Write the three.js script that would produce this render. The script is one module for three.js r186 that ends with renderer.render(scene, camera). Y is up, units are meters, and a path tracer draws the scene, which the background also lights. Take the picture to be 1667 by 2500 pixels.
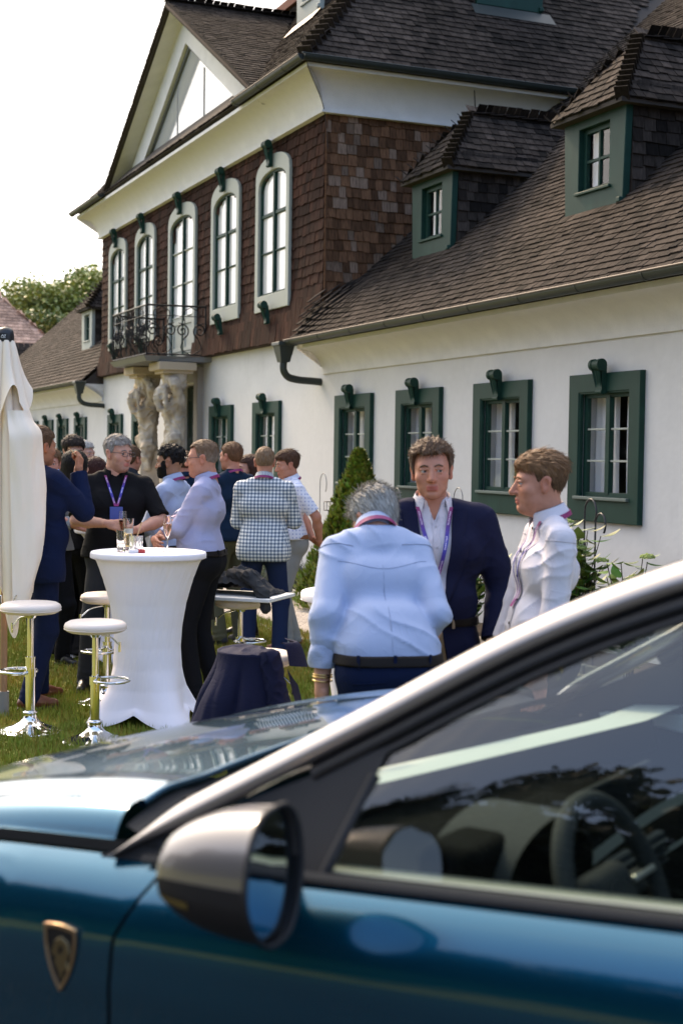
import * as THREE from 'three';
import { mergeGeometries } from 'three/addons/utils/BufferGeometryUtils.js';
import { RoundedBoxGeometry } from 'three/addons/geometries/RoundedBoxGeometry.js';
import { ImprovedNoise } from 'three/addons/math/ImprovedNoise.js';

// ---------------------------------------------------------------- camera, sky, sun, exposure
const scene = new THREE.Scene();
const V = (x, y, z) => new THREE.Vector3(x, y, z);
const EYE = V(0, 1.7, 0), PITCH = -0.04001, ROLL = 0.014;
const camera = new THREE.PerspectiveCamera(39.6, 682 / 1024, 0.05, 600);
camera.position.copy(EYE);
camera.rotation.set(PITCH, 0, ROLL, 'YXZ');
camera.focus = 8.6; camera.userData.fStop = 3.4;
camera.updateMatrixWorld();
const renderer = new THREE.WebGLRenderer({ antialias: true });
renderer.toneMapping = THREE.LinearToneMapping;
renderer.toneMappingExposure = 2.05;
renderer.shadowMap.enabled = true;

const noise = new ImprovedNoise();
const N3 = (x, y, z) => noise.noise(x, y, z);
let seed = 7;
const rnd = () => { seed = (seed * 1664525 + 1013904223) >>> 0; return seed / 4294967296; };
const rr = (a, b) => a + (b - a) * rnd();
const clamp = (x, a = 0, b = 1) => Math.min(b, Math.max(a, x));
const mix = (a, b, t) => a + (b - a) * t;
const sstep = (a, b, x) => { const t = clamp((x - a) / (b - a)); return t * t * (3 - 2 * t); };

const SUN = V(-0.40, 0.66, -0.68).normalize();
// sky
{ // hazy evening sky: white veil around the sun (front left), deeper blue behind the camera
  const W = 1024, H = 512, data = new Float32Array(W * H * 4);
  for (let j = 0; j < H; j++) for (let i = 0; i < W; i++) {
    const el = ((j + 0.5) / H - 0.5) * Math.PI, az = ((i + 0.5) / W - 0.5) * 2 * Math.PI;
    const c = Math.cos(el), x = Math.cos(az) * c, y = Math.sin(el), z = Math.sin(az) * c;
    const yy = Math.max(y, 0), g = x * SUN.x + y * SUN.y + z * SUN.z;
    const q = 1 / (yy + 0.35);
    let cl = 0; for (let o = 0, f = 1.1, a = 0.55; o < 5; o++, f *= 2.05, a *= 0.5) cl += a * N3(x * q * f + 3.1 * o, z * q * f * 1.9 + 7, yy * f + o);
    const veil = sstep(-0.2, 0.95, g);                       // thin high cloud, densest towards the sun
    const cloud = clamp(sstep(0.0, 0.6, cl) * (0.07 + 0.68 * veil) + veil * veil * 0.95);
    const hz = Math.pow(1 - yy, 4);
    const blue = [mix(0.29, 0.60, hz), mix(0.43, 0.70, hz), mix(0.72, 0.86, hz)];
    const glow = 0.62 * Math.exp((g - 1) * 3.2) + 1.9 * Math.exp((g - 1) * 14);
    const wht = [0.93 + glow * 1.08, 0.88 + glow * 0.98, 0.86 + glow * 0.84];
    const k = (j * W + i) * 4;
    for (let m = 0; m < 3; m++) data[k + m] = mix(blue[m], wht[m], cloud) * (y < 0 ? Math.max(0.25, 1 + 6 * y) : 1);
    data[k + 3] = 1;
  }
  const sky = new THREE.DataTexture(data, W, H, THREE.RGBAFormat, THREE.FloatType);
  sky.mapping = THREE.EquirectangularReflectionMapping; sky.minFilter = sky.magFilter = THREE.LinearFilter; sky.needsUpdate = true;
  scene.background = sky; scene.environment = sky; scene.backgroundIntensity = scene.environmentIntensity = 1.0;
}
const sun = new THREE.DirectionalLight(0xffdfb8, 2.6);
sun.position.copy(SUN).multiplyScalar(60); sun.castShadow = true; sun.shadow.radius = 20;
sun.shadow.mapSize.set(2048, 2048);
Object.assign(sun.shadow.camera, { left: -35, right: 35, top: 35, bottom: -35, near: 1, far: 140 });
scene.add(sun, sun.target);

// ---------------------------------------------------------------- helpers: pixel of the photograph -> place in the garden
const F = 3472;
const CF = V(0, 0, -1).applyEuler(camera.rotation), CR = V(1, 0, 0).applyEuler(camera.rotation), CU = V(0, 1, 0).applyEuler(camera.rotation);
const at = (px, py, z) => EYE.clone().addScaledVector(CF, z).addScaledVector(CR, (px - 833.5) * z / F).addScaledVector(CU, -(py - 1250) * z / F);
const floorAt = (px, z) => { const p = at(px, 1250, z); p.y = 0; return p; };
// facade frame: s runs along the house away from the camera, q stands out of the wall towards the garden
const TH = 23.1 * Math.PI / 180, FU = V(-Math.sin(TH), 0, -Math.cos(TH)), FN = V(-Math.cos(TH), 0, Math.sin(TH));
const FO = FN.clone().multiplyScalar(-7.0);
const fac = (s, h, q) => FO.clone().addScaledVector(FU, s).addScaledVector(FN, q).setY(h);
const FROT = -(Math.PI / 2 - TH);     // local x = -s, local z = q

// ---------------------------------------------------------------- naming
const used = {};
const numbered = (n) => { const k = used[n] = (used[n] ?? -1) + 1; return k ? n + '_' + String(k).padStart(3, '0') : n; };
function tag(o, label, category, group) { o.userData.label = label; o.userData.category = category; if (group) o.userData.group = group; return o; }
function thing(name, label, category, pos, turn = 0, group) {
  const o = new THREE.Group(); o.name = numbered(name); scene.add(o);
  o.position.copy(pos); o.rotation.y = turn; return tag(o, label, category, group);
}
function part(name, geo, mat, parent) {
  const g = Array.isArray(geo) ? mergeGeometries(geo.map((a) => clean(a)), false) : geo;
  const m = new THREE.Mesh(g, mat); m.name = parent === scene ? numbered(name) : name; m.castShadow = m.receiveShadow = true; parent.add(m); return m;
}
function clean(g) { // common attribute set so that shapes merge
  let o = g.index ? g.toNonIndexed() : g;
  if (!o.attributes.uv) o.setAttribute('uv', new THREE.BufferAttribute(new Float32Array(o.attributes.position.count * 2), 2));
  for (const k of Object.keys(o.attributes)) if (!['position', 'normal', 'uv'].includes(k)) { if (o === g) o = g.clone(); o.deleteAttribute(k); }
  return o;
}
const struct = (name, geo, mat) => { const m = part(name, geo, mat, scene); m.userData.kind = 'structure'; return m; };
const box = (w, h, d, x = 0, y = 0, z = 0) => new THREE.BoxGeometry(w, h, d).translate(x, y, z);
const rbox = (w, h, d, r, x = 0, y = 0, z = 0, n = 2) => new RoundedBoxGeometry(w, h, d, n, r).translate(x, y, z);
const cyl = (r0, r1, h, x = 0, y = 0, z = 0, n = 20) => new THREE.CylinderGeometry(r0, r1, h, n).translate(x, y, z);
function bar(a, b, r, n = 8, r2) { // rod from a to b
  const d = b.clone().sub(a), g = new THREE.CylinderGeometry(r2 ?? r, r, d.length(), n);
  g.applyQuaternion(new THREE.Quaternion().setFromUnitVectors(V(0, 1, 0), d.clone().normalize())); g.translate((a.x + b.x) / 2, (a.y + b.y) / 2, (a.z + b.z) / 2); return g;
}
const tube = (pts, r, seg = 24, n = 7, closed = false) => new THREE.TubeGeometry(new THREE.CatmullRomCurve3(pts, closed), seg, r, n, closed);
const lathe = (pts, n = 32) => new THREE.LatheGeometry(pts.map((p) => new THREE.Vector2(p[0], p[1])), n);
function grid(nu, nv, fn, wrapU = false) { // parametric sheet, fn(u, v) -> [x, y, z]
  const pos = [], uv = [], idx = [];
  for (let j = 0; j <= nv; j++) for (let i = 0; i <= nu; i++) { pos.push(...fn(i / nu, j / nv)); uv.push(i / nu, j / nv); }
  for (let j = 0; j < nv; j++) for (let i = 0; i < nu; i++) { const a = j * (nu + 1) + i, b = a + 1, c = a + nu + 1, d = c + 1; idx.push(a, b, d, a, d, c); }
  const g = new THREE.BufferGeometry(); g.setAttribute('position', new THREE.Float32BufferAttribute(pos, 3)); g.setAttribute('uv', new THREE.Float32BufferAttribute(uv, 2)); g.setIndex(idx); g.computeVertexNormals();
  if (wrapU) { const n = g.attributes.normal; for (let j = 0; j <= nv; j++) { const a = j * (nu + 1), b = a + nu, v = V(n.getX(a) + n.getX(b), n.getY(a) + n.getY(b), n.getZ(a) + n.getZ(b)).normalize(); n.setXYZ(a, v.x, v.y, v.z); n.setXYZ(b, v.x, v.y, v.z); } }
  return g;
}
function poly(verts, faces) { // flat-shaded polyhedron from corner lists
  const pos = [], uv = [];
  for (const f of faces) for (let i = 1; i + 1 < f.length; i++) for (const k of [f[0], f[i], f[i + 1]]) { pos.push(...verts[k]); uv.push(verts[k][0] + verts[k][2], verts[k][1]); }
  const g = new THREE.BufferGeometry(); g.setAttribute('position', new THREE.Float32BufferAttribute(pos, 3)); g.setAttribute('uv', new THREE.Float32BufferAttribute(uv, 2)); g.computeVertexNormals(); return g;
}

// ---------------------------------------------------------------- materials and textures
function tex(w, h, fn, srgb = true, rx = 1, ry = 1) { // computed texture, fn(u, v, i, j) -> grey 0..1 or [r, g, b]
  const d = new Uint8Array(w * h * 4);
  for (let j = 0; j < h; j++) for (let i = 0; i < w; i++) { const c = fn(i / w, j / h, i, j), k = (j * w + i) * 4; for (let m = 0; m < 3; m++) d[k + m] = clamp(typeof c === 'number' ? c : c[m]) * 255; d[k + 3] = 255; }
  const t = new THREE.DataTexture(d, w, h); t.wrapS = t.wrapT = THREE.RepeatWrapping; t.magFilter = THREE.LinearFilter; t.minFilter = THREE.LinearMipmapLinearFilter; t.generateMipmaps = true;
  if (srgb) t.colorSpace = THREE.SRGBColorSpace; t.repeat.set(rx, ry); t.needsUpdate = true; return t;
}
function tn(u, v, f, o = 3, sx = 1, sy = 1) { // tiling fractal noise in about -1..1
  let s = 0, a = 0.6; for (let k = 0; k < o; k++) {
    const fx = f * sx, fy = f * sy, g = (x, y) => N3(x * fx, y * fy, k * 9.7 + f);
    s += a * mix(mix(g(u, v), g(u - 1, v), u), mix(g(u, v - 1), g(u - 1, v - 1), u), v); f *= 2; a *= 0.5;
  } return s * 1.6;
}
const matte = (color, o = {}) => new THREE.MeshPhysicalMaterial({ color, roughness: 0.9, specularIntensity: 0.25, side: THREE.DoubleSide, ...o });
const mat = (color, roughness = 0.7, o = {}) => new THREE.MeshStandardMaterial({ color: new THREE.Color(color), roughness, side: THREE.DoubleSide, ...o });
const phys = (color, roughness, o = {}) => new THREE.MeshPhysicalMaterial({ color: new THREE.Color(color), roughness, side: THREE.DoubleSide, ...o });
const rgb = (r, g, b) => new THREE.Color().setRGB(r, g, b);
const grainT = tex(128, 256, (u, v) => { const s = tn(u, v, 22, 3, 1, 0.07), b = tn(u, v, 4, 2, 1, 0.6); return clamp(0.74 + 0.30 * s + 0.22 * b); });
const grainB = tex(128, 256, (u, v) => clamp(0.5 + 0.6 * tn(u, v, 26, 3, 1, 0.06)), false);
const plasterT = tex(512, 512, (u, v) => { const a = tn(u, v, 4, 5), s = tn(u, v, 40, 2); const spot = sstep(0.75, 1.0, tn(u, v, 17, 3)) * 0.08; const k = 0.945 + 0.055 * a + 0.015 * s - spot - 0.05 * sstep(0.25, 0.8, tn(u, v, 9, 3, 2, 0.5)); return [k, k * (1 - spot * 0.25), k * (1 - spot * 0.6)]; });
const plasterB = tex(512, 512, (u, v) => clamp(0.5 + 0.3 * tn(u, v, 8, 4) + 0.25 * tn(u, v, 60, 2)), false);
const weaveB = tex(128, 128, (u, v) => clamp(0.5 + 0.25 * Math.sin(u * 2 * Math.PI * 32) + 0.25 * Math.sin(v * 2 * Math.PI * 32) + 0.2 * tn(u, v, 12, 2)), false);
const paintB = tex(128, 256, (u, v) => clamp(0.5 + 0.4 * tn(u, v, 9, 3, 1, 0.12) + 0.2 * tn(u, v, 20, 2)), false);
const M = {
  plaster: mat(rgb(0.70, 0.69, 0.68), 0.88, { map: plasterT, bumpMap: plasterB, bumpScale: 0.003 }),
  cove: mat(rgb(0.74, 0.725, 0.70), 0.8, { map: plasterT, bumpMap: plasterB, bumpScale: 0.002 }),
  green: phys(rgb(0.012, 0.051, 0.037), 0.55, { specularIntensity: 0.45, bumpMap: paintB, bumpScale: 0.001, map: tex(128, 128, (u, v) => clamp(0.9 + 0.12 * tn(u, v, 6, 4, 1, 0.4))) }),
  sage: mat(rgb(0.34, 0.36, 0.315), 0.6, { bumpMap: paintB, bumpScale: 0.001 }),
  gutter: mat(rgb(0.028, 0.036, 0.033), 0.45, { metalness: 0.2 }),
  lip: mat(rgb(0.12, 0.10, 0.085), 0.6, { metalness: 0.3 }),
  iron: mat(rgb(0.012, 0.011, 0.011), 0.5, { metalness: 0.4 }),
  lead: mat(rgb(0.16, 0.17, 0.19), 0.5, { metalness: 0.3 }),
  stone: mat(rgb(0.58, 0.50, 0.40), 0.85, { vertexColors: true }),
  jamb: mat(rgb(0.30, 0.27, 0.23), 0.85),
  dark: mat(rgb(0.012, 0.012, 0.013), 0.8),
  room: mat(rgb(0.09, 0.08, 0.07), 0.9),
  roofBase: mat(rgb(0.045, 0.036, 0.030), 0.95),
  wallBase: mat(rgb(0.035, 0.018, 0.012), 0.95),
  curtain: mat(rgb(0.85, 0.83, 0.80), 0.9, { bumpMap: weaveB, bumpScale: 0.001 }),
  whiteDrape: mat(rgb(0.86, 0.85, 0.84), 0.9),
  pane: phys(rgb(1, 1, 1), 0.03, { transmission: 1, thickness: 0, ior: 1.55 }),
  paneSkyWhite: phys(rgb(0.74, 0.735, 0.73), 0.35, { clearcoat: 1, clearcoatRoughness: 0.03, ior: 1.6 }),  // opaque white, standing in for bright sky reflected in the upper panes
  brick: mat(rgb(0.15, 0.05, 0.03), 0.9),
  bark: mat(rgb(0.06, 0.045, 0.032), 0.95),
};
// ---------------------------------------------------------------- ground
{
  const gT = tex(512, 512, (u, v) => { const a = tn(u, v, 5, 4), b = tn(u, v, 48, 2); const k = 1 + 0.25 * a + 0.35 * b; return [0.42 * k + 0.05 * a, 0.43 * k, 0.14 * k]; });
  gT.repeat.set(1, 1);
  const lawnMat = mat(0xffffff, 0.95, { map: gT, bumpMap: tex(256, 256, (u, v) => clamp(0.5 + 0.6 * tn(u, v, 40, 2)), false), bumpScale: 0.02 });
  const g = new THREE.PlaneGeometry(700, 700, 2, 2).rotateX(-Math.PI / 2); const uv = g.attributes.uv; for (let i = 0; i < uv.count; i++) uv.setXY(i, uv.getX(i) * 280, uv.getY(i) * 280);
  struct('lawn', g, lawnMat);
  const peb = tex(512, 512, (u, v, i, j) => { // small rounded stones
    const n = 40, x = u * n, y = v * n; let best = 9, id = 0;
    for (let a = -1; a <= 1; a++) for (let b = -1; b <= 1; b++) { const cx = Math.floor(x) + a, cy = Math.floor(y) + b, h = Math.sin(((cx + n) % n) * 127.1 + ((cy + n) % n) * 311.7) * 43758.5, r1 = h - Math.floor(h), h2 = Math.sin(h) * 9631.3, r2 = h2 - Math.floor(h2); const d = Math.hypot(cx + 0.2 + 0.6 * r1 - x, cy + 0.2 + 0.6 * r2 - y); if (d < best) { best = d; id = r1 * 0.6 + r2 * 0.4; } }
    const k = (0.46 + 0.34 * id) * (best > 0.55 ? 0.8 : 1); return [k * 1.03, k * 0.98, k * 0.93]; });
  const strip = (name, s0, s1, q0, q1, y, m, sc = 1) => { const a = fac(s0, y, q0), b = fac(s1, y, q0), c = fac(s1, y, q1), d = fac(s0, y, q1); const gg = poly([a, b, c, d].map((p) => p.toArray()), [[0, 1, 2, 3]]); const uv2 = gg.attributes.uv, ps = gg.attributes.position; for (let i = 0; i < uv2.count; i++) uv2.setXY(i, ps.getX(i) * sc, ps.getZ(i) * sc); gg.computeVertexNormals(); return struct(name, gg, m); };
  strip('gravel_path', -3, 48, 0.86, 2.25, 0.004, mat(0xffffff, 0.95, { map: peb, bumpMap: tex(256, 256, (u, v) => clamp(0.5 + 0.7 * tn(u, v, 40, 2)), false), bumpScale: 0.015 }), 1.1);
  strip('planting_bed', -3, 48, -0.05, 0.80, 0.008, mat(rgb(0.055, 0.038, 0.026), 1, { bumpMap: plasterB, bumpScale: 0.04 }));
  { const dg = grid(1, 1, (u, v) => [mix(-9, 14, u), 0.006, mix(-3.6, 16, v)]); const du = dg.attributes.uv; for (let i = 0; i < 4; i++) du.setXY(i, du.getX(i) * 20, du.getY(i) * 18); struct('driveway', dg.toNonIndexed(), mat(rgb(0.035, 0.035, 0.035), 0.95, { map: peb, bumpMap: plasterB, bumpScale: 0.01 })); }
  // kerb stones between bed and gravel
  const kerb = thing('stone_kerb', 'low grey stone kerb between the gravel path and the planting bed', 'kerb', fac(20, 0, 0.83), FROT);
  const km = [mat(rgb(0.32, 0.31, 0.30), 0.9), mat(rgb(0.38, 0.37, 0.35), 0.9), mat(rgb(0.27, 0.27, 0.26), 0.9)];
  const kg = rbox(0.985, 0.09, 0.06, 0.012); for (let i = -14; i <= 16; i++) { const m = part('stone', kg, km[(i + 30) % 3], kerb); m.position.set(i, 0.03 + rr(-0.006, 0.006), rr(-0.006, 0.006)); }
  // grass blades near the tables and stools
  const bl = new THREE.BufferGeometry(); const ps = [];
  for (let k = 0; k < 5; k++) { const a = k * 2.4, w = 0.003, h = 0.028 + 0.012 * (k % 3), lx = Math.cos(a) * 0.018, lz = Math.sin(a) * 0.018, ox = Math.cos(a * 1.7) * 0.012, oz = Math.sin(a * 1.7) * 0.012, wx = -Math.sin(a) * w, wz = Math.cos(a) * w; ps.push(ox - wx, 0, oz - wz, ox + wx, 0, oz + wz, ox + lx, h, oz + lz); }
  bl.setAttribute('position', new THREE.Float32BufferAttribute(ps, 3)); bl.computeVertexNormals();
  const NB = 70000, im = new THREE.InstancedMesh(bl, mat(0xffffff, 0.8), NB), m4 = new THREE.Matrix4(), qn = new THREE.Quaternion(), col = new THREE.Color();
  let n = 0; while (n < NB) {
    const z = 4.5 + 10.5 * Math.pow(rnd(), 0.9), x = rr(-1, 1) * z * 0.30; const p = V(x, 0, -z), q = p.clone().sub(FO).dot(FN);
    if (q < 2.25 + 0.12 * N3(x * 2, z * 2, 0)) { if (q < 2.0) continue; }
    const s = rr(0.7, 1.35); m4.compose(p, qn.setFromAxisAngle(V(0, 1, 0), rr(0, 6.28)), V(s, s * rr(0.7, 1.2), s)); im.setMatrixAt(n, m4);
    const dry = sstep(-0.2, 0.6, N3(x * 0.9, z * 0.9, 4) + rr(-0.35, 0.35)); col.setRGB(mix(0.165, 0.33, dry) * rr(0.75, 1.25), mix(0.195, 0.27, dry) * rr(0.75, 1.25), mix(0.012, 0.04, dry)); im.setColorAt(n, col); n++;
  }
  im.name = 'grass'; im.userData.kind = 'stuff'; im.userData.label = 'short mown grass blades on the lawn around the tables and stools'; im.userData.category = 'grass'; im.receiveShadow = true; scene.add(im);
}

// ---------------------------------------------------------------- shingles
const SH = { roof: [], wall: [], dark: [] };
for (let k = 0; k < 8; k++) {
  const t = 0.55 + 0.9 * ((k * 5) % 8) / 8, w = (k % 3) * 0.05;
  SH.roof.push(matte(rgb(0.048 * t * t + 0.010 + w * 0.22, 0.037 * t * t + 0.008 + w * 0.165, 0.030 * t * t + 0.007 + w * 0.13), { map: grainT, bumpMap: grainB, bumpScale: 0.004 }));
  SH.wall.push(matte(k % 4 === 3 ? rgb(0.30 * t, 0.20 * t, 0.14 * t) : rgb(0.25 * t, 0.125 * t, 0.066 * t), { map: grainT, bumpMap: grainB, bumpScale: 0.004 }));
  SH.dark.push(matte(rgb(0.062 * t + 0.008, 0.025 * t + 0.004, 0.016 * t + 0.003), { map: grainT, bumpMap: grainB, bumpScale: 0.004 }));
}
const shingleInst = { roof: matte(new THREE.Color(1, 1, 1), { map: grainT, bumpMap: grainB, bumpScale: 0.004 }) };
const shGeo = []; for (let k = 0; k < 5; k++) { // unit shingle: x -0.5..0.5, length 0 (butt) .. 1 up the slope (y), thickness 0..1 (z), butt edge a little ragged
  const j = [rr(-0.03, 0.03), rr(-0.03, 0.03)], e = 0.025; const v = [[-0.5 + e, j[0], 0], [0.5 - e, j[1], 0], [0.5 - e, 1, 0], [-0.5 + e, 1, 0], [-0.5 + e, j[0], 1], [0.5 - e, j[1], 1], [0.5 - e, 1, 0.35], [-0.5 + e, 1, 0.35]];
  const g = poly(v, [[4, 5, 6, 7], [0, 1, 5, 4], [1, 2, 6, 5], [0, 4, 7, 3]]); const uv = g.attributes.uv, p = g.attributes.position; for (let i = 0; i < uv.count; i++) uv.setXY(i, p.getX(i) + 0.5 + k * 0.37, p.getY(i) * 0.9 + p.getZ(i) * 0.04 + k * 0.21); shGeo.push(g);
}
// fieldSpec: o origin (local), a direction along a course, b direction up the slope, n outward; w along, h up; keep(x, y) in metres; lift(x, y) raises the surface
function shingleList(o, a, b, n, w, h, expo, sw, keep, lift) {
  const L = [], tilt = 0.075;
  for (let r = 0, y = 0; y < h; r++, y += expo) for (let x = -rr(0, sw * 0.7); x < w - 0.02;) {
    let ww = sw * rr(0.72, 1.35); const x0 = Math.max(0, x), x1 = Math.min(w, x + ww); x += ww; ww = x1 - x0; if (ww < 0.02) continue; const cx = (x0 + x1) / 2;
    if (keep && !keep(cx, y + expo * 0.5)) continue;
    const up = b.clone().addScaledVector(n, -tilt).normalize(), nn = a.clone().cross(up).normalize(); if (nn.dot(n) < 0) nn.negate();
    const p = o.clone().addScaledVector(a, cx).addScaledVector(b, y + rr(-0.009, 0.009) + (n.y > 0.3 ? 0.022 : 0.006) * N3(cx * 0.9, y * 0.7, w)).addScaledVector(n, 0.022 + (lift ? lift(cx, y) : 0));
    const rot = rr(-0.014, 0.014), ax = a.clone().multiplyScalar(Math.cos(rot)).addScaledVector(up, Math.sin(rot)), uy = up.clone().multiplyScalar(Math.cos(rot)).addScaledVector(a, -Math.sin(rot));
    L.push(new THREE.Matrix4().makeBasis(ax.multiplyScalar(ww * 0.995), uy.multiplyScalar(expo * 1.9), nn.multiplyScalar(0.012 * rr(0.8, 1.4))).setPosition(p));
  }
  return L;
}
// the singles that show largest become parts, the rest one stuff part
function layShingles(root, list, mats, singles, restName, tone) {
  root.updateMatrixWorld(true);
  const p = V(0, 0, 0), seen = list.map((m) => { p.setFromMatrixPosition(m).applyMatrix4(root.matrixWorld); const d = p.clone().sub(EYE), z = d.dot(CF), x = d.dot(CR) / z * F + 833, y = 1250 - d.dot(CU) / z * F; return { m, d: z < 1 || x < -20 || x > 1690 || y < -20 || y > 2500 ? 1e3 + d.length() : d.length() }; });
  if (singles > 0) {
    const big = [...seen].sort((a, b) => a.d - b.d).slice(0, singles), set = new Set(big.map((b) => b.m));
    for (const b of big) { const k = Math.floor(rnd() * 8), m = new THREE.Mesh(shGeo[Math.floor(rnd() * 5)], mats[k]); m.name = 'shingle'; m.castShadow = m.receiveShadow = true; b.m.decompose(m.position, m.quaternion, m.scale); root.add(m); }
    list = list.filter((m) => !set.has(m));
  }
  const c = new THREE.Color();
  for (let v = 0; v < 3; v++) {
    const sub = list.filter((_, i) => i % 3 === v); if (!sub.length) continue;
    const im = new THREE.InstancedMesh(shGeo[v], shingleInst.roof, sub.length); sub.forEach((m, i) => { im.setMatrixAt(i, m); p.setFromMatrixPosition(m); const wq = N3(p.x * 0.5, p.y * 0.9, p.z * 0.7) + 0.5 * N3(p.x * 1.8, p.y * 0.8, p.z * 1.5); c.copy(mats[Math.floor(rnd() * 8)].color).multiplyScalar(rr(0.8, 1.2) * (1 + 0.45 * wq)); im.setColorAt(i, c); });
    im.name = restName; im.userData.kind = 'stuff'; im.castShadow = im.receiveShadow = true; root.add(im);
  }
}

// ---------------------------------------------------------------- house frame: x = -s (+offset), y up, z = q
const X = V(1, 0, 0), Y = V(0, 1, 0), Z = V(0, 0, 1);
function sweep(prof, s0, s1, off, n = 1) { // closed profile [[q, h]...] pushed along the facade from s0 to s1 (numbers or functions of q)
  const A = typeof s0 === 'function' ? s0 : () => s0, B = typeof s1 === 'function' ? s1 : () => s1, P = [], uv = [];
  const quad = (a, b, c, d, l0, l1) => { for (const [p, u, v] of [[a, 0, l0], [b, 1, l0], [c, 1, l1], [a, 0, l0], [c, 1, l1], [d, 0, l1]]) { P.push(...p); uv.push(p[0], v); } };
  let l = 0;
  for (let i = 0; i < prof.length; i++) { const p = prof[i], r = prof[(i + 1) % prof.length], dl = Math.hypot(p[0] - r[0], p[1] - r[1]); quad([off - A(p[0]), p[1], p[0]], [off - B(p[0]), p[1], p[0]], [off - B(r[0]), r[1], r[0]], [off - A(r[0]), r[1], r[0]], l, l + dl); l += dl; }
  for (const E of [A, B]) for (let i = 1; i + 1 < prof.length; i++) for (const k of [0, i, i + 1]) { P.push(off - E(prof[k][0]), prof[k][1], prof[k][0]); uv.push(prof[k][0], prof[k][1]); }
  const g = new THREE.BufferGeometry(); g.setAttribute('position', new THREE.Float32BufferAttribute(P, 3)); g.setAttribute('uv', new THREE.Float32BufferAttribute(uv, 2)); g.computeVertexNormals(); return g;
}
function wallWithHoles(s0, s1, h0, h1, holes, off, depth = 0.35) { // holes: [sMin, sMax, hMin, hMax, arch]
  const sh = new THREE.Shape([[off - s1, h0], [off - s0, h0], [off - s0, h1], [off - s1, h1]].map((p) => new THREE.Vector2(...p)));
  for (const [a, b, c, d, arch] of holes) sh.holes.push(new THREE.Path(archPts(off - b, off - a, c, d, arch).reverse()));
  const g = new THREE.ExtrudeGeometry(sh, { depth, bevelEnabled: false }).translate(0, 0, -depth);
  const uv = g.attributes.uv, p = g.attributes.position; for (let i = 0; i < uv.count; i++) uv.setXY(i, (p.getX(i) + p.getZ(i)) * 0.3, p.getY(i) * 0.3); return g;
}
function archPts(x0, x1, y0, y1, arch = 0, n = 12) { // rectangle, with a segmental arch of that rise inside y1
  const P = [new THREE.Vector2(x0, y0), new THREE.Vector2(x1, y0)];
  if (!arch) P.push(new THREE.Vector2(x1, y1), new THREE.Vector2(x0, y1));
  else for (let i = 0; i <= n; i++) { const t = i / n, c = Math.cos(t * Math.PI); P.push(new THREE.Vector2((x0 + x1) / 2 + c * (x1 - x0) / 2, y1 - arch + arch * Math.pow(Math.sin(t * Math.PI), 0.8))); }
  return P;
}
function frameGeo(x0, x1, y0, y1, b, depth, arch = 0, bv = 0.008, bb = b) { // picture frame, outer minus inner
  const sh = new THREE.Shape(archPts(x0, x1, y0, y1, arch)); sh.holes.push(new THREE.Path(archPts(x0 + b, x1 - b, y0 + bb, y1 - b, arch ? arch * 0.9 : 0).reverse()));
  return new THREE.ExtrudeGeometry(sh, { depth: depth - bv, bevelEnabled: true, bevelSize: bv * 0.7, bevelThickness: bv, bevelSegments: 2 });
}
function scroll(h, w, d) { // console scroll: two rolls with a ribbed tongue
  const G = [], r = w * 0.36; G.push(new THREE.CylinderGeometry(r, r, w, 16).rotateZ(Math.PI / 2).translate(0, h - r, d * 0.55 - r * 0.2), new THREE.CylinderGeometry(r * 1.12, r * 1.12, w * 0.28, 16).rotateZ(Math.PI / 2).translate(-w * 0.42, h - r, d * 0.55 - r * 0.2), new THREE.CylinderGeometry(r * 1.12, r * 1.12, w * 0.28, 16).rotateZ(Math.PI / 2).translate(w * 0.42, h - r, d * 0.55 - r * 0.2));
  G.push(grid(10, 10, (u, v) => { const x = (u - 0.5) * w * (1 - 0.35 * v), y = (h - r) * (1 - v); return [x, y, d * (0.62 - 0.45 * v) + 0.012 * Math.cos(u * 6 * Math.PI)]; }), box(w * 0.7, h * 0.8, d * 0.35, 0, h * 0.42, d * 0.17));
  G.push(new THREE.CylinderGeometry(r * 0.5, r * 0.5, w * 0.7, 12).rotateZ(Math.PI / 2).translate(0, r * 0.45, d * 0.25)); return G;
}
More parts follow.
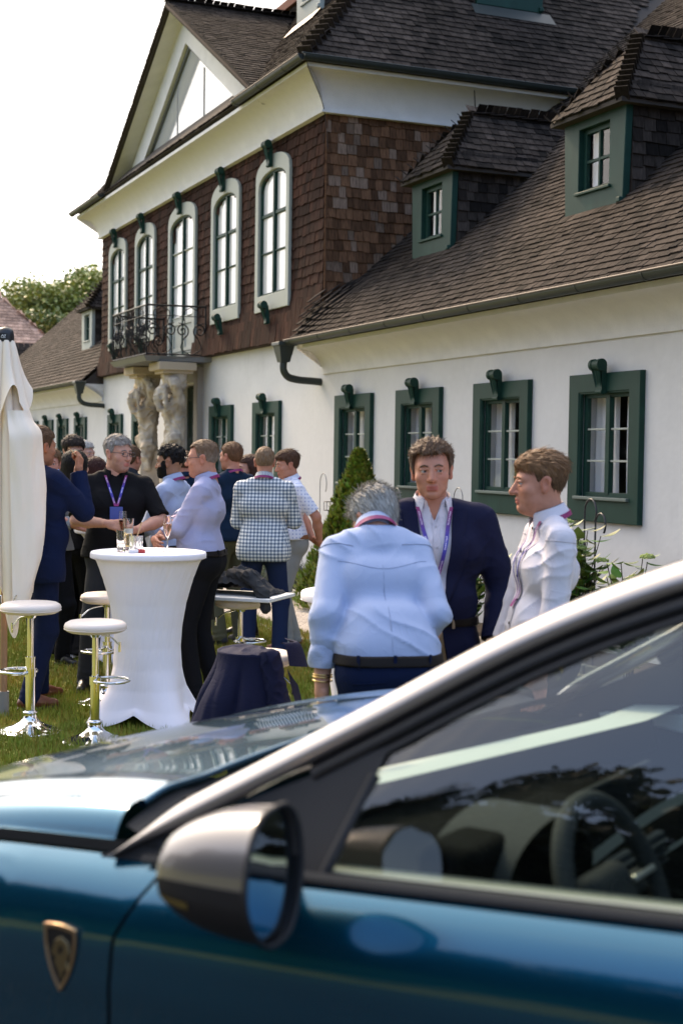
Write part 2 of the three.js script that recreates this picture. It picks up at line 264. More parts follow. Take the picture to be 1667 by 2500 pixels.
function makeWindow() { // ground-floor casement, width 1.09, height 1.29, origin bottom centre on the wall face
  const w = new THREE.Group(); w.name = 'window';
  part('window_frame', [frameGeo(-0.545, 0.545, 0, 1.29, 0.15, 0.05, 0, 0.01, 0.19), frameGeo(-0.41, 0.41, 0.175, 1.155, 0.03, 0.03).translate(0, 0, 0.01)], M.green, w);
  part('sill', [rbox(0.84, 0.03, 0.07, 0.008, 0, 0.20, 0.045)], M.sillM ?? (M.sillM = mat(rgb(0.12, 0.15, 0.13), 0.6)), w);
  part('keystone', scroll(0.30, 0.13, 0.14).map((g) => g.translate(0, 1.11, 0.045)), M.green, w);
  part('casement', [frameGeo(-0.385, 0.385, 0.205, 1.135, 0.045, 0.04, 0, 0.006).translate(0, 0, -0.05), box(0.06, 0.86, 0.05, 0, 0.67, -0.027)], M.green, w);
  const bars = []; for (const sx of [-1, 1]) for (const k of [1, 2]) bars.push(rbox(0.31, 0.018, 0.022, 0.004, sx * 0.185, 0.25 + k * 0.28, -0.03)); part('glazing_bar', bars, M.sage, w);
  const pg = new THREE.PlaneGeometry(0.31, 0.275); for (const sx of [-1, 1]) for (let k = 0; k < 3; k++) { const m = part('pane', pg, M.pane, w); m.position.set(sx * 0.185, 0.39 + k * 0.28, -0.034); m.rotation.set(rr(-0.006, 0.006), rr(-0.008, 0.008), 0); }
  for (const sx of [-1, 1]) part('curtain', grid(40, 8, (u, v) => [sx * (0.40 - (sx < 0 ? 0.35 : 0.33) * u), 0.2 + 0.95 * v, -0.16 + 0.022 * Math.sin(u * 30 + sx) + 0.01 * Math.sin(u * 13 + v * 2)]), M.curtain, w);
  return w;
}
const WIN = makeWindow();
function putWindow(root, s, off, label) { const w = WIN.clone(); root.add(w); w.position.set(off - s, 1.15, 0.004); return w; }
const WH = (s) => [s - 0.4, s + 0.4, 1.15 + 0.18, 1.15 + 1.15];

// dormer: origin at bottom centre of its front; roof behind rises with slope 0.9
function makeDormer(sl, frameMat = M.green) {
  const d = new THREE.Group(); d.name = 'dormer';
  const fr = new THREE.Shape([[-0.49, 0], [0.49, 0], [0.53, 0.95], [-0.53, 0.95]].map((p) => new THREE.Vector2(...p))); fr.holes.push(new THREE.Path([[-0.27, 0.19], [-0.27, 0.82], [0.27, 0.82], [0.27, 0.19]].map((p) => new THREE.Vector2(...p))));
  part('window_frame', [new THREE.ExtrudeGeometry(fr, { depth: 0.06, bevelEnabled: true, bevelSize: 0.008, bevelThickness: 0.008, bevelSegments: 2 }).translate(0, 0, -0.03), rbox(0.06, 0.05, 0.06, 0.01, 0.47, 0.03, 0.045), rbox(0.6, 0.03, 0.05, 0.008, 0, 0.19, 0.04)], frameMat, d);
  part('casement', [frameGeo(-0.26, 0.26, 0.2, 0.81, 0.04, 0.04, 0, 0.005).translate(0, 0, -0.06), box(0.025, 0.55, 0.03, 0, 0.5, -0.04), box(0.46, 0.025, 0.028, 0, 0.5, -0.04)], M.green, d);
  const pg = new THREE.PlaneGeometry(0.215, 0.262); for (const a of [-1, 1]) for (const b of [-1, 1]) { const m = part('pane', pg, M.pane, d); m.position.set(a * 0.119, 0.5 + b * 0.142, -0.045); m.rotation.y = rr(-0.01, 0.01); }
  for (const a of [-1, 1]) part('curtain', grid(24, 4, (u, v) => [a * (0.25 - 0.14 * u), 0.2 + 0.62 * v, -0.13 + 0.012 * Math.sin(u * 25)]), M.curtain, d);
  const L = 0.95 / sl; // cheeks and roof
  part('cheek', [poly([[-0.5, 0, -0.03], [-0.5, 0.95, -0.03], [-0.5, 0.95, -L], [0.5, 0, -0.03], [0.5, 0.95, -0.03], [0.5, 0.95, -L], [0.5, -0.2, -0.03], [-0.5, -0.2, -0.03]], [[0, 1, 2], [3, 4, 5]])], M.wallBase, d);
  const y0 = 0.93, ry = 0.76, zf = 0.15, zr = -0.45, zb = -(0.95 + 0.76) / sl, ex = 0.62;
  const v = [[-ex, y0, zf], [ex, y0, zf], [ex, y0, -1.3], [-ex, y0, -1.3], [0, y0 + ry, zr], [0, y0 + ry, zb], [-ex, y0 - 0.035, zf], [ex, y0 - 0.035, zf], [ex, y0 - 0.035, -1.3], [-ex, y0 - 0.035, -1.3]];
  part('dormer_roof', [poly(v, [[0, 1, 4], [1, 2, 5, 4], [0, 4, 5, 3], [6, 7, 1, 0], [7, 8, 2, 1], [9, 6, 0, 3], [6, 9, 8, 7]])], M.roofBase, d);
  const sg = (name, o, a, b, w, h, keep, mats, ex2 = 0.105, sw = 0.1) => { const n = a.clone().cross(b).normalize(); layShingles(d, shingleList(o, a, b, n, w, h, ex2, sw, keep), mats, 0, name); };
  const fl = Math.hypot(ry, zf - zr), sd = Math.hypot(ry, ex);
  sg('roof_shingles', V(-ex, y0, zf), V(1, 0, 0), V(0, ry, zr - zf).normalize(), 2 * ex, fl, (x, y) => Math.abs(x - ex) < ex * (1 - y / fl) - 0.045, SH.roof);
  sg('roof_shingles', V(ex, y0, zf), V(0, 0, -1), V(-ex, ry, 0).normalize(), zf - zb, sd, (x, y) => x > (zf - zr) * y / sd + 0.03 && x < mix(1.25, zf - zb, y / sd), SH.roof);
  sg('roof_shingles', V(-ex, y0, -2.2), V(0, 0, 1), V(ex, ry, 0).normalize(), 2.2 + zf, sd, (x, y) => 2.2 + zf - x > (zf - zr) * y / sd + 0.03 && 2.2 + zf - x < mix(1.25, zf - zb, y / sd), SH.roof);
  for (const sx of [-1, 1]) part('hip_shingles', Array.from({ length: 11 }, (_, i) => { const t = i / 11; return new THREE.BoxGeometry(0.13, 0.009, 0.15).rotateX(-0.72).rotateY(sx * 0.75).translate(sx * ex * (1 - t), y0 + ry * t + 0.034, mix(zf, zr, t)); }), SH.roof[5], d);
  part('ridge_shingles', Array.from({ length: 12 }, (_, i) => new THREE.BoxGeometry(0.16, 0.009, 0.17).rotateX(0.06).rotateZ(i % 2 ? 0.08 : -0.08).translate(0, y0 + ry + 0.028, zr - 0.1 - i * 0.11)), SH.roof[2], d);
  sg('cheek_shingles', V(0.5, 0, -0.04), V(0, 0, -1), V(0, 1, 0), L, 0.93, (x, y) => x < 0.06 + y / sl, SH.roof, 0.115, 0.13);
  sg('cheek_shingles', V(-0.5, 0, -L), V(0, 0, 1), V(0, 1, 0), L, 0.93, (x, y) => L - x < 0.06 + y / sl, SH.roof, 0.115, 0.13);
  part('flashing', [poly([[-0.6, -0.02, 0.06], [0.6, -0.02, 0.06], [0.62, -0.17, 0.215], [-0.62, -0.17, 0.215]], [[0, 1, 2, 3]])], M.gutter, d);
  return d;
}

// ---------------------------------------------------------------- wings
const COVE = (q0, h0, q1, h1) => { const P = [[q0 - 0.1, h0], [q0 + 0.03, h0]]; for (let i = 0; i <= 22; i++) { const t = i / 22 * Math.PI / 2; P.push([q0 + 0.03 + (q1 - q0 - 0.06) * (1 - Math.cos(t)), h0 + 0.03 + (h1 - h0 - 0.08) * Math.sin(t)]); } P.push([q1, h1 - 0.05], [q1, h1], [q0 - 0.1, h1]); return P; };
const GUT = () => { const P = []; for (let i = 0; i <= 10; i++) { const t = i / 10 * Math.PI; P.push([0.065 * Math.cos(t), -0.065 * Math.sin(t)]); } for (let i = 10; i >= 0; i--) { const t = i / 10 * Math.PI; P.push([0.06 * Math.cos(t), -0.06 * Math.sin(t) + 0.001]); } return P; };
function gutter(root, s0, s1, q, h, off, name = 'gutter') {
  part(name, [sweep(GUT().map((p) => [p[0] + q, p[1] + h]), s0, s1, off)], M.gutter, root);
  part('gutter_lip', [bar(V(off - s0, h, q + 0.066), V(off - s1, h, q + 0.066), 0.009)], M.lip, root);
  const J = []; for (let s = s0 + 0.6; s < s1; s += 0.95) J.push(sweep(GUT().map((p) => [p[0] * 1.06 + q, p[1] * 1.06 + h - 0.001]), s, s + 0.035, off)); if (J.length) part('gutter_joint', J, M.gutter, root);
}
const SL = 0.9, EQ = 0.45, EH = 3.14;
function wing(label, s0, s1, wins, dorms, singles, near) {
  const off = (s0 + s1) / 2, root = thing('house_wing', label, 'house wing', fac(off, 0, 0), FROT);
  part('wall', [wallWithHoles(s0, s1, 0, 2.95, wins.map(WH), off), box(s1 - s0, 2.95, 0.3, 0, 1.475, -11.9), box(0.3, 2.95, 11.3, (s1 - s0) / 2 - 0.15, 1.475, -6.1)], M.plaster, root);
  part('interior', [box(s1 - s0 - 0.6, 2.9, 0.1, 0, 1.46, -3.4), box(s1 - s0 - 0.6, 0.1, 3.1, 0, 0.06, -1.9), box(s1 - s0 - 0.6, 0.1, 3.1, 0, 2.93, -1.9)], M.room, root);
  part('cornice', [sweep(COVE(0, 2.74, 0.38, 3.10), s0, s1, off)], M.cove, root);
  gutter(root, s0 + (near ? 0 : -0.02), s1 + (near ? -0.02 : 0), EQ + 0.06, EH + 0.01, off);
  const lift = (s, q) => near ? 0.30 * Math.exp(-Math.max(0, 17.1 - s) / 0.4) * clamp(1 - Math.abs(q - 0.05) / 0.45) : 0;
  const RQ = -6, H = (s, q) => EH + (EQ - q) * SL + lift(s, q);
  part('roof', [grid(60, 24, (u, v) => { const s = mix(s1, s0, u), q = mix(EQ, RQ, v); return [off - s, H(s, q), q]; }), grid(1, 1, (u, v) => { const s = mix(s1, s0, u), q = mix(RQ, -12.45, v); return [off - s, EH + (EQ + 12) * SL * 0 + (EQ - RQ) * SL - (RQ - q) * SL, q]; }), poly([[off - s0, EH - 0.05, EQ], [off - s0, EH + (EQ - RQ) * SL - 0.05, RQ], [off - s0, EH - 0.05, -12.4]], [[0, 1, 2]]), poly([[off - s1, EH - 0.05, EQ], [off - s1, EH + (EQ - RQ) * SL - 0.05, RQ], [off - s1, EH - 0.05, -12.4]], [[0, 1, 2]])], M.roofBase, root);
  const up = V(0, SL, -1).normalize(), n = V(0, 1, SL).normalize(), len = Math.hypot(EQ - RQ, (EQ - RQ) * SL), qAt = (y) => EQ - y / len * (EQ - RQ);
  const far = !near, L = shingleList(V(off - s1, EH, EQ), V(1, 0, 0), up, n, s1 - s0, len, far ? 0.14 : 0.098, far ? 0.17 : 0.115,
    (x, y) => { const s = s1 - x, q = qAt(y); if (near && s < 7.5) return false; for (const c of dorms) if (Math.abs(s - c) < 0.5 && q < -0.58 && q > -1.7) return false; return true; }, (x, y) => lift(s1 - x, qAt(y)));
  layShingles(root, L, SH.roof, singles, 'roof_shingles');
  for (const s of wins) putWindow(root, s, off);
  for (const s of dorms) { const d = near ? DORM.clone() : DORMF.clone(); root.add(d); d.position.set(off - s, EH + (EQ + 0.62) * SL - 0.02, -0.62); }
  return { root, off };
}
const DORM = makeDormer(SL), DORMF = makeDormer(SL, M.sage);
const near = wing('long low white wing with four green windows and two shingled dormers', 2.0, 17.05, [16.02, 14.22, 12.36, 10.53, 8.7, 6.9], [15.2, 11.74, 8.3], 300, true);
const farw = wing('low white wing with one pale dormer at the far end behind the closed parasol', 29.0, 45.0, [31.0, 32.85, 34.5, 36.3, 38.1], [33.1], 0, false);
{ // rain hopper and swan-neck pipe on the near wing, and its twin on the far wing
  const pipe = (root, off, sg, sP) => {
    const x = off - sP;
    part('rain_hopper', [poly([[-0.13, 0.1, -0.11], [0.13, 0.1, -0.11], [0.13, 0.1, 0.11], [-0.13, 0.1, 0.11], [-0.07, -0.14, -0.06], [0.07, -0.14, -0.06], [0.07, -0.14, 0.06], [-0.07, -0.14, 0.06]].map((p) => [p[0] + x, p[1] + 3.02, p[2] + 0.52]), [[0, 1, 5, 4], [1, 2, 6, 5], [2, 3, 7, 6], [3, 0, 4, 7], [4, 5, 6, 7], [0, 1, 2, 3]]), rbox(0.28, 0.05, 0.24, 0.01, x, 3.11, 0.52)], M.gutter, root);
    part('downpipe', [tube([V(x, 2.92, 0.52), V(x, 2.78, 0.52), V(x - 0.01 * sg, 2.70, 0.46), V(x, 2.665, 0.34), V(x, 2.65, 0.1), V(x, 2.64, -0.05)], 0.048, 30, 12)], M.gutter, root);
  };
  pipe(near.root, near.off, 1, 17.15); pipe(farw.root, farw.off, -1, 28.92);
}

// ---------------------------------------------------------------- gabled central block
{
  const S0 = 17.05, S1 = 29.0, off = 23.05, root = thing('central_block', 'tall central block with steep gable, dark shingled upper storey and arched windows', 'house', fac(off, 0, 0), FROT);
  const lower = [19.12, 21.19, 26.0, 27.9], wx = [18.84, 20.93, 25.57, 27.6];
  part('wall', [wallWithHoles(S0, S1, 0, 3.3, [...lower.map(WH), [22.4, 23.7, 0.02, 2.85]], off), box(S1 - S0, 9, 0.3, 0, 4.5, -9.8), box(0.3, 3.3, 9.2, (S1 - S0) / 2 - 0.16, 1.65, -5), box(0.3, 3.3, 9.2, -(S1 - S0) / 2 + 0.16, 1.65, -5)], M.plaster, root);
  part('interior', [box(11.2, 6, 0.1, 0, 3.1, -3.4), box(11.2, 0.1, 3.0, 0, 3.25, -1.88), box(11.2, 0.1, 3.0, 0, 0.06, -1.88)], M.room, root);
  for (const s of lower) putWindow(root, s, off);
  // upper storey: core wall with openings, battered foot
  const AH = [...wx.map((s) => [s - 0.56, s + 0.56, 3.88, 5.72, 0.22]), [23.23 - 0.62, 23.23 + 0.62, 3.3, 5.75, 0.22]];
  const upper = wallWithHoles(S0, S1, 3.3, 6.12, AH, off, 0.3);
  part('upper_wall', [upper, box(0.28, 2.82, 9.3, (S1 - S0) / 2 - 0.14, 4.71, -4.95), box(0.28, 2.82, 9.3, -(S1 - S0) / 2 + 0.14, 4.71, -4.95)], M.wallBase, root);
  part('skirt', [[S0, 22.44], [24.02, S1]].map(([a, b]) => sweep([[0, 3.23], [0.10, 3.24], [0.03, 3.7], [0, 3.9]], a, b, off)), M.wallBase, root);
  // wall shingles: side first (largest in view), then front
  const frontKeep = (x, y) => { const s = S1 + 0.02 - x, h = 3.24 + y; for (const [a, b, c, d] of [...wx.map((w) => [w - 0.64, w + 0.64, 3.66, 5.72]), [23.23 - 0.84, 23.23 + 0.84, 3.0, 5.75]]) if (s > a && s < b && h > c && h < d - 0.02 - 0.35 * Math.pow(Math.abs(s - (a + b) / 2) / 0.6, 3)) return false; return true; };
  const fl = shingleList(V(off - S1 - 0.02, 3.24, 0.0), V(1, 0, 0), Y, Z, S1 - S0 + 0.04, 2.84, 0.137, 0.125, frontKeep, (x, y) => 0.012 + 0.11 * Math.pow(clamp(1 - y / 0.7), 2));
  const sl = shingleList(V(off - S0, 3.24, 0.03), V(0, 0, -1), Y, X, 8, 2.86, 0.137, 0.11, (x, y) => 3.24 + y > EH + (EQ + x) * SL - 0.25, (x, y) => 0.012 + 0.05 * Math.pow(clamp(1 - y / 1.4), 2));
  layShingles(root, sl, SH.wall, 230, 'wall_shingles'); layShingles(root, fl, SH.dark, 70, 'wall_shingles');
  { const M4 = new THREE.Matrix4(), L = []; // corner boards of shingles turning the corner are covered by a thin row
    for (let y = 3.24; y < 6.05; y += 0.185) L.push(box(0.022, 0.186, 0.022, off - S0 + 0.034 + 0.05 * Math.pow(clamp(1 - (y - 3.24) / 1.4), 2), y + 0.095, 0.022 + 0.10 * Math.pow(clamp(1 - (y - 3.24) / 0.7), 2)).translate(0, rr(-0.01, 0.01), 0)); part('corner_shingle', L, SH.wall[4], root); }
  // cove cornice, front and side, mitred
  const CV = COVE(0.075, 6.06, 0.48, 6.56); CV.splice(2, 0, [0.125, 6.06], [0.125, 6.09]);
  part('cornice', [sweep(CV, (q) => S0 - q, (q) => S1 + q, off), sweep(CV, -9.6, 0, 0).rotateY(Math.PI / 2).translate(off - S0, 0, 0)].map((g, i) => { if (i) { const p = g.attributes.position; for (let k = 0; k < p.count; k++) if (p.getZ(k) > -0.001) p.setZ(k, p.getX(k) - (off - S0)); g.computeVertexNormals(); } return g; }), M.cove, root);
  // roof: hipped mansard
  const E0 = S0 - 0.5, E1 = S1 + 0.5, m = 1.08, top = 10.2, in_ = (top - 6.62) / m, xa = off - E1, xb = off - E0, zf = 0.5, zb = -10.3;
  const rv = [[xa, 6.62, zf], [xb, 6.62, zf], [xb, 6.62, zb], [xa, 6.62, zb], [xa + in_, top, zf - in_], [xb - in_, top, zf - in_], [xb - in_, top, zb + in_], [xa + in_, top, zb + in_], [xa + in_ + 1, top + 0.5, zf - in_ - 1.2], [xb - in_ - 1, top + 0.5, zf - in_ - 1.2]];
  part('roof', [poly(rv, [[0, 1, 5, 4], [1, 2, 6, 5], [2, 3, 7, 6], [3, 0, 4, 7], [0, 3, 2, 1], [4, 5, 6, 7]])], M.roofBase, root);
  part('ridge_cornice', [box(xb - xa - 2 * in_ + 0.3, 0.16, 0.2, (xa + xb) / 2, top + 0.05, zf - in_ + 0.05), box(0.2, 0.16, zf - zb - 2 * in_, xb - in_ + 0.05, top + 0.05, (zf + zb) / 2)], M.brick, root);
  const up = V(0, m, -1).normalize(), nn = V(0, 1, m).normalize(), len = Math.hypot(in_, top - 6.62), W = xb - xa, gs = 9.13;
  // gable: ridge at h 9.13, front verge at q 0.42, half width 4.3 at h 6.75
  const gk = (9.13 - 6.75) / 4.3, gHalf = (h) => (9.13 - h) / gk;
  const fr = shingleList(V(xa, 6.62, zf), X, up, nn, W, len, 0.13, 0.15, (x, y) => { const h = 6.62 + y / len * (top - 6.62), d = y / len * in_; if (x < d || x > W - d) return false; const cx = Math.abs(xa + x); if (cx < gHalf(h) && h < 9.13) return false; if (Math.abs(xa + x - (off - 20.3)) < 0.5 && h > 8.3) return false; return true; });
  const up2 = V(-1, m, 0).normalize(), n2 = V(m, 1, 0).normalize(), D = zf - zb;
  const sr = shingleList(V(xb, 6.62, zf), V(0, 0, -1), up2, n2, D, len, 0.13, 0.13, (x, y) => { const d = y / len * in_; const h = 6.62 + y / len * (top - 6.62); if (x < d || x > D - d) return false; const q = zf - x; if (h > 8.0 && q < -2.5 && q > -3.6) return false; return EH + (EQ - q) * SL - 0.1 < h || q > -3; });
  layShingles(root, [...fr, ...sr], SH.roof, 0, 'roof_shingles');
  part('hip_shingles', Array.from({ length: 34 }, (_, i) => { const t = i / 34; return new THREE.BoxGeometry(0.19, 0.010, 0.23).rotateX(-0.70).rotateY(0.78).translate(xb - in_ * t, 6.645 + (top - 6.62) * t, zf - in_ * t); }), SH.roof[6], root);
  { // front gable
    const qv = 0.42, qt = 0.1, rb = zf - (9.13 - 6.62) / m - 0.4, th = 0.1;
    const A = (sx, h, z) => [sx * gHalf(h), h, z];
    for (const sx of [-1, 1]) {
      part('gable_roof', [poly([[0, 9.13, qv], [0, 9.13, rb], A(sx, 6.62, rb), A(sx, 6.62, qv), [0, 9.13 - th * 1.15, qv], [0, 9.13 - th * 1.15, rb], [sx * (gHalf(6.62)), 6.62 - th * 1.15, rb], [sx * gHalf(6.62), 6.62 - th * 1.15, qv]], [[0, 1, 2, 3], [4, 5, 6, 7], [0, 3, 7, 4], [3, 2, 6, 7]])], M.roofBase, root);
      const gl = Math.hypot(gHalf(6.62), 9.13 - 6.62), gu = V(-sx * gHalf(6.62), 9.13 - 6.62, 0).normalize(), gn = V(sx * (9.13 - 6.62), gHalf(6.62), 0).normalize();
      const L = shingleList(V(sx * gHalf(6.62), 6.62, sx > 0 ? qv + 0.02 : rb), V(0, 0, sx > 0 ? -1 : 1), gu, gn, qv + 0.02 - rb, gl, 0.125, 0.14, (x, y) => { const h = 6.62 + y / gl * 2.51, z = sx > 0 ? qv - x : rb + x; return z > zf - (h - 6.62) / m - 0.05 || z > 0; }); layShingles(root, L, SH.roof, 0, 'roof_shingles');
      part('soffit', [poly([[0, 8.985, qv - 0.05], [0, 8.985, 0.05], [sx * gHalf(6.62), 6.475, 0.05], [sx * gHalf(6.62), 6.475, qv - 0.05]], [[0, 1, 2, 3]])], M.cove, root);
      // verge
      part('verge', [bar(V(0, 9.07, qv + 0.01), V(sx * (gHalf(6.75)), 6.69, qv + 0.01), 0.03, 6)], SH.roof[3], root);
    }
    const tri = (hw, h0, h1, z) => [[-hw, h0, z], [hw, h0, z], [0, h1, z]];
    const S = new THREE.Shape(tri(4.05, 6.7, 9.0, 0).map((p) => new THREE.Vector2(p[0], p[1]))); S.holes.push(new THREE.Path(tri(2.78, 6.92, 8.5, 0).map((p) => new THREE.Vector2(p[0], p[1])).reverse()));
    part('tympanum', [new THREE.ExtrudeGeometry(S, { depth: 0.1, bevelEnabled: false }).translate(0, 0, qt - 0.1)], M.cove, root);
    const S2 = new THREE.Shape(tri(2.80, 6.91, 8.51, 0).map((p) => new THREE.Vector2(p[0], p[1]))); S2.holes.push(new THREE.Path(tri(2.6, 6.98, 8.42, 0).map((p) => new THREE.Vector2(p[0], p[1])).reverse()));
    part('gable_frame', [new THREE.ExtrudeGeometry(S2, { depth: 0.05, bevelEnabled: false }).translate(0, 0, qt - 0.11), ], mat(rgb(0.10, 0.11, 0.11), 0.5), root);
    part('gable_bar', [box(0.014, 0.98, 0.012, 0.75, 7.44, qt - 0.092), box(0.014, 0.98, 0.012, -0.75, 7.44, qt - 0.092)], mat(rgb(0.42, 0.40, 0.37), 0.6), root);
    const gp = phys(rgb(0.42, 0.43, 0.42), 0.06, { ior: 2.2 });
    for (const sx of [-1, 1]) part('gable_pane', [poly([[0, 6.95, qt - 0.1], [sx * 2.7, 6.95, qt - 0.1], [0, 8.46, qt - 0.1 - 0.0]], [[0, 1, 2]])], gp, root);
    part('gable_ledge', [poly([[-4.75, 6.62, 0.5], [4.75, 6.62, 0.5], [4.3, 6.74, 0.1], [-4.3, 6.74, 0.1]], [[0, 1, 2, 3]])], M.roofBase, root);
    layShingles(root, shingleList(V(-4.7, 6.625, 0.5), X, V(0, 0.29, -1).normalize(), V(0, 1, 0.29).normalize(), 9.4, 0.4, 0.13, 0.15), SH.roof, 0, 'roof_shingles');
    part('ridge_shingles', Array.from({ length: 20 }, (_, i) => new THREE.BoxGeometry(0.2, 0.012, 0.17).rotateX(0.15).translate(0, 9.17, qv - 0.05 - i * 0.12)), SH.roof[2], root);
  }
  gutter(root, E0 - 0.05, 19.1, 0.56, 6.62, off); gutter(root, 27.0, E1 + 0.05, 0.56, 6.62, off);
  { const G = sweep(GUT().map((p) => [p[0] + 0.56, p[1] + 6.62]), -9.6, 0.56, 0).rotateY(Math.PI / 2).translate(off - S0, 0, 0); part('side_gutter', [G], M.gutter, root); part('gutter_lip', [bar(V(off - S0 + 0.626, 6.62, 0.6), V(off - S0 + 0.626, 6.62, -9), 0.009)], M.gutter, root); }
  // lightning wire down the corner
  part('lightning_wire', [tube([V(off - S0 + 0.5, 6.75, 0.5), V(off - S0 + 0.52, 6.55, 0.5), V(off - S0 + 0.12, 6.1, 0.1), V(off - S0 + 0.10, 5.6, 0.03)], 0.005, 20, 5), bar(V(off - S0 + 0.5, 6.46, -1.85), V(off - S0 + 0.1, 6.1, -2.1), 0.008, 5)], M.iron, root);
  // roof dormers whose feet reach into the picture
  const d1 = makeDormer(m, M.sage); d1.scale.set(0.95, 1.2, 1); root.add(d1); d1.position.set(off - 20.3, 8.33, 0.5 - (8.33 - 6.62) / m + 0.05);
  const d2 = makeDormer(m); d2.scale.set(1.05, 1.2, 1); root.add(d2); d2.rotation.y = Math.PI / 2; d2.position.set(xb - (8.03 - 6.62) / m + 0.03, 8.03, -3.06);
  // arched windows
  const arched = (s, door) => {
    const w = new THREE.Group(); w.name = door ? 'balcony_door' : 'arched_window'; root.add(w);
    const hw = door ? 0.78 : 0.67, h0 = door ? 3.32 : 3.73, h1 = 5.88, arch = 0.28, iw = hw - 0.11, b0 = door ? h0 + 0.02 : h0 + 0.21;
    const sh = new THREE.Shape(archPts(-hw, hw, h0, h1, arch)); sh.holes.push(new THREE.Path(archPts(-iw, iw, b0, h1 - 0.2, 0.22).reverse()));
    part('surround', [new THREE.ExtrudeGeometry(sh, { depth: 0.03, bevelEnabled: true, bevelSize: 0.008, bevelThickness: 0.01, bevelSegments: 2 })], M.sage, w);
    part('casement', [frameGeo(-iw, iw, b0, h1 - 0.2, 0.035, 0.06, 0.22, 0.006).translate(0, 0, -0.06), box(0.055, h1 - b0 - 0.25, 0.06, 0, (h1 + b0 - 0.25) / 2, -0.02)], M.green, w);
    const hb = [], ys = door ? [4.0, 4.55, 5.1] : [4.55, 5.08], e = [door ? 4.0 : b0 + 0.05, ...ys.filter((y) => !door || y > 4.0), h1 - 0.2];
    for (const y of ys) hb.push(rbox(2 * iw - 0.08, y === 5.08 ? 0.05 : 0.022, 0.05, 0.006, 0, y, -0.03)); part('glazing_bar', hb, y0mat(door), w);
    for (const sx of [-1, 1]) for (let k = 0; k + 1 < e.length; k++) {
      const x0 = sx > 0 ? 0.04 : -iw + 0.03, x1 = sx > 0 ? iw - 0.03 : -0.04; let g;
      if (k + 2 === e.length) { const s2 = new THREE.Shape(); s2.moveTo(x0, e[k]); s2.lineTo(x1, e[k]); const N = 8; for (let i = 0; i <= N; i++) { const x = mix(x1, x0, i / N); s2.lineTo(x, h1 - 0.245 - 0.2 * (1 - Math.sqrt(Math.max(0, 1 - (x / (iw - 0.03)) ** 2)))); } g = new THREE.ShapeGeometry(s2).translate(0, 0, -0.035); }
      else g = new THREE.PlaneGeometry(x1 - x0, e[k + 1] - e[k]).translate((x0 + x1) / 2, (e[k] + e[k + 1]) / 2, -0.035);
      part('pane', g, M.paneSkyWhite, w);
    }
    if (door) part('door_panel', [box(2 * iw - 0.1, 0.66, 0.04, 0, 3.67, -0.035), ...[-1, 1].map((a) => frameGeo(a > 0 ? 0.07 : -iw + 0.09, a > 0 ? iw - 0.09 : -0.07, 3.42, 3.92, 0.05, 0.02).translate(0, 0, -0.016))], M.sage, w);
    part('curtain', grid(60, 4, (u, v) => [mix(-iw, iw, u), mix(b0, h1 - 0.2, v), -0.17 + 0.015 * Math.sin(u * 50)]), M.whiteDrape, w);
    part('keystone', scroll(0.36, 0.14, 0.16).map((g) => g.translate(0, 5.70, 0.05)), M.green, w);
    if (!door) part('bracket', scroll(0.32, 0.13, 0.15).map((g) => g.rotateX(0.1).translate(0, 3.52, 0.06)), M.green, w);
    w.position.set(off - s, 0, 0.05);
  };
  function y0mat(door) { return door ? M.sage : M.green; }
  wx.forEach((s) => arched(s)); arched(23.23, true);
  // portal under the balcony
  part('door', [box(1.3, 2.8, 0.06, off - 23.05, 1.42, -0.22), ...[0, 1, 2].map((k) => frameGeo(off - 23.65 + 0.05, off - 23.65 + 0.55, 0.2 + k * 0.85, 0.95 + k * 0.85, 0.06, 0.03).translate(0, 0, -0.2)), ...[0, 1, 2].map((k) => frameGeo(off - 23.0 + 0.05, off - 23.0 + 0.55, 0.2 + k * 0.85, 0.95 + k * 0.85, 0.06, 0.03).translate(0, 0, -0.2))], mat(rgb(0.01, 0.03, 0.022), 0.5), root);
  part('portal', [frameGeo(off - 23.9, off - 22.2, -0.3, 3.08, 0.2, 0.1, 0, 0.015)], M.jamb, root);
  // balcony slab and wrought railing
  const bx0 = off - 24.28, bx1 = off - 21.85, bq = 1.02, bh = 3.2;
  const slab = poly([[bx0 - 0.08, bh - 0.05, 0], [bx0 + 0.25, bh - 0.05, bq], [bx1 - 0.1, bh - 0.05, bq], [bx1 + 0.08, bh - 0.05, 0], [bx0 - 0.08, bh + 0.03, 0], [bx0 + 0.2, bh + 0.03, bq + 0.06], [bx1 - 0.05, bh + 0.03, bq + 0.06], [bx1 + 0.1, bh + 0.03, 0]], [[0, 1, 2, 3], [4, 5, 6, 7], [0, 1, 5, 4], [1, 2, 6, 5], [2, 3, 7, 6]]);
  const bal = new THREE.Group(); bal.name = 'balcony'; root.add(bal);
  part('balcony_slab', [slab], M.lead, bal);
  const rail = [], bars = [], scr = [], P0 = V(bx0, 0, 0.08), P1 = V(bx0 + 0.18, 0, bq), P2 = V(bx1 - 0.1, 0, bq), P3 = V(bx1, 0, 0.08);
  const top_ = 4.03, base = 3.26;
  for (const [a, b] of [[P0, P1], [P1, P2], [P2, P3]]) {
    rail.push(bar(a.clone().setY(top_), b.clone().setY(top_), 0.016), bar(a.clone().setY(base), b.clone().setY(base), 0.012), bar(a.clone().setY(top_ - 0.16), b.clone().setY(top_ - 0.16), 0.007));
    const len = a.distanceTo(b), n = Math.round(len / 0.085), dir = b.clone().sub(a).normalize();
    const on = (t, y) => a.clone().addScaledVector(dir, t).setY(y);
    if (a !== P2) { for (let i = 0; i <= n; i++) { const t = i / n * len, bulge = 0.05; bars.push(tube([on(t, base), on(t, base + 0.25).addScaledVector(V(dir.z, 0, -dir.x), -bulge), on(t, base + 0.5), on(t, top_)], 0.0065, 8, 5)); } }
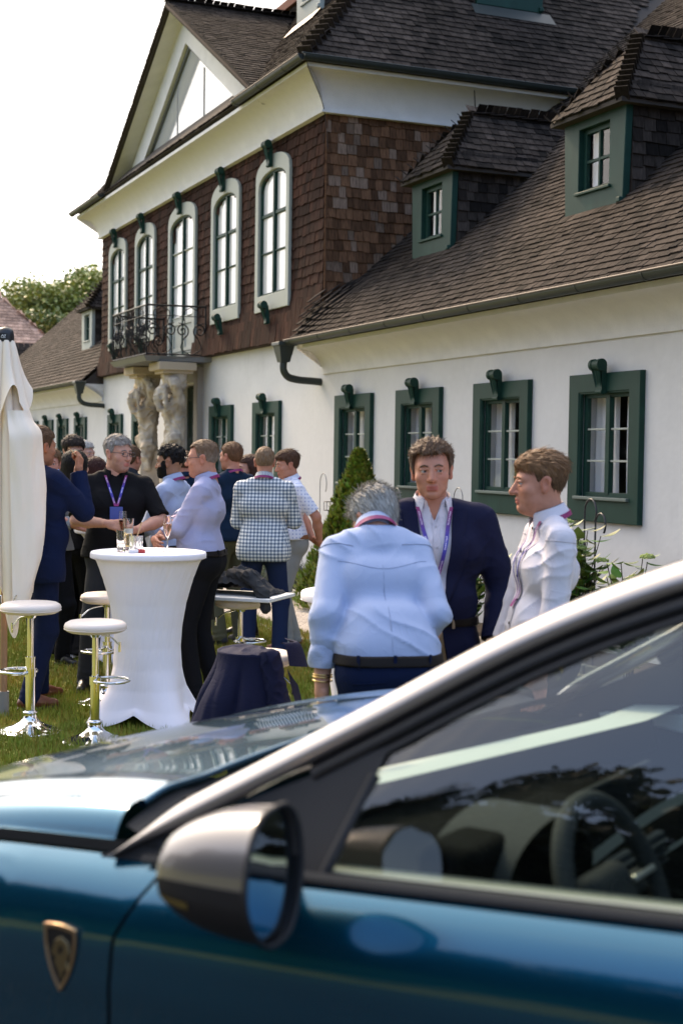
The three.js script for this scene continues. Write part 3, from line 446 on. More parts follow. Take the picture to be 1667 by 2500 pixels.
    const k = Math.max(1, Math.round(len / 0.62)); for (let i = 0; i < k; i++) { const c = (i + 0.5) / k * len; for (const sg of [-1, 1]) { const pts = []; for (let t = 0; t <= 22; t++) { const an = t / 22 * Math.PI * 3.4, r = 0.02 + 0.10 * t / 22; pts.push(on(c + sg * (0.14 + r * Math.cos(an) * 0.9), base + 0.38 + r * Math.sin(an))); } scr.push(tube(pts, 0.012, 44, 6)); scr.push(tube([on(c + sg * 0.02, base), on(c + sg * 0.16, base + 0.1), on(c + sg * 0.1, base + 0.28)], 0.008, 10, 5), tube([on(c, top_ - 0.02), on(c + sg * 0.13, top_ - 0.1), on(c + sg * 0.1, top_ - 0.28), on(c + sg * 0.2, base + 0.5)], 0.008, 12, 5)); } }
  }
  for (const p of [P0, P1, P2, P3]) rail.push(bar(p.clone().setY(base - 0.06), p.clone().setY(top_ + 0.03), 0.014));
  part('railing', rail, M.iron, bal); part('baluster', bars, M.iron, bal); part('scrollwork', scr, M.iron, bal);
}
// annex roof beyond the far wing and the neighbour's house
{
  const a = thing('annex_house', 'dark shingled cross roof with brick wall beyond the far wing', 'house', fac(47.5, 0, -1.0), FROT);
  part('wall', [box(4, 3.6, 7, 0, 1.8, 0)], M.brick, a);
  part('roof', [poly([[-2.4, 3.5, 4], [2.4, 3.5, 4], [2.4, 3.5, -4], [-2.4, 3.5, -4], [-1.2, 5.0, 1.6], [1.2, 5.0, 1.6], [1.2, 5.0, -2], [-1.2, 5.0, -2]], [[0, 1, 5, 4], [1, 2, 6, 5], [2, 3, 7, 6], [3, 0, 4, 7], [4, 5, 6, 7]])], M.roofBase, a);
  layShingles(a, [...shingleList(V(-2.4, 3.5, 4), X, V(0, 1.5, -2.4).normalize(), V(0, 2.4, 1.5).normalize(), 4.8, 2.8, 0.18, 0.22, (x, y) => x > y * 0.43 && x < 4.8 - y * 0.43), ...shingleList(V(2.4, 3.5, 4), V(0, 0, -1), V(-1.2, 1.5, 0).normalize(), V(1.5, 1.2, 0).normalize(), 8, 1.9, 0.18, 0.22, (x, y) => x > y * 1.2 && x < 8 - y * 1.1)], SH.roof, 0, 'roof_shingles');
  const h = thing('neighbour_house', 'distant house with pale pinkish shingle roof at the left edge', 'house', at(-150, 1100, 62).setY(-0.9), 0.5);
  part('wall', [box(11, 5.2, 9, 0, 2.6, 0)], M.plaster, h);
  const rm = mat(rgb(0.75, 0.47, 0.35), 0.9), pk = Array.from({ length: 8 }, (_, k) => mat(rgb(0.80 * (0.8 + k * 0.05), 0.51 * (0.8 + k * 0.05), 0.37 * (0.8 + k * 0.05)), 0.9));
  part('roof', [poly([[-6.2, 5, 5.2], [6.2, 5, 5.2], [6.2, 5, -5.2], [-6.2, 5, -5.2], [-2.4, 9.6, 0], [2.4, 9.6, 0]], [[0, 1, 5, 4], [1, 2, 5], [2, 3, 4, 5], [3, 0, 4]])], rm, h);
  const sl = Math.hypot(4.6, 5.2), s2 = Math.hypot(3.8, 4.6);
  layShingles(h, [...shingleList(V(-6.2, 5, 5.2), X, V(0, 4.6, -5.2).normalize(), V(0, 5.2, 4.6).normalize(), 12.4, sl, 0.22, 0.3, (x, y) => x > y / sl * 3.8 && x < 12.4 - y / sl * 3.8), ...shingleList(V(6.2, 5, 5.2), V(0, 0, -1), V(-3.8, 4.6, 0).normalize(), V(4.6, 3.8, 0).normalize(), 10.4, s2, 0.22, 0.3, (x, y) => x > y / s2 * 5.2 && x < 10.4 - y / s2 * 5.2)], pk, 0, 'roof_shingles');
}
// ---------------------------------------------------------------- distance fields and a surface-net mesher
// prims: [type, ...]; all return signed distance
const cap = (ax, ay, az, bx, by, bz, ra, rb = ra, sx = 1, sz = 1, k) => ({ t: 0, ax, ay, az, bx, by, bz, ra, rb, sx, sz, k });
const capV = (a, b, ra, rb = ra, o = {}) => ({ ...cap(a.x, a.y, a.z, b.x, b.y, b.z, ra, rb), ...o });
const ell = (x, y, z, rx, ry, rz, k) => ({ t: 1, x, y, z, rx, ry, rz, k });
function pd(p, x, y, z) {
  let d;
  if (p.t === 0) {
    const sx = p.sx, sz = p.sz, ux = (x - p.ax) / sx, uy = y - p.ay, uz = (z - p.az) / sz, bx = (p.bx - p.ax) / sx, by = p.by - p.ay, bz = (p.bz - p.az) / sz, bb = bx * bx + by * by + bz * bz;
    let t = bb > 0 ? (ux * bx + uy * by + uz * bz) / bb : 0; t = t < 0 ? 0 : t > 1 ? 1 : t;
    const ex = ux - bx * t, ey = uy - by * t, ez = uz - bz * t; d = (Math.sqrt(ex * ex + ey * ey + ez * ez) - (p.ra + (p.rb - p.ra) * t)) * Math.min(sx, sz, 1);
  } else {
    const ux = (x - p.x) / p.rx, uy = (y - p.y) / p.ry, uz = (z - p.z) / p.rz, l = Math.sqrt(ux * ux + uy * uy + uz * uz); const gx = ux / p.rx, gy = uy / p.ry, gz = uz / p.rz, gl = Math.sqrt(gx * gx + gy * gy + gz * gz);
    d = gl > 1e-9 ? l * (l - 1) / gl : -Math.min(p.rx, p.ry, p.rz);
  }
  if (p.cut) for (const c of p.cut) { const e = (x - c.x) * c.nx + (y - c.y) * c.ny + (z - c.z) * c.nz; if (e > d) d = e; }
  return d;
}
const cutAt = (pt, n) => ({ x: pt.x, y: pt.y, z: pt.z, nx: n.x, ny: n.y, nz: n.z });
const smin = (a, b, k) => { const h = k - Math.abs(a - b); return h > 0 ? Math.min(a, b) - h * h / (4 * k) : Math.min(a, b); };
const smax = (a, b, k) => -smin(-a, -b, k);
const field = (prims, k0) => (x, y, z) => { let d = 1e9; for (let i = 0; i < prims.length; i++) { const p = prims[i], e = pd(p, x, y, z), k = p.k ?? k0; if (p.sub) d = smax(d, -e, k); else d = d > 1e8 ? e : smin(d, e, k); } return d; };
function primBox(prims, pad) { const b = new THREE.Box3(); for (const p of prims) { if (p.sub) continue; if (p.t === 0) { const r = Math.max(p.ra, p.rb), rx = r * Math.max(p.sx, 1), rz = r * Math.max(p.sz, 1); b.expandByPoint(V(Math.min(p.ax, p.bx) - rx, Math.min(p.ay, p.by) - r, Math.min(p.az, p.bz) - rz)); b.expandByPoint(V(Math.max(p.ax, p.bx) + rx, Math.max(p.ay, p.by) + r, Math.max(p.az, p.bz) + rz)); } else { b.expandByPoint(V(p.x - p.rx, p.y - p.ry, p.z - p.rz)); b.expandByPoint(V(p.x + p.rx, p.y + p.ry, p.z + p.rz)); } } return b.expandByScalar(pad); }
function net(f, bx, c, colorFn, safety = 1.6) { // naive surface nets, skipping empty blocks
  const nx = Math.ceil((bx.max.x - bx.min.x) / c) + 1, ny = Math.ceil((bx.max.y - bx.min.y) / c) + 1, nz = Math.ceil((bx.max.z - bx.min.z) / c) + 1, x0 = bx.min.x, y0 = bx.min.y, z0 = bx.min.z;
  const val = new Float32Array(nx * ny * nz).fill(NaN), B = 4, R = B * c * 0.87 * safety;
  const id = (i, j, k) => (k * ny + j) * nx + i;
  const act = [];
  for (let bk = 0; bk < nz; bk += B) for (let bj = 0; bj < ny; bj += B) for (let bi = 0; bi < nx; bi += B) {
    const d = f(x0 + (bi + B / 2) * c, y0 + (bj + B / 2) * c, z0 + (bk + B / 2) * c); if (Math.abs(d) > R) continue;
    act.push([bi, bj, bk]);
    for (let k = bk; k <= Math.min(bk + B, nz - 1); k++) for (let j = bj; j <= Math.min(bj + B, ny - 1); j++) for (let i = bi; i <= Math.min(bi + B, nx - 1); i++) { const q = id(i, j, k); if (val[q] !== val[q]) val[q] = f(x0 + i * c, y0 + j * c, z0 + k * c); }
  }
  const vid = new Int32Array(nx * ny * nz).fill(-1), pos = [], idx = [];
  const E = [[0, 1], [0, 2], [0, 4], [1, 3], [1, 5], [2, 3], [2, 6], [3, 7], [4, 5], [4, 6], [5, 7], [6, 7]], v = new Float32Array(8);
  for (const [bi, bj, bk] of act) for (let k = bk; k < Math.min(bk + B, nz - 1); k++) for (let j = bj; j < Math.min(bj + B, ny - 1); j++) for (let i = bi; i < Math.min(bi + B, nx - 1); i++) {
    let m = 0; for (let q = 0; q < 8; q++) { v[q] = val[id(i + (q & 1), j + (q >> 1 & 1), k + (q >> 2))]; if (v[q] < 0) m |= 1 << q; }
    if (m === 0 || m === 255) continue;
    let sx = 0, sy = 0, sz = 0, n = 0;
    for (const [a, b] of E) { if ((v[a] < 0) === (v[b] < 0)) continue; const t = v[a] / (v[a] - v[b]); sx += (a & 1) + t * ((b & 1) - (a & 1)); sy += (a >> 1 & 1) + t * ((b >> 1 & 1) - (a >> 1 & 1)); sz += (a >> 2) + t * ((b >> 2) - (a >> 2)); n++; }
    vid[id(i, j, k)] = pos.length / 3; pos.push(x0 + (i + sx / n) * c, y0 + (j + sy / n) * c, z0 + (k + sz / n) * c);
  }
  const quad = (a, b, d, e, flip) => { if (a < 0 || b < 0 || d < 0 || e < 0) return; if (flip) idx.push(a, d, b, b, d, e); else idx.push(a, b, d, b, e, d); };
  for (const [bi, bj, bk] of act) for (let k = Math.max(bk, 1); k < Math.min(bk + B, nz - 1); k++) for (let j = Math.max(bj, 1); j < Math.min(bj + B, ny - 1); j++) for (let i = Math.max(bi, 1); i < Math.min(bi + B, nx - 1); i++) {
    const a = val[id(i, j, k)], s = a < 0, X1 = val[id(i + 1, j, k)], Y1 = val[id(i, j + 1, k)], Z1 = val[id(i, j, k + 1)];
    if (s !== (X1 < 0) && X1 === X1) quad(vid[id(i, j - 1, k - 1)], vid[id(i, j, k - 1)], vid[id(i, j - 1, k)], vid[id(i, j, k)], !s);
    if (s !== (Y1 < 0) && Y1 === Y1) quad(vid[id(i - 1, j, k - 1)], vid[id(i - 1, j, k)], vid[id(i, j, k - 1)], vid[id(i, j, k)], !s);
    if (s !== (Z1 < 0) && Z1 === Z1) quad(vid[id(i - 1, j - 1, k)], vid[id(i, j - 1, k)], vid[id(i - 1, j, k)], vid[id(i, j, k)], !s);
  }
  const nv = pos.length / 3, nor = new Float32Array(nv * 3), col = new Float32Array(nv * 3), uv = new Float32Array(nv * 2), h = c * 0.35;
  for (let q = 0; q < nv; q++) {
    let x = pos[q * 3], y = pos[q * 3 + 1], z = pos[q * 3 + 2]; const d0 = f(x, y, z);
    const e1 = f(x + h, y - h, z - h), e2 = f(x - h, y - h, z + h), e3 = f(x - h, y + h, z - h), e4 = f(x + h, y + h, z + h); let gx = e1 - e2 - e3 + e4, gy = -e1 - e2 + e3 + e4, gz = -e1 + e2 - e3 + e4; const l = Math.hypot(gx, gy, gz) || 1; gx /= l; gy /= l; gz /= l;
    const st = clamp(d0, -c, c) * 0.8; pos[q * 3] = x -= gx * st; pos[q * 3 + 1] = y -= gy * st; pos[q * 3 + 2] = z -= gz * st;
    nor[q * 3] = gx; nor[q * 3 + 1] = gy; nor[q * 3 + 2] = gz; uv[q * 2] = Math.abs(gx) > 0.75 ? z : x; uv[q * 2 + 1] = y;
    const cc = colorFn ? colorFn(x, y, z, gx, gy, gz) : [1, 1, 1]; col.set(cc, q * 3);
  }
  const g = new THREE.BufferGeometry(); g.setAttribute('position', new THREE.Float32BufferAttribute(pos, 3)); g.setAttribute('normal', new THREE.BufferAttribute(nor, 3)); g.setAttribute('color', new THREE.BufferAttribute(col, 3)); g.setAttribute('uv', new THREE.BufferAttribute(uv, 2)); g.setIndex(idx); return g;
}

// ---------------------------------------------------------------- people
const clothB = tex(512, 512, (u, v) => { // fine creases and weave, tile of half a metre
  const w1 = tn(u, v, 3, 2), a = 1 - Math.abs(tn(u + 0.05 * w1, v + 0.08 * w1, 5, 2, 0.6, 1.5)), b = 1 - Math.abs(tn(u, v + 0.06 * w1, 8, 2, 1.25, 0.75)), m = sstep(-0.2, 0.5, tn(u, v, 4, 2)); return clamp(0.35 + 0.42 * Math.pow(a, 9) * m + 0.3 * Math.pow(b, 10) * (1 - m) + 0.16 * w1 + 0.05 * tn(u, v, 60, 2)); }, false); clothB.repeat.set(2, 2);
const checkT = tex(64, 64, (u, v) => { const a = u < 0.5, b = v < 0.5, t = 0.04 * tn(u, v, 8, 2); return a && b ? [0.34 + t, 0.39 + t, 0.46 + t] : a || b ? [0.62 + t, 0.65 + t, 0.68 + t] : [0.92 + t, 0.91 + t, 0.89 + t]; }); checkT.repeat.set(35, 35);
const dotT = tex(64, 64, (u, v) => { const d = Math.hypot((u * 4 % 1) - 0.5, (v * 4 % 1) - 0.5); return d < 0.2 ? [0.62, 0.66, 0.80] : [0.86, 0.87, 0.92]; }); dotT.repeat.set(8, 8);
const stripeT = tex(64, 8, (u) => ((u * 4) % 1 < 0.35 ? [0.25, 0.35, 0.65] : [0.85, 0.87, 0.92])); stripeT.repeat.set(14, 1);
const cloth = (r, g, b, rough = 0.85, map) => new THREE.MeshPhysicalMaterial({ color: rgb(r, g, b), roughness: rough, side: THREE.DoubleSide, specularIntensity: (r + g + b) < 0.4 ? 0.12 : 0.3, sheen: (r + g + b) < 0.4 ? 0 : 0.12, sheenRoughness: 0.6, bumpMap: clothB, bumpScale: 0.0026, ...(map ? { map } : {}) });
const C = {
  paleBlue: cloth(0.36, 0.42, 0.585), lavender: cloth(0.36, 0.365, 0.53), white: cloth(0.62, 0.595, 0.65), check: cloth(1, 1, 1, 0.85, checkT), dots: cloth(1, 1, 1, 0.85, dotT), stripes: cloth(1, 1, 1, 0.85, stripeT),
  black: cloth(0.010, 0.010, 0.011, 0.75), blackT: cloth(0.011, 0.011, 0.013, 0.85), charcoal: cloth(0.032, 0.034, 0.038, 0.85), navy: cloth(0.008, 0.014, 0.044, 0.75), navyDark: cloth(0.011, 0.013, 0.036, 0.7), navyT: cloth(0.010, 0.022, 0.045, 0.85), jeans: cloth(0.018, 0.028, 0.07, 0.9), grey: cloth(0.26, 0.26, 0.25, 0.9), tan: cloth(0.32, 0.235, 0.16, 0.85), olive: cloth(0.10, 0.10, 0.065, 0.9), knit: cloth(0.23, 0.23, 0.235, 0.95), jacketGrey: cloth(0.042, 0.043, 0.046, 0.9),
  leatherBrown: mat(rgb(0.11, 0.034, 0.016), 0.35), leatherTan: mat(rgb(0.20, 0.07, 0.025), 0.45), leatherBlack: mat(rgb(0.012, 0.011, 0.011), 0.35), sneaker: mat(rgb(0.012, 0.014, 0.022), 0.7), sole: mat(rgb(0.45, 0.45, 0.44), 0.7), soleDark: mat(rgb(0.03, 0.025, 0.02), 0.7), belt: phys(rgb(0.010, 0.007, 0.006), 0.6, { specularIntensity: 0.3 }), beltTan: mat(rgb(0.20, 0.075, 0.028), 0.5), metal: mat(rgb(0.6, 0.6, 0.6), 0.2, { metalness: 1 }), gold: mat(rgb(0.75, 0.55, 0.22), 0.22, { metalness: 1 }), lens: phys(rgb(1, 1, 1), 0.02, { transmission: 1, thickness: 0, ior: 1.4 }), frameDark: mat(rgb(0.02, 0.022, 0.03), 0.35),
  skin: new THREE.MeshPhysicalMaterial({ color: 0xffffff, vertexColors: true, roughness: 0.55, specularIntensity: 0.6, side: THREE.DoubleSide }), hair: new THREE.MeshPhysicalMaterial({ color: 0xffffff, vertexColors: true, roughness: 0.6, specularIntensity: 0.3, side: THREE.DoubleSide }), eye: mat(0xffffff, 0.4, { vertexColors: true }),
};
const lanyT = (() => { const c = document.createElement('canvas'); c.width = 1024; c.height = 64; const g = c.getContext('2d'); const gr = g.createLinearGradient(0, 0, 1024, 0); [[0, '#8a1f5c'], [0.25, '#5a2a84'], [0.5, '#2430a0'], [0.75, '#4a2a86'], [1, '#a8307a']].forEach(([a, b]) => gr.addColorStop(a, b)); g.fillStyle = gr; g.fillRect(0, 0, 1024, 64); g.fillStyle = '#e8dcea'; g.font = 'bold 34px sans-serif'; g.textBaseline = 'middle'; for (let i = 0; i < 3; i++) g.fillText('STELLANTIS', 60 + i * 340, 33); const t = new THREE.CanvasTexture(c); t.colorSpace = THREE.SRGBColorSpace; return t; })();
C.lanyard = mat(0xffffff, 0.45, { map: lanyT }); C.badge = mat(rgb(0.05, 0.08, 0.32), 0.4);

// two-bone limb
function joint(a, c, l1, l2, pole) { const d = c.clone().sub(a); let L = d.length(); const mx = (l1 + l2) * 0.998; if (L > mx) { c = a.clone().addScaledVector(d, mx / L); L = mx; d.copy(c).sub(a); } const t = (l1 * l1 - l2 * l2 + L * L) / (2 * L), h = Math.sqrt(Math.max(0, l1 * l1 - t * t)); const u = d.normalize(), p = pole.clone().addScaledVector(u, -pole.dot(u)).normalize(); return { mid: a.clone().addScaledVector(u, t).addScaledVector(p, h), end: c }; }

// hand: wrist w, dir (towards the fingers), nrm (back of the hand), side +1 = thumb on the +cross side, curl 0..1
function handPrims(w, dir, nrm, thumbSide, curl = 0.3, spread = 0.1, s = 1) {
  const d = dir.clone().normalize(), n = nrm.clone().addScaledVector(d, -nrm.dot(d)).normalize(), t = d.clone().cross(n).normalize().multiplyScalar(thumbSide), P = [];
  const at3 = (a, b, c) => w.clone().addScaledVector(d, a * s).addScaledVector(t, b * s).addScaledVector(n, c * s);
  P.push(capV(at3(-0.02, 0, 0), at3(0.02, 0, 0), 0.026 * s, 0.027 * s));
  for (const b of [-0.028, -0.010, 0.010, 0.027]) P.push(capV(at3(0.012, b * 0.7, 0), at3(0.082, b, 0), 0.0155 * s, 0.0135 * s));
  const fl = [0.066, 0.080, 0.085, 0.076], fb = [-0.031, -0.011, 0.010, 0.030];
  for (let i = 0; i < 4; i++) {
    let p = at3(0.085, fb[i], 0), ang = curl * 0.55, L = fl[i] * s; const sp = (i - 1.5) * spread * 0.25;
    for (let k = 0; k < 3; k++) { const l = L * [0.45, 0.31, 0.24][k], dd = d.clone().multiplyScalar(Math.cos(ang)).addScaledVector(n, -Math.sin(ang)).addScaledVector(t, sp).normalize(), q = p.clone().addScaledVector(dd, l); P.push(capV(p, q, (0.0098 - k * 0.0009) * s, (0.0092 - k * 0.001) * s, { k: k ? 0.004 : 0.007 })); p = q; ang += curl * [1.5, 1.1, 0][k]; }
  }
  let p = at3(0.025, 0.026, -0.006); for (const [a, b, c, r] of [[0.038, 0.026, -0.016, 0.0135], [0.030, 0.006, -0.008 - 0.02 * curl, 0.0105], [0.022, -0.004 - 0.01 * curl, -0.004 - 0.012 * curl, 0.0095]]) { const q = p.clone().addScaledVector(d, a * s).addScaledVector(t, b * s).addScaledVector(n, c * s); P.push(capV(p, q, r * s, r * 0.92 * s, { k: 0.006 })); p = q; }
  return P;
}
function headField(o) {
  const w = o.wide ?? 1, j = o.jowl ?? 0, P = [ell(0, 0.028, -0.016, 0.0765 * w, 0.090, 0.097), ell(0, -0.028, 0.024, 0.064 * w, 0.082, 0.068, 0.03), ell(0, -0.072, 0.026, (0.053 + j) * w, 0.042, 0.056, 0.03), cap(-0.010, -0.101, 0.070, 0.010, -0.101, 0.070, 0.018, 0.018, 1, 1, 0.022),
    cap(-0.040, 0.019, 0.066, 0.040, 0.019, 0.066, 0.015, 0.015, 1, 1, 0.02), ell(-0.045, -0.030, 0.052, 0.024, 0.022, 0.024, 0.02), ell(0.045, -0.030, 0.052, 0.024, 0.022, 0.024, 0.02),
    { ...ell(-0.032, 0.001, 0.099, 0.019, 0.012, 0.017, 0.012), sub: true }, { ...ell(0.032, 0.001, 0.099, 0.019, 0.012, 0.017, 0.012), sub: true },
    cap(0, 0.010, 0.083, 0, -0.036, 0.104 + (o.nose ?? 0), 0.0085, 0.0135, 1, 1, 0.010), ell(-0.012, -0.040, 0.094, 0.0095, 0.008, 0.011, 0.006), ell(0.012, -0.040, 0.094, 0.0095, 0.008, 0.011, 0.006),
    cap(-0.017, -0.0675, 0.084, 0.017, -0.0675, 0.084, 0.0075, 0.0075, 1, 1, 0.006), cap(0, -0.066, 0.089, 0, -0.066, 0.089, 0.0078, 0.0078, 1.8, 1, 0.006), cap(-0.014, -0.079, 0.085, 0.014, -0.079, 0.085, 0.0085, 0.0085, 1, 1, 0.006),
    { ...cap(-0.024, -0.0733, 0.0965, 0.024, -0.0733, 0.0965, 0.0016, 0.0016, 1, 1, 0.003), sub: true }, { ...cap(-0.02, -0.090, 0.0935, 0.02, -0.090, 0.0935, 0.004, 0.004, 1, 1, 0.008), sub: true },
    { ...cap(-0.020, -0.042, 0.098, -0.032, -0.068, 0.086, 0.0015, 0.0015, 1, 1, 0.006), sub: true }, { ...cap(0.020, -0.042, 0.098, 0.032, -0.068, 0.086, 0.0015, 0.0015, 1, 1, 0.006), sub: true },
    cap(-0.044, 0.0065, 0.082, -0.021, 0.0075, 0.087, 0.0045, 0.0045, 1, 1, 0.004), cap(0.021, 0.0075, 0.087, 0.044, 0.0065, 0.082, 0.0045, 0.0045, 1, 1, 0.004), cap(-0.041, -0.009, 0.082, -0.023, -0.010, 0.085, 0.003, 0.003, 1, 1, 0.005), cap(0.023, -0.010, 0.085, 0.041, -0.009, 0.082, 0.003, 0.003, 1, 1, 0.005)];
  for (const s of [-1, 1]) P.push(ell(s * 0.0795 * w, -0.006, -0.012, 0.0085, 0.033, 0.019, 0.008), ell(s * 0.083 * w, 0.010, -0.018, 0.009, 0.018, 0.017, 0.006), ell(s * 0.077 * w, -0.032, -0.006, 0.008, 0.011, 0.009, 0.008), { ...ell(s * 0.090 * w, -0.003, -0.010, 0.007, 0.017, 0.0085, 0.006), sub: true });
  P.push(cap(0, -0.06, -0.026, 0, -0.10, -0.034, 0.053 + j * 0.6, 0.054 + j * 0.8, 1, 1, 0.03)); if (j > 0.004) P.push(ell(0, -0.108, 0.030, 0.036, 0.026, 0.04, 0.03));
  return P;
}
const EYEG = (() => { const g = new THREE.SphereGeometry(0.0125, 20, 14).rotateX(Math.PI / 2), p = g.attributes.position, c = []; for (let i = 0; i < p.count; i++) { const a = Math.acos(clamp(p.getZ(i) / 0.0125, -1, 1)); c.push(...(a < 0.26 ? [0.01, 0.01, 0.01] : a < 0.62 ? [0.07, 0.055, 0.045] : [0.42, 0.37, 0.34])); } g.setAttribute('color', new THREE.Float32BufferAttribute(c, 3)); return g; })();

const strandG = (() => { const pos = [], idx = []; for (let i = 0; i <= 4; i++) { const t = i / 4, w = 0.5 * (1 - 0.75 * t * t), z = 0.22 * Math.sin(t * 2.2) - 0.05 * t; pos.push(-w, t, z, w, t, z); } for (let i = 0; i < 4; i++) { const a = i * 2; idx.push(a, a + 1, a + 2, a + 1, a + 3, a + 2); } const g = new THREE.BufferGeometry(); g.setAttribute('position', new THREE.Float32BufferAttribute(pos, 3)); g.setIndex(idx); g.computeVertexNormals(); return g; })();
const strandM = new THREE.MeshPhysicalMaterial({ color: 0xffffff, roughness: 0.5, specularIntensity: 0.4, side: THREE.DoubleSide });
function strands(parent, g, n, hr) { // locks of hair combed back and down over the scalp
  if (!n) return; const p = g.attributes.position, q = g.attributes.normal, c = g.attributes.color, N = p.count, im = new THREE.InstancedMesh(strandG, strandM, n), m = new THREE.Matrix4(), col = new THREE.Color(); let k = 0, guard = 0;
  while (k < n && guard++ < n * 20) {
    const i = Math.floor(rnd() * N), P = V(p.getX(i), p.getY(i), p.getZ(i)), nn = V(q.getX(i), q.getY(i), q.getZ(i)); const out = P.clone().sub(V(0, 0.01, -0.015)).normalize(); if (nn.dot(out) < 0.25) continue;
    const curl = hr.curl ?? 0.7, top = sstep(0.04, 0.09, P.y); const comb = hr.comb ?? [0.25, -0.2, -0.9]; let f = V(comb[0] * top + rr(-0.3, 0.3) * curl + out.x * 0.2, mix(-1, comb[1], top) + rr(-0.3, 0.3) * curl, mix(-0.35, comb[2], top) + rr(-0.3, 0.3) * curl); f.addScaledVector(nn, -f.dot(nn)); if (f.length() < 0.05) continue; f.normalize();
    const L = (hr.len ?? 0.026) * rr(0.6, 1.2) * mix(0.7, 1.2, top), w = rr(0.0016, 0.0034), y = f.clone().addScaledVector(nn, rr(0.02, hr.lift ?? 0.14)).normalize(), x = y.clone().cross(nn).normalize(), z = x.clone().cross(y);
    if (z.dot(nn) < 0) { z.negate(); x.negate(); }
    m.makeBasis(x.multiplyScalar(w), y.multiplyScalar(L), z.multiplyScalar(L * 0.55)).setPosition(P.addScaledVector(nn, -0.001)); im.setMatrixAt(k, m); const s = rr(0.55, 1.6); im.setColorAt(k, col.setRGB(c.getX(i) * s, c.getY(i) * s, c.getZ(i) * s)); k++;
  }
  im.count = k; im.name = 'hair_strands'; im.userData.kind = 'stuff'; im.castShadow = im.receiveShadow = true; parent.add(im); parent.userData.strands = 1; delete parent.userData.strands; return im;
}
function person(o) {
  const H = o.h ?? 1.78, S = H / 1.78, root = thing('person', o.label, o.sex ?? 'person', o.pos, (o.turn ?? 0) * Math.PI / 180);
  const cell = o.cell ?? 0.012, fat = o.fat ?? 0, lean = o.lean ?? 0, side = o.side ?? 0, hipY = 0.93 * S, wd = (o.wide ?? 1);
  // spine bend above the hips
  const T = (x, y, z) => { const dy = y * S - hipY; if (dy <= 0) return V(x * S, y * S, z * S); const k = clamp(dy / (0.35 * S)), a = lean * k, zz = z * S; return V(x * S + side * dy, hipY + dy * Math.cos(a) - zz * Math.sin(a), dy * Math.sin(a) + zz * Math.cos(a)); };
  const c2 = (a, b, r, r2, sx, sz, k) => ({ ...cap(...a.toArray(), ...b.toArray(), r * S, (r2 ?? r) * S, sx ?? 1, sz ?? 1, k) });
  const torso = (e0, e = e0 - (o.slim ?? 0)) => [
    c2(T(-0.075, 0.93, -0.01), T(0.075, 0.93, -0.01), 0.112 + e + fat * 0.4, undefined, 1, 0.95), c2(T(-0.05, 1.09, 0.012 + fat * 0.5), T(0.05, 1.09, 0.012 + fat * 0.5), 0.112 + e + fat, undefined, 1, 0.9),
    c2(T(-0.085 * wd, 1.30, 0.0), T(0.085 * wd, 1.30, 0.0), 0.116 + e + fat * 0.35, undefined, 1, 0.92), c2(T(-0.145 * wd, 1.435, -0.015), T(0.145 * wd, 1.435, -0.015), 0.058 + e, undefined, 1, 1), c2(T(-0.09, 1.475, -0.02), T(0.09, 1.475, -0.02), 0.045 + e * 0.8, undefined, 1, 1, 0.05), c2(T(0, 1.47, -0.02), T(0, 1.535, -0.01), 0.062 + e * 0.3, 0.056 + e * 0.2, 1, 1, 0.05)];
  // arms
  const arms = {}; for (const [nm, sg] of [['L', 1], ['R', -1]]) {
    const a = o['arm' + nm] ?? {}, sh = T(sg * 0.185 * wd, 1.435, -0.012), w = a.w ? V(...a.w).multiplyScalar(S) : V(sg * 0.26 * wd, 0.86, 0.06).multiplyScalar(S); const pole = V(...(a.pole ?? [sg * 0.5, 0, -1])); const J = joint(sh, w, 0.295 * S, 0.265 * S, pole); const fd = J.end.clone().sub(J.mid).normalize();
    arms[nm] = { sh, el: J.mid, wr: J.end, fd, sg, dir: a.dir ? V(...a.dir) : fd.clone(), nrm: a.nrm ? V(...a.nrm) : V(sg, 0, 0.2), curl: a.curl ?? 0.45, sleeve: a.sleeve ?? o.sleeve ?? 1 };
    
  }
  // legs
  const legs = {}; for (const [nm, sg] of [['L', 1], ['R', -1]]) {
    const f = o['foot' + nm] ?? [sg * 0.115, 0.0, sg * 12], hp = V(sg * 0.088, 0.92, -0.005).multiplyScalar(S), an = V(f[0], 0.085 + (f[3] ?? 0), f[1]).multiplyScalar(S), yaw = f[2] * Math.PI / 180; const J = joint(hp, an, 0.43 * S, 0.425 * S, V(Math.sin(yaw), 0, 1)); legs[nm] = { hp, kn: J.mid, an: J.end, yaw, sg };
  }
  // ---- head
  const hp = o.head ?? {}, neck = T(0, 1.535, -0.012), q = new THREE.Quaternion().setFromEuler(new THREE.Euler((hp.pitch ?? 0) * Math.PI / 180 + lean * 0.5, (hp.yaw ?? 0) * Math.PI / 180, (hp.roll ?? 0) * Math.PI / 180, 'YXZ')), hs = S * (o.headScale ?? 1), hc = V(...(hp.off ?? [0, 0, 0])).multiplyScalar(S).add(neck).add(V(0, 0.120, 0.030).multiplyScalar(hs).applyQuaternion(q.clone().slerp(new THREE.Quaternion(), 0.25)));
  const hm = new THREE.Matrix4().compose(hc, q, V(hs, hs, hs));
  const tone = o.skin ?? [0.46, 0.235, 0.155], hfp = headField(hp), hBase = field([...hfp.slice(0, 4), ...hfp.slice(23)], 0.02), hAll = field(hfp, 0.02), hf = (x, y, z) => { const d = hBase(x, y, z); return d > 0.05 || d < -0.05 || z < -0.002 ? d : hAll(x, y, z); };
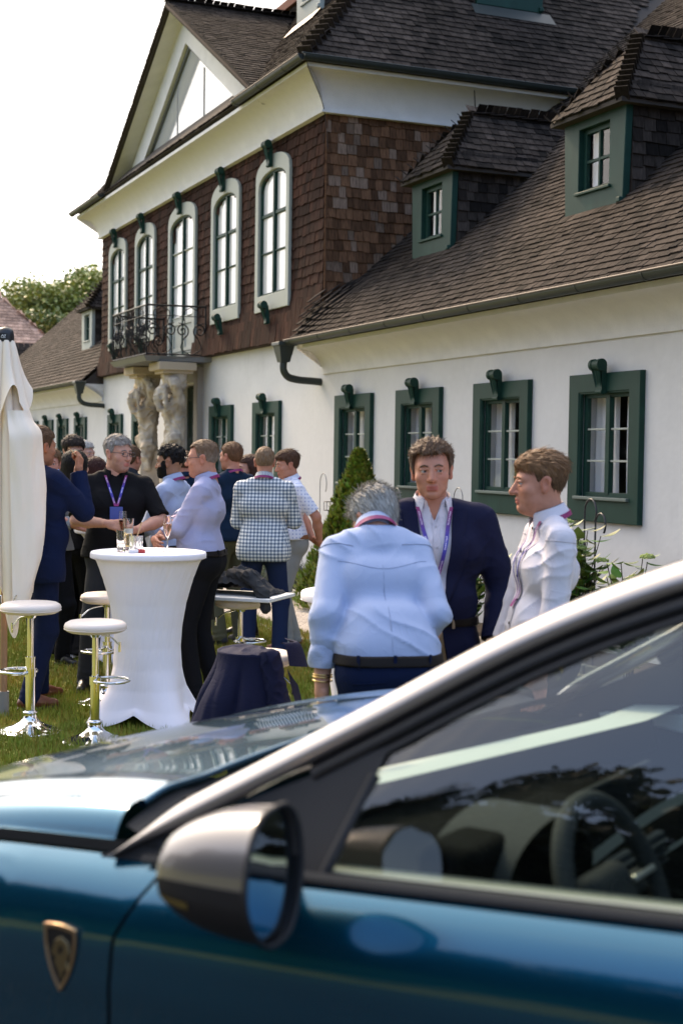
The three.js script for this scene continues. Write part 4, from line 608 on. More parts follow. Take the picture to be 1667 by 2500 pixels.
  const hcol = (x, y, z) => { const lips = sstep(0.017, 0.006, Math.abs(y + 0.0735)) * sstep(0.03, 0.02, Math.abs(x)) * sstep(0.075, 0.085, z), red = 0.5 * sstep(0.04, 0.0, Math.hypot(Math.abs(x) - 0.04, y + 0.03, z - 0.07)) + 0.55 * sstep(0.03, 0.01, Math.hypot(x, y + 0.038, z - 0.10)) + 0.6 * sstep(0.072, 0.082, Math.abs(x)) * sstep(0.05, 0.03, Math.abs(y)), st = (hp.stubble ?? 0) * sstep(-0.035, -0.065, y) * sstep(0.0, 0.03, z) * (1 - lips); const m = 1 + 0.10 * N3(x * 60, y * 60, z * 60); return [tone[0] * m * (1 - 0.45 * st) * (1 - 0.12 * lips), tone[1] * m * (1 - 0.20 * red) * (1 - 0.40 * st) * (1 - 0.42 * lips), tone[2] * m * (1 - 0.22 * red) * (1 - 0.35 * st) * (1 - 0.35 * lips)]; };
  const headG = net(hf, primBox(hfp, 0.012), o.hcell ?? 0.0056, hcol, 2.2).applyMatrix4(hm);
  // ---- body skin: one continuous surface
  const nk = V(0, -0.085, -0.030).applyMatrix4(hm), sk = [...torso(-0.022), c2(T(0, 1.47, -0.02), nk, 0.060 + (hp.jowl ?? 0), 0.052 + (hp.jowl ?? 0) * 0.6, 1, 1, 0.03)]; for (const k of ['L', 'R']) { const a = arms[k], l = legs[k]; sk.push(c2(a.sh, a.el, 0.048 + fat * 0.12, 0.041 + fat * 0.06, 1, 1, 0.03), c2(a.el, a.el.clone().lerp(a.wr, 0.35), 0.040, 0.043, 1, 1, 0.02), c2(a.el.clone().lerp(a.wr, 0.35), a.wr, 0.043, 0.028, 1, 1, 0.02), c2(l.hp, l.kn, 0.080, 0.052, 1, 1, 0.03), c2(l.kn, l.kn.clone().lerp(l.an, 0.35), 0.051, 0.053, 1, 1, 0.02), c2(l.kn.clone().lerp(l.an, 0.35), l.an, 0.053, 0.034, 1, 1, 0.02), c2(l.an, l.an.clone().add(V(Math.sin(l.yaw) * 0.13, -0.045, Math.cos(l.yaw) * 0.13)), 0.032, 0.025, 1, 1, 0.02)); }
  const skG = [net(field(sk, 0.05), primBox(sk, 0.03), o.bcell ?? 0.02, (x, y, z) => { const m = 1 + 0.1 * N3(x * 30, y * 30, z * 30); return [tone[0] * m, tone[1] * m, tone[2] * m]; }), headG];
  for (const k of ['L', 'R']) { const a = arms[k]; if (o.hands === false) continue; const P = handPrims(a.wr, a.dir, a.nrm, o['arm' + k]?.thumb ?? 1, a.curl, 0.12, S * 1.04); skG.push(net(field(P, 0.009), primBox(P, 0.01), o.handCell ?? (cell > 0.012 ? 0.0065 : 0.0055), (x, y, z) => { const m = (1 + 0.12 * N3(x * 80, y * 80, z * 80)) * 1.02; return [tone[0] * m, tone[1] * 0.94 * m, tone[2] * 0.92 * m]; }, 2)); }
  part('body', mergeGeometries(skG), C.skin, root);
  // ---- eyes, brows, hair
  for (const s of [-1, 1]) { const e = new THREE.Mesh(EYEG, C.eye); e.name = 'eye'; root.add(e); e.position.copy(V(s * 0.0325, 0.0, 0.0752).applyMatrix4(hm)); e.quaternion.copy(q); const g = new THREE.Quaternion().setFromEuler(new THREE.Euler(0, (hp.gaze ?? 0) * Math.PI / 180, 0)); e.quaternion.multiply(g); e.scale.setScalar(hs); }
  const hr = o.hair ?? {}, hcA = hr.col ?? [0.10, 0.06, 0.035], hcB = hr.grey ?? hcA;
  if (hr.brow !== false) { const bc = hr.browCol ?? hcA; part('eyebrow', [-1, 1].map((s) => tube([V(s * 0.014, 0.019, 0.0955), V(s * 0.03, 0.0245, 0.093), V(s * 0.047, 0.018, 0.080)], 0.0034, 10, 6).applyMatrix4(hm)), new THREE.MeshStandardMaterial({ color: rgb(...bc), roughness: 0.8 }), root); }
  if (hr.none !== true) {
    const top = hr.top ?? 0.020, sd = hr.side ?? 0.007, fy = hr.front ?? 0.066, tex_ = hr.rough ?? 1, fade = hr.fade ?? 0;
    const hl = (x, y, z) => { // lower hair limit, by direction round the head
      const az = Math.abs(Math.atan2(x, z + 0.012)); const f = fy + (hr.recede ?? 0) * sstep(0.25, 0.6, az) * sstep(1.2, 0.7, az);
      return az < 0.95 ? f - 0.012 * az : az < 1.35 ? mix(f - 0.012, -0.018 + fade * 0.03, sstep(0.95, 1.3, az)) : az < 1.95 ? mix(-0.018 + fade * 0.03, 0.022 + fade * 0.02, sstep(1.42, 1.55, az) * sstep(1.95, 1.8, az)) : mix(-0.02, hr.nape ?? -0.066, sstep(1.95, 2.5, az)); };
    const P = [ell(0, 0.028, -0.016, 0.0765, 0.090, 0.097)]; if (hr.long) P.push(cap(0, 0.01, -0.07, 0, -hr.long, -0.085, 0.085, 0.07, 1.15, 0.7, 0.05), cap(-0.05, 0, -0.03, -0.07, -hr.long * 0.75, -0.04, 0.035, 0.03, 1, 1, 0.04), cap(0.05, 0, -0.03, 0.07, -hr.long * 0.75, -0.04, 0.035, 0.03, 1, 1, 0.04));
    const bf = field(P, 0.04), w = hp.wide ?? 1, fr = hr.fringe ?? 0;
    const f = (x, y, z) => {
      const d0 = bf(x / w, y, z); if (d0 > 0.07 || d0 < -0.03) return d0 - 0.01; const t = sstep(0.0, 0.085, y), th = mix(sd, top, t) * (1 - fade * 0.6 * sstep(0.03, -0.03, y)) + fr * sstep(0.03, 0.09, z) * sstep(0.05, 0.08, y);
      const st = N3(x * 95, y * 26, z * 42) * 0.0035 * tex_ + N3(x * 45 + 5, y * 38, z * 45) * 0.004 * tex_ * (hr.curl ?? 0.7) + Math.abs(N3(x * 170, y * 40, z * 60 + 9)) * 0.003 * tex_;
      const d = d0 - th + st * mix(0.55, 1.2, t); const lim = hl(x, y, z) + 0.006 * N3(x * 120, y * 40, z * 120);
      return hr.long ? (z > 0.02 ? smax(d, lim - y, 0.004) : d) : smax(d, (lim - y) * 0.8, 0.004);
    };
    const bb = primBox(P, 0.05); const hairG = net(f, bb, o.haircell ?? (o.hcell ? o.hcell * 1.05 : 0.0056), (x, y, z) => { const g = clamp((hr.greyAll ?? 0) + (hr.greySide ?? 0) * sstep(0.06, 0.0, y) + 0.5 * N3(x * 90, y * 25, z * 60) * (hr.grey ? 1 : 0)), m = 1 + 0.35 * N3(x * 130, y * 30, z * 90); return [0, 1, 2].map((i) => mix(hcA[i], hcB[i], g) * m); }, 2.4); const hairM = part('hair', hairG, C.hair, root); const st = strands(hairM, hairG, hr.n ?? 900, hr); if (st) { hm.decompose(st.position, st.quaternion, st.scale); } hairG.applyMatrix4(hm);
    if (hr.beard) { const bfld = (x, y, z) => { const d = hf(x, y, z) - 0.0055 + 0.0025 * N3(x * 150, y * 150, z * 150), ml = Math.abs(x) < 0.026 && y > -0.062 ? 0.03 : 0; const lim = smax(y + 0.050 - 0.5 * Math.max(0, Math.abs(x) - 0.045) - (z < 0.045 ? 0.045 : 0) - (Math.abs(x) < 0.03 && z > 0.075 ? -0.004 : 0), -(z - 0.006), 0.01); const lipcut = 0.011 - Math.hypot(x * 0.45, y + 0.0735); return Math.max(d, lim, z > 0.07 ? lipcut : -1, -(y + 0.125)); }; part('beard', net(bfld, new THREE.Box3(V(-0.09, -0.135, -0.01), V(0.09, 0.03, 0.125)), 0.0042, () => hcA.map((c) => c * 0.9), 2.4).applyMatrix4(hm), C.hair, root); }
  }
  if (o.glasses) {
    const G = []; for (const s of [-1, 1]) { const sh = []; for (let i = 0; i < 24; i++) { const a = i / 24 * 2 * Math.PI; sh.push(V(s * 0.0335 + 0.0265 * Math.sign(Math.cos(a)) * Math.pow(Math.abs(Math.cos(a)), 0.6), -0.003 + o.glasses * Math.sign(Math.sin(a)) * Math.pow(Math.abs(Math.sin(a)), 0.6), 0.108 - 0.006 * Math.abs(Math.cos(a) * 0.5 + s * 0))); } G.push(tube(sh, 0.0019, 40, 6, true), tube([V(s * 0.060, 0.006, 0.103), V(s * 0.074, 0.007, 0.085), V(s * 0.082, 0.006, 0.0), V(s * 0.083, -0.004, -0.025)], 0.0018, 20, 6)); }
    G.push(tube([V(-0.008, 0.002, 0.108), V(0, 0.005, 0.111), V(0.008, 0.002, 0.108)], 0.0018, 8, 6)); part('glasses', G.map((g) => g.applyMatrix4(hm)), C.frameDark, root);
    part('lens', [-1, 1].map((s) => new THREE.PlaneGeometry(0.050, o.glasses * 1.85).translate(s * 0.0335, -0.003, 0.1075).applyMatrix4(hm)), C.lens, root);
  }
  // ---- clothes
  const wr = o.wrinkle ?? 0.006, ws = root.id * 3.7;
  const fold = (x, y, z) => { const big = N3(x * 3 + y * 2 + ws, y * 4 - x * 2.5, z * 3), b = 1 - Math.abs(N3(x * 2.6 + y * 2.5 + 3, y * 10 - x * 6 + ws, z * 3.5)), c = 1 - Math.abs(N3(x * 3 - y * 5, y * 8 + x * 5 + 2, z * 4 + ws)), b2 = b * b * b, c2 = c * c * c; const mk = sstep(-0.25, 0.35, N3(x * 3.5 + 7, y * 4.5 + ws, z * 3.5)), mq = sstep(-0.2, 0.4, N3(x * 4 + 1, y * 3.5 - ws, z * 4)); return wr * (1.0 * big + 1.0 * mk * b2 * b2 + 0.9 * mq * c2 * c2 - 0.3); };
  const clip = (f, lo) => (x, y, z) => Math.max(f(x, y, z), lo - y);
  const shirtE = o.shirtE ?? 0.004, hem = (o.hem ?? 1.0) * S;
  const sleeveP = (e, k) => { const a = arms[k], s = a.sleeve, Q = []; const cut = (p, n) => ({ cut: [cutAt(p, n)] }); if (s <= 0.5) { const t = s * 2, end = a.sh.clone().lerp(a.el, t), n = a.el.clone().sub(a.sh).normalize(); Q.push({ ...c2(a.sh, a.el, 0.058 + e + fat * 0.12, 0.058 + e, 1, 1, 0.022), ...cut(end, n) }); } else { const t = (s - 0.5) * 2, m = a.el.clone().lerp(a.wr, t); Q.push(c2(a.sh, a.el, 0.055 + e + fat * 0.10, 0.049 + e, 1, 1, 0.022), { ...c2(a.el, a.wr, 0.050 + e, 0.037 + e * 0.9, 1, 1, 0.02), ...cut(m, a.fd) }); } return Q; };
  let topField = null;
  const shirtP = [...torso(shirtE), ...sleeveP(shirtE, 'L'), ...sleeveP(shirtE, 'R')]; if ((o.hem ?? 1) < 0.97) shirtP.push(c2(T(-0.08, 0.92, -0.01), T(0.08, 0.92, -0.01), 0.128 + shirtE + fat * 0.6, undefined, 1, 0.97, 0.04), c2(T(-0.06, 1.0, fat * 0.4), T(0.06, 1.0, fat * 0.4), 0.124 + shirtE + fat * 0.75, undefined, 1, 0.95, 0.04));
  if (o.blouse) { shirtP.push(c2(T(-0.075, 1.01, 0.0 + fat * 0.5), T(0.075, 1.01, 0.0 + fat * 0.5), 0.118 + fat * 0.7 + shirtE, undefined, 1, 0.95, 0.03)); }
  const neckCut = (x, y, z) => { const p = V(x, y, z).sub(neck), d = 0.060 * S - Math.hypot(p.x, p.z + 0.002); return p.y > -0.035 * S ? d : -1; };
  const vneck = o.vneck ? (x, y, z) => { const p = V(x, y, z).sub(neck); return z > neck.z ? (o.vneck * S + p.y) * 0.35 - Math.abs(p.x) : -1; } : null; // open collar
  const sf0 = field(shirtP, 0.055), sf = (x, y, z) => { let d = sf0(x, y, z); if (Math.abs(d) < 0.03) d -= fold(x, y, z); d = Math.max(d, hem - y, neck.y + 0.012 * S - y < 0 ? y - neck.y - 0.012 * S : -1); if (vneck) d = Math.max(d, vneck(x, y, z)); return d; };
  const shirtName = o.shirtName ?? 'shirt';
  if (!o.jacket || o.jacketOpen) part(shirtName, net(sf, primBox(shirtP, 0.035), cell, null, 1.9), o.shirt, root);
  topField = sf0;
  if (o.jacket) {
    const je = 0.016, jh = (o.jacketHem ?? 0.76) * S, JP = [...torso(je), c2(T(-0.08, 0.84, -0.005), T(0.08, 0.84, -0.005), 0.130 + fat * 0.4, undefined, 1, 0.95), ...sleeveP(je, 'L'), ...sleeveP(je, 'R'), c2(T(-0.165 * wd, 1.45, -0.015), T(0.165 * wd, 1.45, -0.015), 0.062, undefined, 1, 1, 0.03)];
    const jf0 = field(JP, 0.055), open = o.jacketOpen; const jf = (x, y, z) => { let d = jf0(x, y, z); if (Math.abs(d) < 0.03) d -= fold(x, y, z) * 0.8; d = Math.max(d, jh - y, y - neck.y - 0.002); if (open && z > 0.0) { const t = (y - 1.03 * S) / (0.46 * S), w = t > 0 ? 0.018 + 0.062 * Math.pow(clamp(t), 0.8) : 0.018 + 0.10 * clamp(-t) ; d = Math.max(d, w * S - Math.abs(x - (open === 2 ? 0.01 : 0))); } return d; };
    part('jacket', net(jf, primBox(JP, 0.03), cell, null, 1.9), o.jacket, root); topField = jf0;
    if (open) for (const s of [-1, 1]) { // lapels lie on the jacket front
      const L = grid(6, 20, (u, v) => { const y = mix(1.06, 1.49, v) * S, t = (y - 1.03 * S) / (0.46 * S), x0 = 0.016 + 0.062 * Math.pow(clamp(t), 0.8), nd = v > 0.72 && v < 0.76 ? 0.6 : 1, wd2 = 0.075 * Math.sin(Math.min(1, v * 1.35) * Math.PI * 0.55) * (v > 0.76 ? 0.78 : nd) + 0.004, x = s * (x0 + wd2 * u) * S; return [x, y, march(jf0, x, y, 0.4) + 0.007 + 0.016 * u * (1 - u) * 4 * 0.6 + fold(x, y, march(jf0, x, y, 0.4)) * 0.8]; }); part('lapel', L, o.jacket, root);
    }
    if (open) { const pz = (x, y) => march(jf0, x * S, y * S, 0.4) + 0.006; part('breast_pocket', grid(8, 2, (u, v) => { const x = 0.10 + 0.10 * u, y = 1.245 + 0.03 * u + 0.016 * v; return [x * S, y * S, pz(x, y) + 0.002]; }), o.jacket, root); }
  }
  function march(f, x, y, z, dirz = -1) { for (let i = 0; i < 60; i++) { const d = f(x, y, z); if (d < 0.0008) break; z += dirz * Math.max(d * 0.7, 0.0006); } return z; }
  for (const k of ['L', 'R']) if (o['arm' + k]?.cuff) { const a = arms[k], t = (a.sleeve - 0.5) * 2, m = a.el.clone().lerp(a.wr, t - 0.08), q2 = new THREE.Quaternion().setFromUnitVectors(V(0, 1, 0), a.fd), r0 = 0.050 * S; part('cuff', grid(36, 14, (u, v) => { const an = u * Math.PI * 2, r = r0 + 0.006 * Math.sin(v * Math.PI) + 0.003 * Math.sin(an * 3 + v * 4) + 0.004 * N3(Math.cos(an) * 2, Math.sin(an) * 2, v * 3), p = V(Math.cos(an) * r, (v - 0.5) * 0.085 * S, Math.sin(an) * r).applyQuaternion(q2).add(m); return p.toArray(); }, true), o.shirt, root); }
  if (o.bracelet) { const a = arms.L, q2 = new THREE.Quaternion().setFromUnitVectors(V(0, 0, 1), a.fd); for (const d of [0.025, 0.038, 0.046]) { const g = new THREE.TorusGeometry(0.036 * S, 0.0022, 8, 40).rotateX(d * 4 - 0.15).applyQuaternion(q2); const p = a.wr.clone().addScaledVector(a.fd, -d); g.translate(p.x, p.y, p.z); part('bracelet', g, C.gold, root); } }
  // collar
  if (o.collar !== false && o.collar !== 'none') {
    const cm = o.collarMat ?? o.shirt, op = o.collarOpen ?? 0.35, nq = new THREE.Quaternion().setFromEuler(new THREE.Euler(0.30 + lean, 0, 0));
    const ring = (u, v) => { const a = mix(-Math.PI + op, Math.PI - op, u), f = Math.abs(a) / Math.PI, pt = f > 0.72 ? (f - 0.72) / 0.28 : 0; let y, rad; if (v < 0.4) { y = mix(-0.012, 0.042, v / 0.4); rad = 0.0675; } else { const t = (v - 0.4) / 0.6; y = mix(0.043, -0.004 - pt * 0.034, t); rad = 0.0700 + 0.016 * t + pt * 0.014 * t; } rad *= 1 + (o.collarWide ?? 0) * f; const p = V(Math.sin(a + Math.PI) * rad, y - 0.006 * f * 2, Math.cos(a + Math.PI) * rad * 1.02).multiplyScalar(S).applyQuaternion(nq).add(neck).add(V(0, -0.014, 0.004)); return p.toArray(); };
    part('collar', grid(48, 12, ring), cm, root);
  }
  if (o.placket) { const fz = (x, y) => march(sf, x, y, 0.4) + 0.003; part('placket', grid(3, 24, (u, v) => { const x = (u - 0.5) * 0.03 * S + 0.004, y = mix(hem + 0.02, neck.y - (o.vneck ?? 0.05) * S * 0.7, v); return [x, y, fz(x, y)]; }), o.shirt, root); part('button', Array.from({ length: 5 }, (_, i) => { const y = mix(hem + 0.08, neck.y - (o.vneck ?? 0.05) * S - 0.02, i / 4), z = fz(0.004, y) + 0.002; return new THREE.CylinderGeometry(0.0055, 0.0055, 0.003, 10).rotateX(Math.PI / 2).translate(0.004, y, z); }), o.buttonMat ?? C.white, root); }
  // lanyard: band round the neck, two bands down the chest to a badge
  if (o.lanyard) {
    const ringUV = (g) => { const u = g.attributes.uv; for (let i = 0; i < u.count; i++) u.setXY(i, 0.01 + 0.02 * u.getX(i), u.getY(i) * 0.2); return g; }; const lf = o.jacket && !o.jacketOpen ? topField : sf0, wl = 0.0085 * S, by = (o.lanyardY ?? 1.22) * S, nq = new THREE.Quaternion().setFromEuler(new THREE.Euler(0.38 + lean, 0, 0)), G = [];
    G.push(ringUV(grid(28, 2, (u, v) => { const a = mix(-2.1, 2.1, u), p = V(Math.sin(a + Math.PI) * 0.0865, mix(-0.026, -0.006, v), Math.cos(a + Math.PI) * 0.0865).multiplyScalar(S).applyQuaternion(nq).add(neck).add(V(0, -0.012, 0.0)); return p.toArray(); })));
    for (const s of [-1, 1]) { const x0 = s * 0.072 * S, y0 = neck.y - 0.035 * S; G.push(grid(18, 2, (u, v) => { const x = mix(x0, s * 0.006, u) + (v - 0.5) * 2 * wl, y = mix(y0, by, u), z = Math.max(march(lf, x, y, 0.45), u < 0.15 ? 0 : -1); return [x, y, z + 0.007 + wr]; })); }
    part('lanyard', G, C.lanyard, root);
    if (o.badge) { const z = march(lf, 0, by - 0.05, 0.45) + 0.014; part('badge_card', rbox(0.09, 0.12, 0.004, 0.0015, 0, by - 0.065, z + 0.008), C.badge, root); }
  }
  if (o.yoke) { const yz = (x, y) => { let z = -0.5; for (let i = 0; i < 80; i++) { const d = sf(x, y, z); if (d < 0.0008) break; z += Math.max(d * 0.7, 0.0006); } return z; }; const G = []; const L0 = T(0, 1.39, 0).y; G.push(tube(Array.from({ length: 13 }, (_, i) => { const x = mix(-0.17, 0.17, i / 12) * S, y = L0 + 0.012 * Math.cos(i / 12 * 6.28); return V(x, y, yz(x, y) + 0.0002); }), 0.0013, 40, 5)); G.push(tube(Array.from({ length: 9 }, (_, i) => { const y = mix(L0, hem + 0.03, i / 8), x = 0.004 + 0.10 * side * 0; const xx = x + side * (y - hipY); return V(xx, y, yz(xx, y) + 0.0002); }), 0.0011, 30, 5)); part('shirt_seam', G, o.shirt, root); }
  if (o.seams) for (const k of ['L', 'R']) { // armhole seams
    const a = arms[k], ax = a.el.clone().sub(a.sh).normalize(), c = a.sh.clone().addScaledVector(ax, 0.012 * S).add(V(-a.sg * 0.004, 0, 0)), u1 = V(0, 0, 1).addScaledVector(ax, -ax.z).normalize(), v1 = ax.clone().cross(u1), pts = [];
    for (let i = 0; i <= 26; i++) { const an = i / 26 * Math.PI * 2, d = u1.clone().multiplyScalar(Math.cos(an)).addScaledVector(v1, Math.sin(an)); if (d.x * a.sg < -0.55 && d.y < 0.3) continue; let r = 0.13; for (let n = 0; n < 40; n++) { const q2 = c.clone().addScaledVector(d, r), e = sf(q2.x, q2.y, q2.z); if (e < 0.001) break; r -= Math.max(e * 0.6, 0.0006); if (r < 0.03) break; } pts.push(c.clone().addScaledVector(d, r + 0.0004)); }
    if (pts.length > 4) part('shirt_seam', tube(pts, 0.0014, 60, 5), o.shirt, root);
  }
  // ---- trousers or skirt
  const te = o.trE ?? 0.010, waist = (o.waist ?? Math.min(1.02, (o.hem ?? 1.0) < 0.97 ? (o.hem ?? 1) + 0.04 : 1.02)) * S, LP = [c2(V(-0.078, 0.955, -0.012).multiplyScalar(S), V(0.078, 0.955, -0.012).multiplyScalar(S), 0.108 + te + fat * 0.4, undefined, 1, 0.97), c2(T(-0.055, 1.05, 0.005 + fat * 0.45), T(0.055, 1.05, 0.005 + fat * 0.45), 0.108 + te + fat * 0.85, undefined, 1, 0.9)];
  for (const k of ['L', 'R']) { const l = legs[k], al = l.an.clone().add(V(0, -0.02, 0)); LP.push(c2(l.hp, l.kn, 0.086 + te, 0.060 + te + (o.flare ?? 0) * 0.4, 1, 1, 0.035), { ...c2(l.kn, al, 0.060 + te + (o.flare ?? 0) * 0.4, 0.050 + te + (o.flare ?? 0), 1, 1, 0.03), k: 0.03 }); }
  const tf0 = field(LP, 0.045), tfold = (x, y, z) => { const low = sstep(0.35 * S, 0.06 * S, y), kn = sstep(0.2, 0.0, Math.abs(y - 0.5 * S)); return 0.006 * (1 - Math.abs(N3(x * 8 + ws, y * (10 + 16 * low), z * 8))) * (0.4 + low + 0.7 * kn) - 0.004 + 0.001 * Math.sin(y * 130 + x * 20) * low; };
  const tf = (x, y, z) => Math.max(((d) => Math.abs(d) < 0.03 ? d - tfold(x, y, z) : d)(tf0(x, y, z)), y - waist, (o.hemY ?? 0.045) - y);
  part('trousers', net(tf, primBox(LP, 0.03), cell, null, 1.9), o.trousers, root);
  if (o.belt) { const bf = (x, y, z) => { const d = Math.max(tf0(x, y, z) - 0.008, Math.abs(y - waist + 0.005) - 0.019 * S, -(tf0(x, y, z) + 0.012)); return d; }; part('belt', net(bf, new THREE.Box3(V(-0.3, waist - 0.06, -0.3), V(0.3, waist + 0.05, 0.35)), 0.008, null, 2.5), o.belt, root); const lp = []; for (const a of [0.5, 1.3, 2.3, 3.14, 3.98, 4.98, 5.78]) { let r = 0.35; for (let i = 0; i < 60; i++) { const d = tf0(Math.sin(a) * r, waist - 0.005, Math.cos(a) * r); if (d < 0.011) break; r -= d * 0.6; } lp.push(new THREE.BoxGeometry(0.012, 0.05 * S, 0.004).rotateY(a).translate(Math.sin(a) * r, waist - 0.005, Math.cos(a) * r)); } part('belt_loop', lp, o.trousers, root); }
  if (o.pocketSeam) { const yz = (x, y) => { let z = -0.5; for (let i = 0; i < 80; i++) { const d = tf(x, y, z); if (d < 0.0008) break; z += Math.max(d * 0.7, 0.0006); } return z; }; for (const s of [-1, 1]) part('back_pocket', tube(Array.from({ length: 9 }, (_, i) => { const x = s * (0.035 + 0.12 * i / 8) * S, y = 0.925 * S - 0.006 * i / 8; return V(x, y, yz(x, y)); }), 0.003, 16, 5), o.trousers, root); }
  // ---- shoes
  for (const k of ['L', 'R']) {
    const l = legs[k], f = V(Math.sin(l.yaw), 0, Math.cos(l.yaw)), r = V(f.z, 0, -f.x), b = V(l.an.x, l.an.y - 0.085 * S, l.an.z), pt = (fw, up, sd = 0) => b.clone().addScaledVector(f, fw * S).addScaledVector(r, sd * S).add(V(0, up * S, 0));
    const P = [c2(pt(-0.035, 0.045), pt(0.06, 0.045), 0.040, 0.041, 1, 1, 0.02), c2(pt(0.06, 0.038), pt(0.165, 0.032), 0.042, 0.031, 1, 1, 0.02), c2(pt(-0.01, 0.075), pt(0.0, 0.115), 0.042, 0.042, 1, 1, 0.02), c2(pt(0.03, 0.07), pt(0.10, 0.05), 0.03, 0.03, 1, 1, 0.02)]; const ff = field(P, 0.025), ff2 = (x, y, z) => Math.max(ff(x, y, z), b.y + 0.016 - y, y - b.y - 0.125);
    const sf2 = (x, y, z) => Math.max(ff(x, Math.max(y, b.y + 0.03), z) - 0.005, b.y + 0.002 - y, y - b.y - 0.022);
    const sh = part('shoe', net(ff2, primBox(P, 0.01), 0.009, null, 2), o.shoes ?? C.leatherBlack, root); part('sole', net(sf2, primBox(P, 0.012), 0.009, null, 2), o.soles ?? C.soleDark, sh);
    if (o.laces) part('laces', Array.from({ length: 4 }, (_, i) => bar(pt(0.045 + i * 0.022, 0.098 - i * 0.009, -0.022), pt(0.055 + i * 0.022, 0.096 - i * 0.009, 0.022), 0.0035, 5)), o.laces, sh);
  }
  root.userData.rig = undefined; delete root.userData.rig;
  return { root, arms, hm, S, T, neck, local: (v) => v.clone().applyMatrix4(new THREE.Matrix4().compose(root.position, root.quaternion, V(1, 1, 1))) };
}
// ---------------------------------------------------------------- the guests
const SK = { fair: [0.50, 0.27, 0.19], ruddy: [0.47, 0.215, 0.14], tan: [0.36, 0.165, 0.095], olive: [0.33, 0.17, 0.10] };
const HAIR = { brown: [0.085, 0.048, 0.026], light: [0.20, 0.115, 0.055], dark: [0.018, 0.012, 0.009], black: [0.007, 0.006, 0.006], grey: [0.23, 0.22, 0.20], silver: [0.42, 0.41, 0.39], auburn: [0.035, 0.012, 0.010] };
const standing = (px, z) => floorAt(px, z);
// three men by the second table
person({ label: 'grey-haired man in pale blue shirt and navy trousers seen from behind, head bowed', pos: standing(952, 5.1), turn: -170, bracelet: true, seams: true, h: 1.735, cell: 0.0085, hcell: 0.004, fat: 0.014, slim: 0.004, wide: 0.86, lean: 0.50, shirt: C.paleBlue, trousers: C.navy, belt: C.belt, shoes: C.leatherBrown, lanyard: true, lanyardY: 1.2, wrinkle: 0.0075, blouse: true, hem: 1.0, waist: 1.005, yoke: true, pocketSeam: true, skin: SK.fair, sleeve: 0.80,
  head: { yaw: 26, pitch: 24, roll: 2, off: [-0.045, -0.070, 0.0] }, hair: { col: HAIR.grey, grey: HAIR.silver, greyAll: 0.45, top: 0.022, side: 0.012, rough: 1.5, nape: -0.075, n: 2600, len: 0.036, curl: 0.35, comb: [0.3, -0.6, -0.8] }, armL: { w: [0.236, 0.885, 0.05], dir: [0.0, -1, 0.2], nrm: [1, 0, -0.3], pole: [0.35, 0, -1], curl: 0.35, sleeve: 0.82, cuff: true }, armR: { w: [-0.17, 0.97, 0.24], pole: [-0.15, -0.2, -1], sleeve: 0.9, curl: 0.8, dir: [0.4, 0.2, 1] } });
person({ label: 'man in dark navy blazer over open white shirt, facing the camera beside the white table', pos: standing(1055, 6.05), turn: 6, h: 1.765, cell: 0.0085, hcell: 0.0036, fat: 0.018, wide: 1.16, shirt: C.white, jacket: C.navyDark, jacketOpen: 1, jacketHem: 0.77, trousers: C.tan, belt: C.belt, shoes: C.leatherBrown, lanyard: true, lanyardY: 1.19, vneck: 0.10, collarOpen: 0.62, collarWide: 0.12, placket: true, wrinkle: 0.006, skin: SK.ruddy,
  head: { yaw: -10, pitch: 1, roll: 3, gaze: 26, wide: 1.02, jowl: 0.003 }, hair: { col: [0.085, 0.047, 0.026], grey: [0.14, 0.11, 0.085], greySide: 0.5, top: 0.024, side: 0.010, rough: 1.4, curl: 1.1, front: 0.070, recede: 0.012, n: 2400, len: 0.020 }, armL: { w: [0.25, 0.92, 0.10], dir: [-0.15, -1, 0.25], nrm: [1, 0, 0.2], pole: [1, 0, -0.7], sleeve: 0.97 }, armR: { w: [-0.2, 0.98, 0.22], pole: [-0.5, 0, -1], dir: [0.5, 0, 1], sleeve: 0.97 } });
person({ label: 'man in white shirt with short light brown hair, in profile facing left, nearest the car', pos: standing(1334, 5.6), seams: true, slim: 0.008, turn: -84, h: 1.725, cell: 0.0085, hcell: 0.0036, fat: 0.022, wide: 1.04, shirt: C.white, trousers: C.charcoal, belt: C.belt, shoes: C.leatherBlack, lanyard: true, lanyardY: 1.15, wrinkle: 0.0075, blouse: true, vneck: 0.045, placket: true, buttonMat: C.belt, skin: SK.ruddy, collarOpen: 0.45,
  head: { yaw: -2, pitch: 2, nose: 0.006, jowl: 0.008, off: [0, 0, 0.015] }, hair: { col: [0.17, 0.09, 0.042], grey: [0.075, 0.042, 0.024], greySide: 0.9, top: 0.019, side: 0.005, rough: 1.2, fringe: 0.010, front: 0.060, nape: -0.052, lift: 0.1, n: 2600, len: 0.030, comb: [0.2, -0.3, -0.9], curl: 0.5 }, armL: { w: [0.235, 0.86, 0.08], pole: [0.25, 0, -1], sleeve: 0.97 }, armR: { w: [-0.22, 0.9, 0.16], sleeve: 0.97 } });
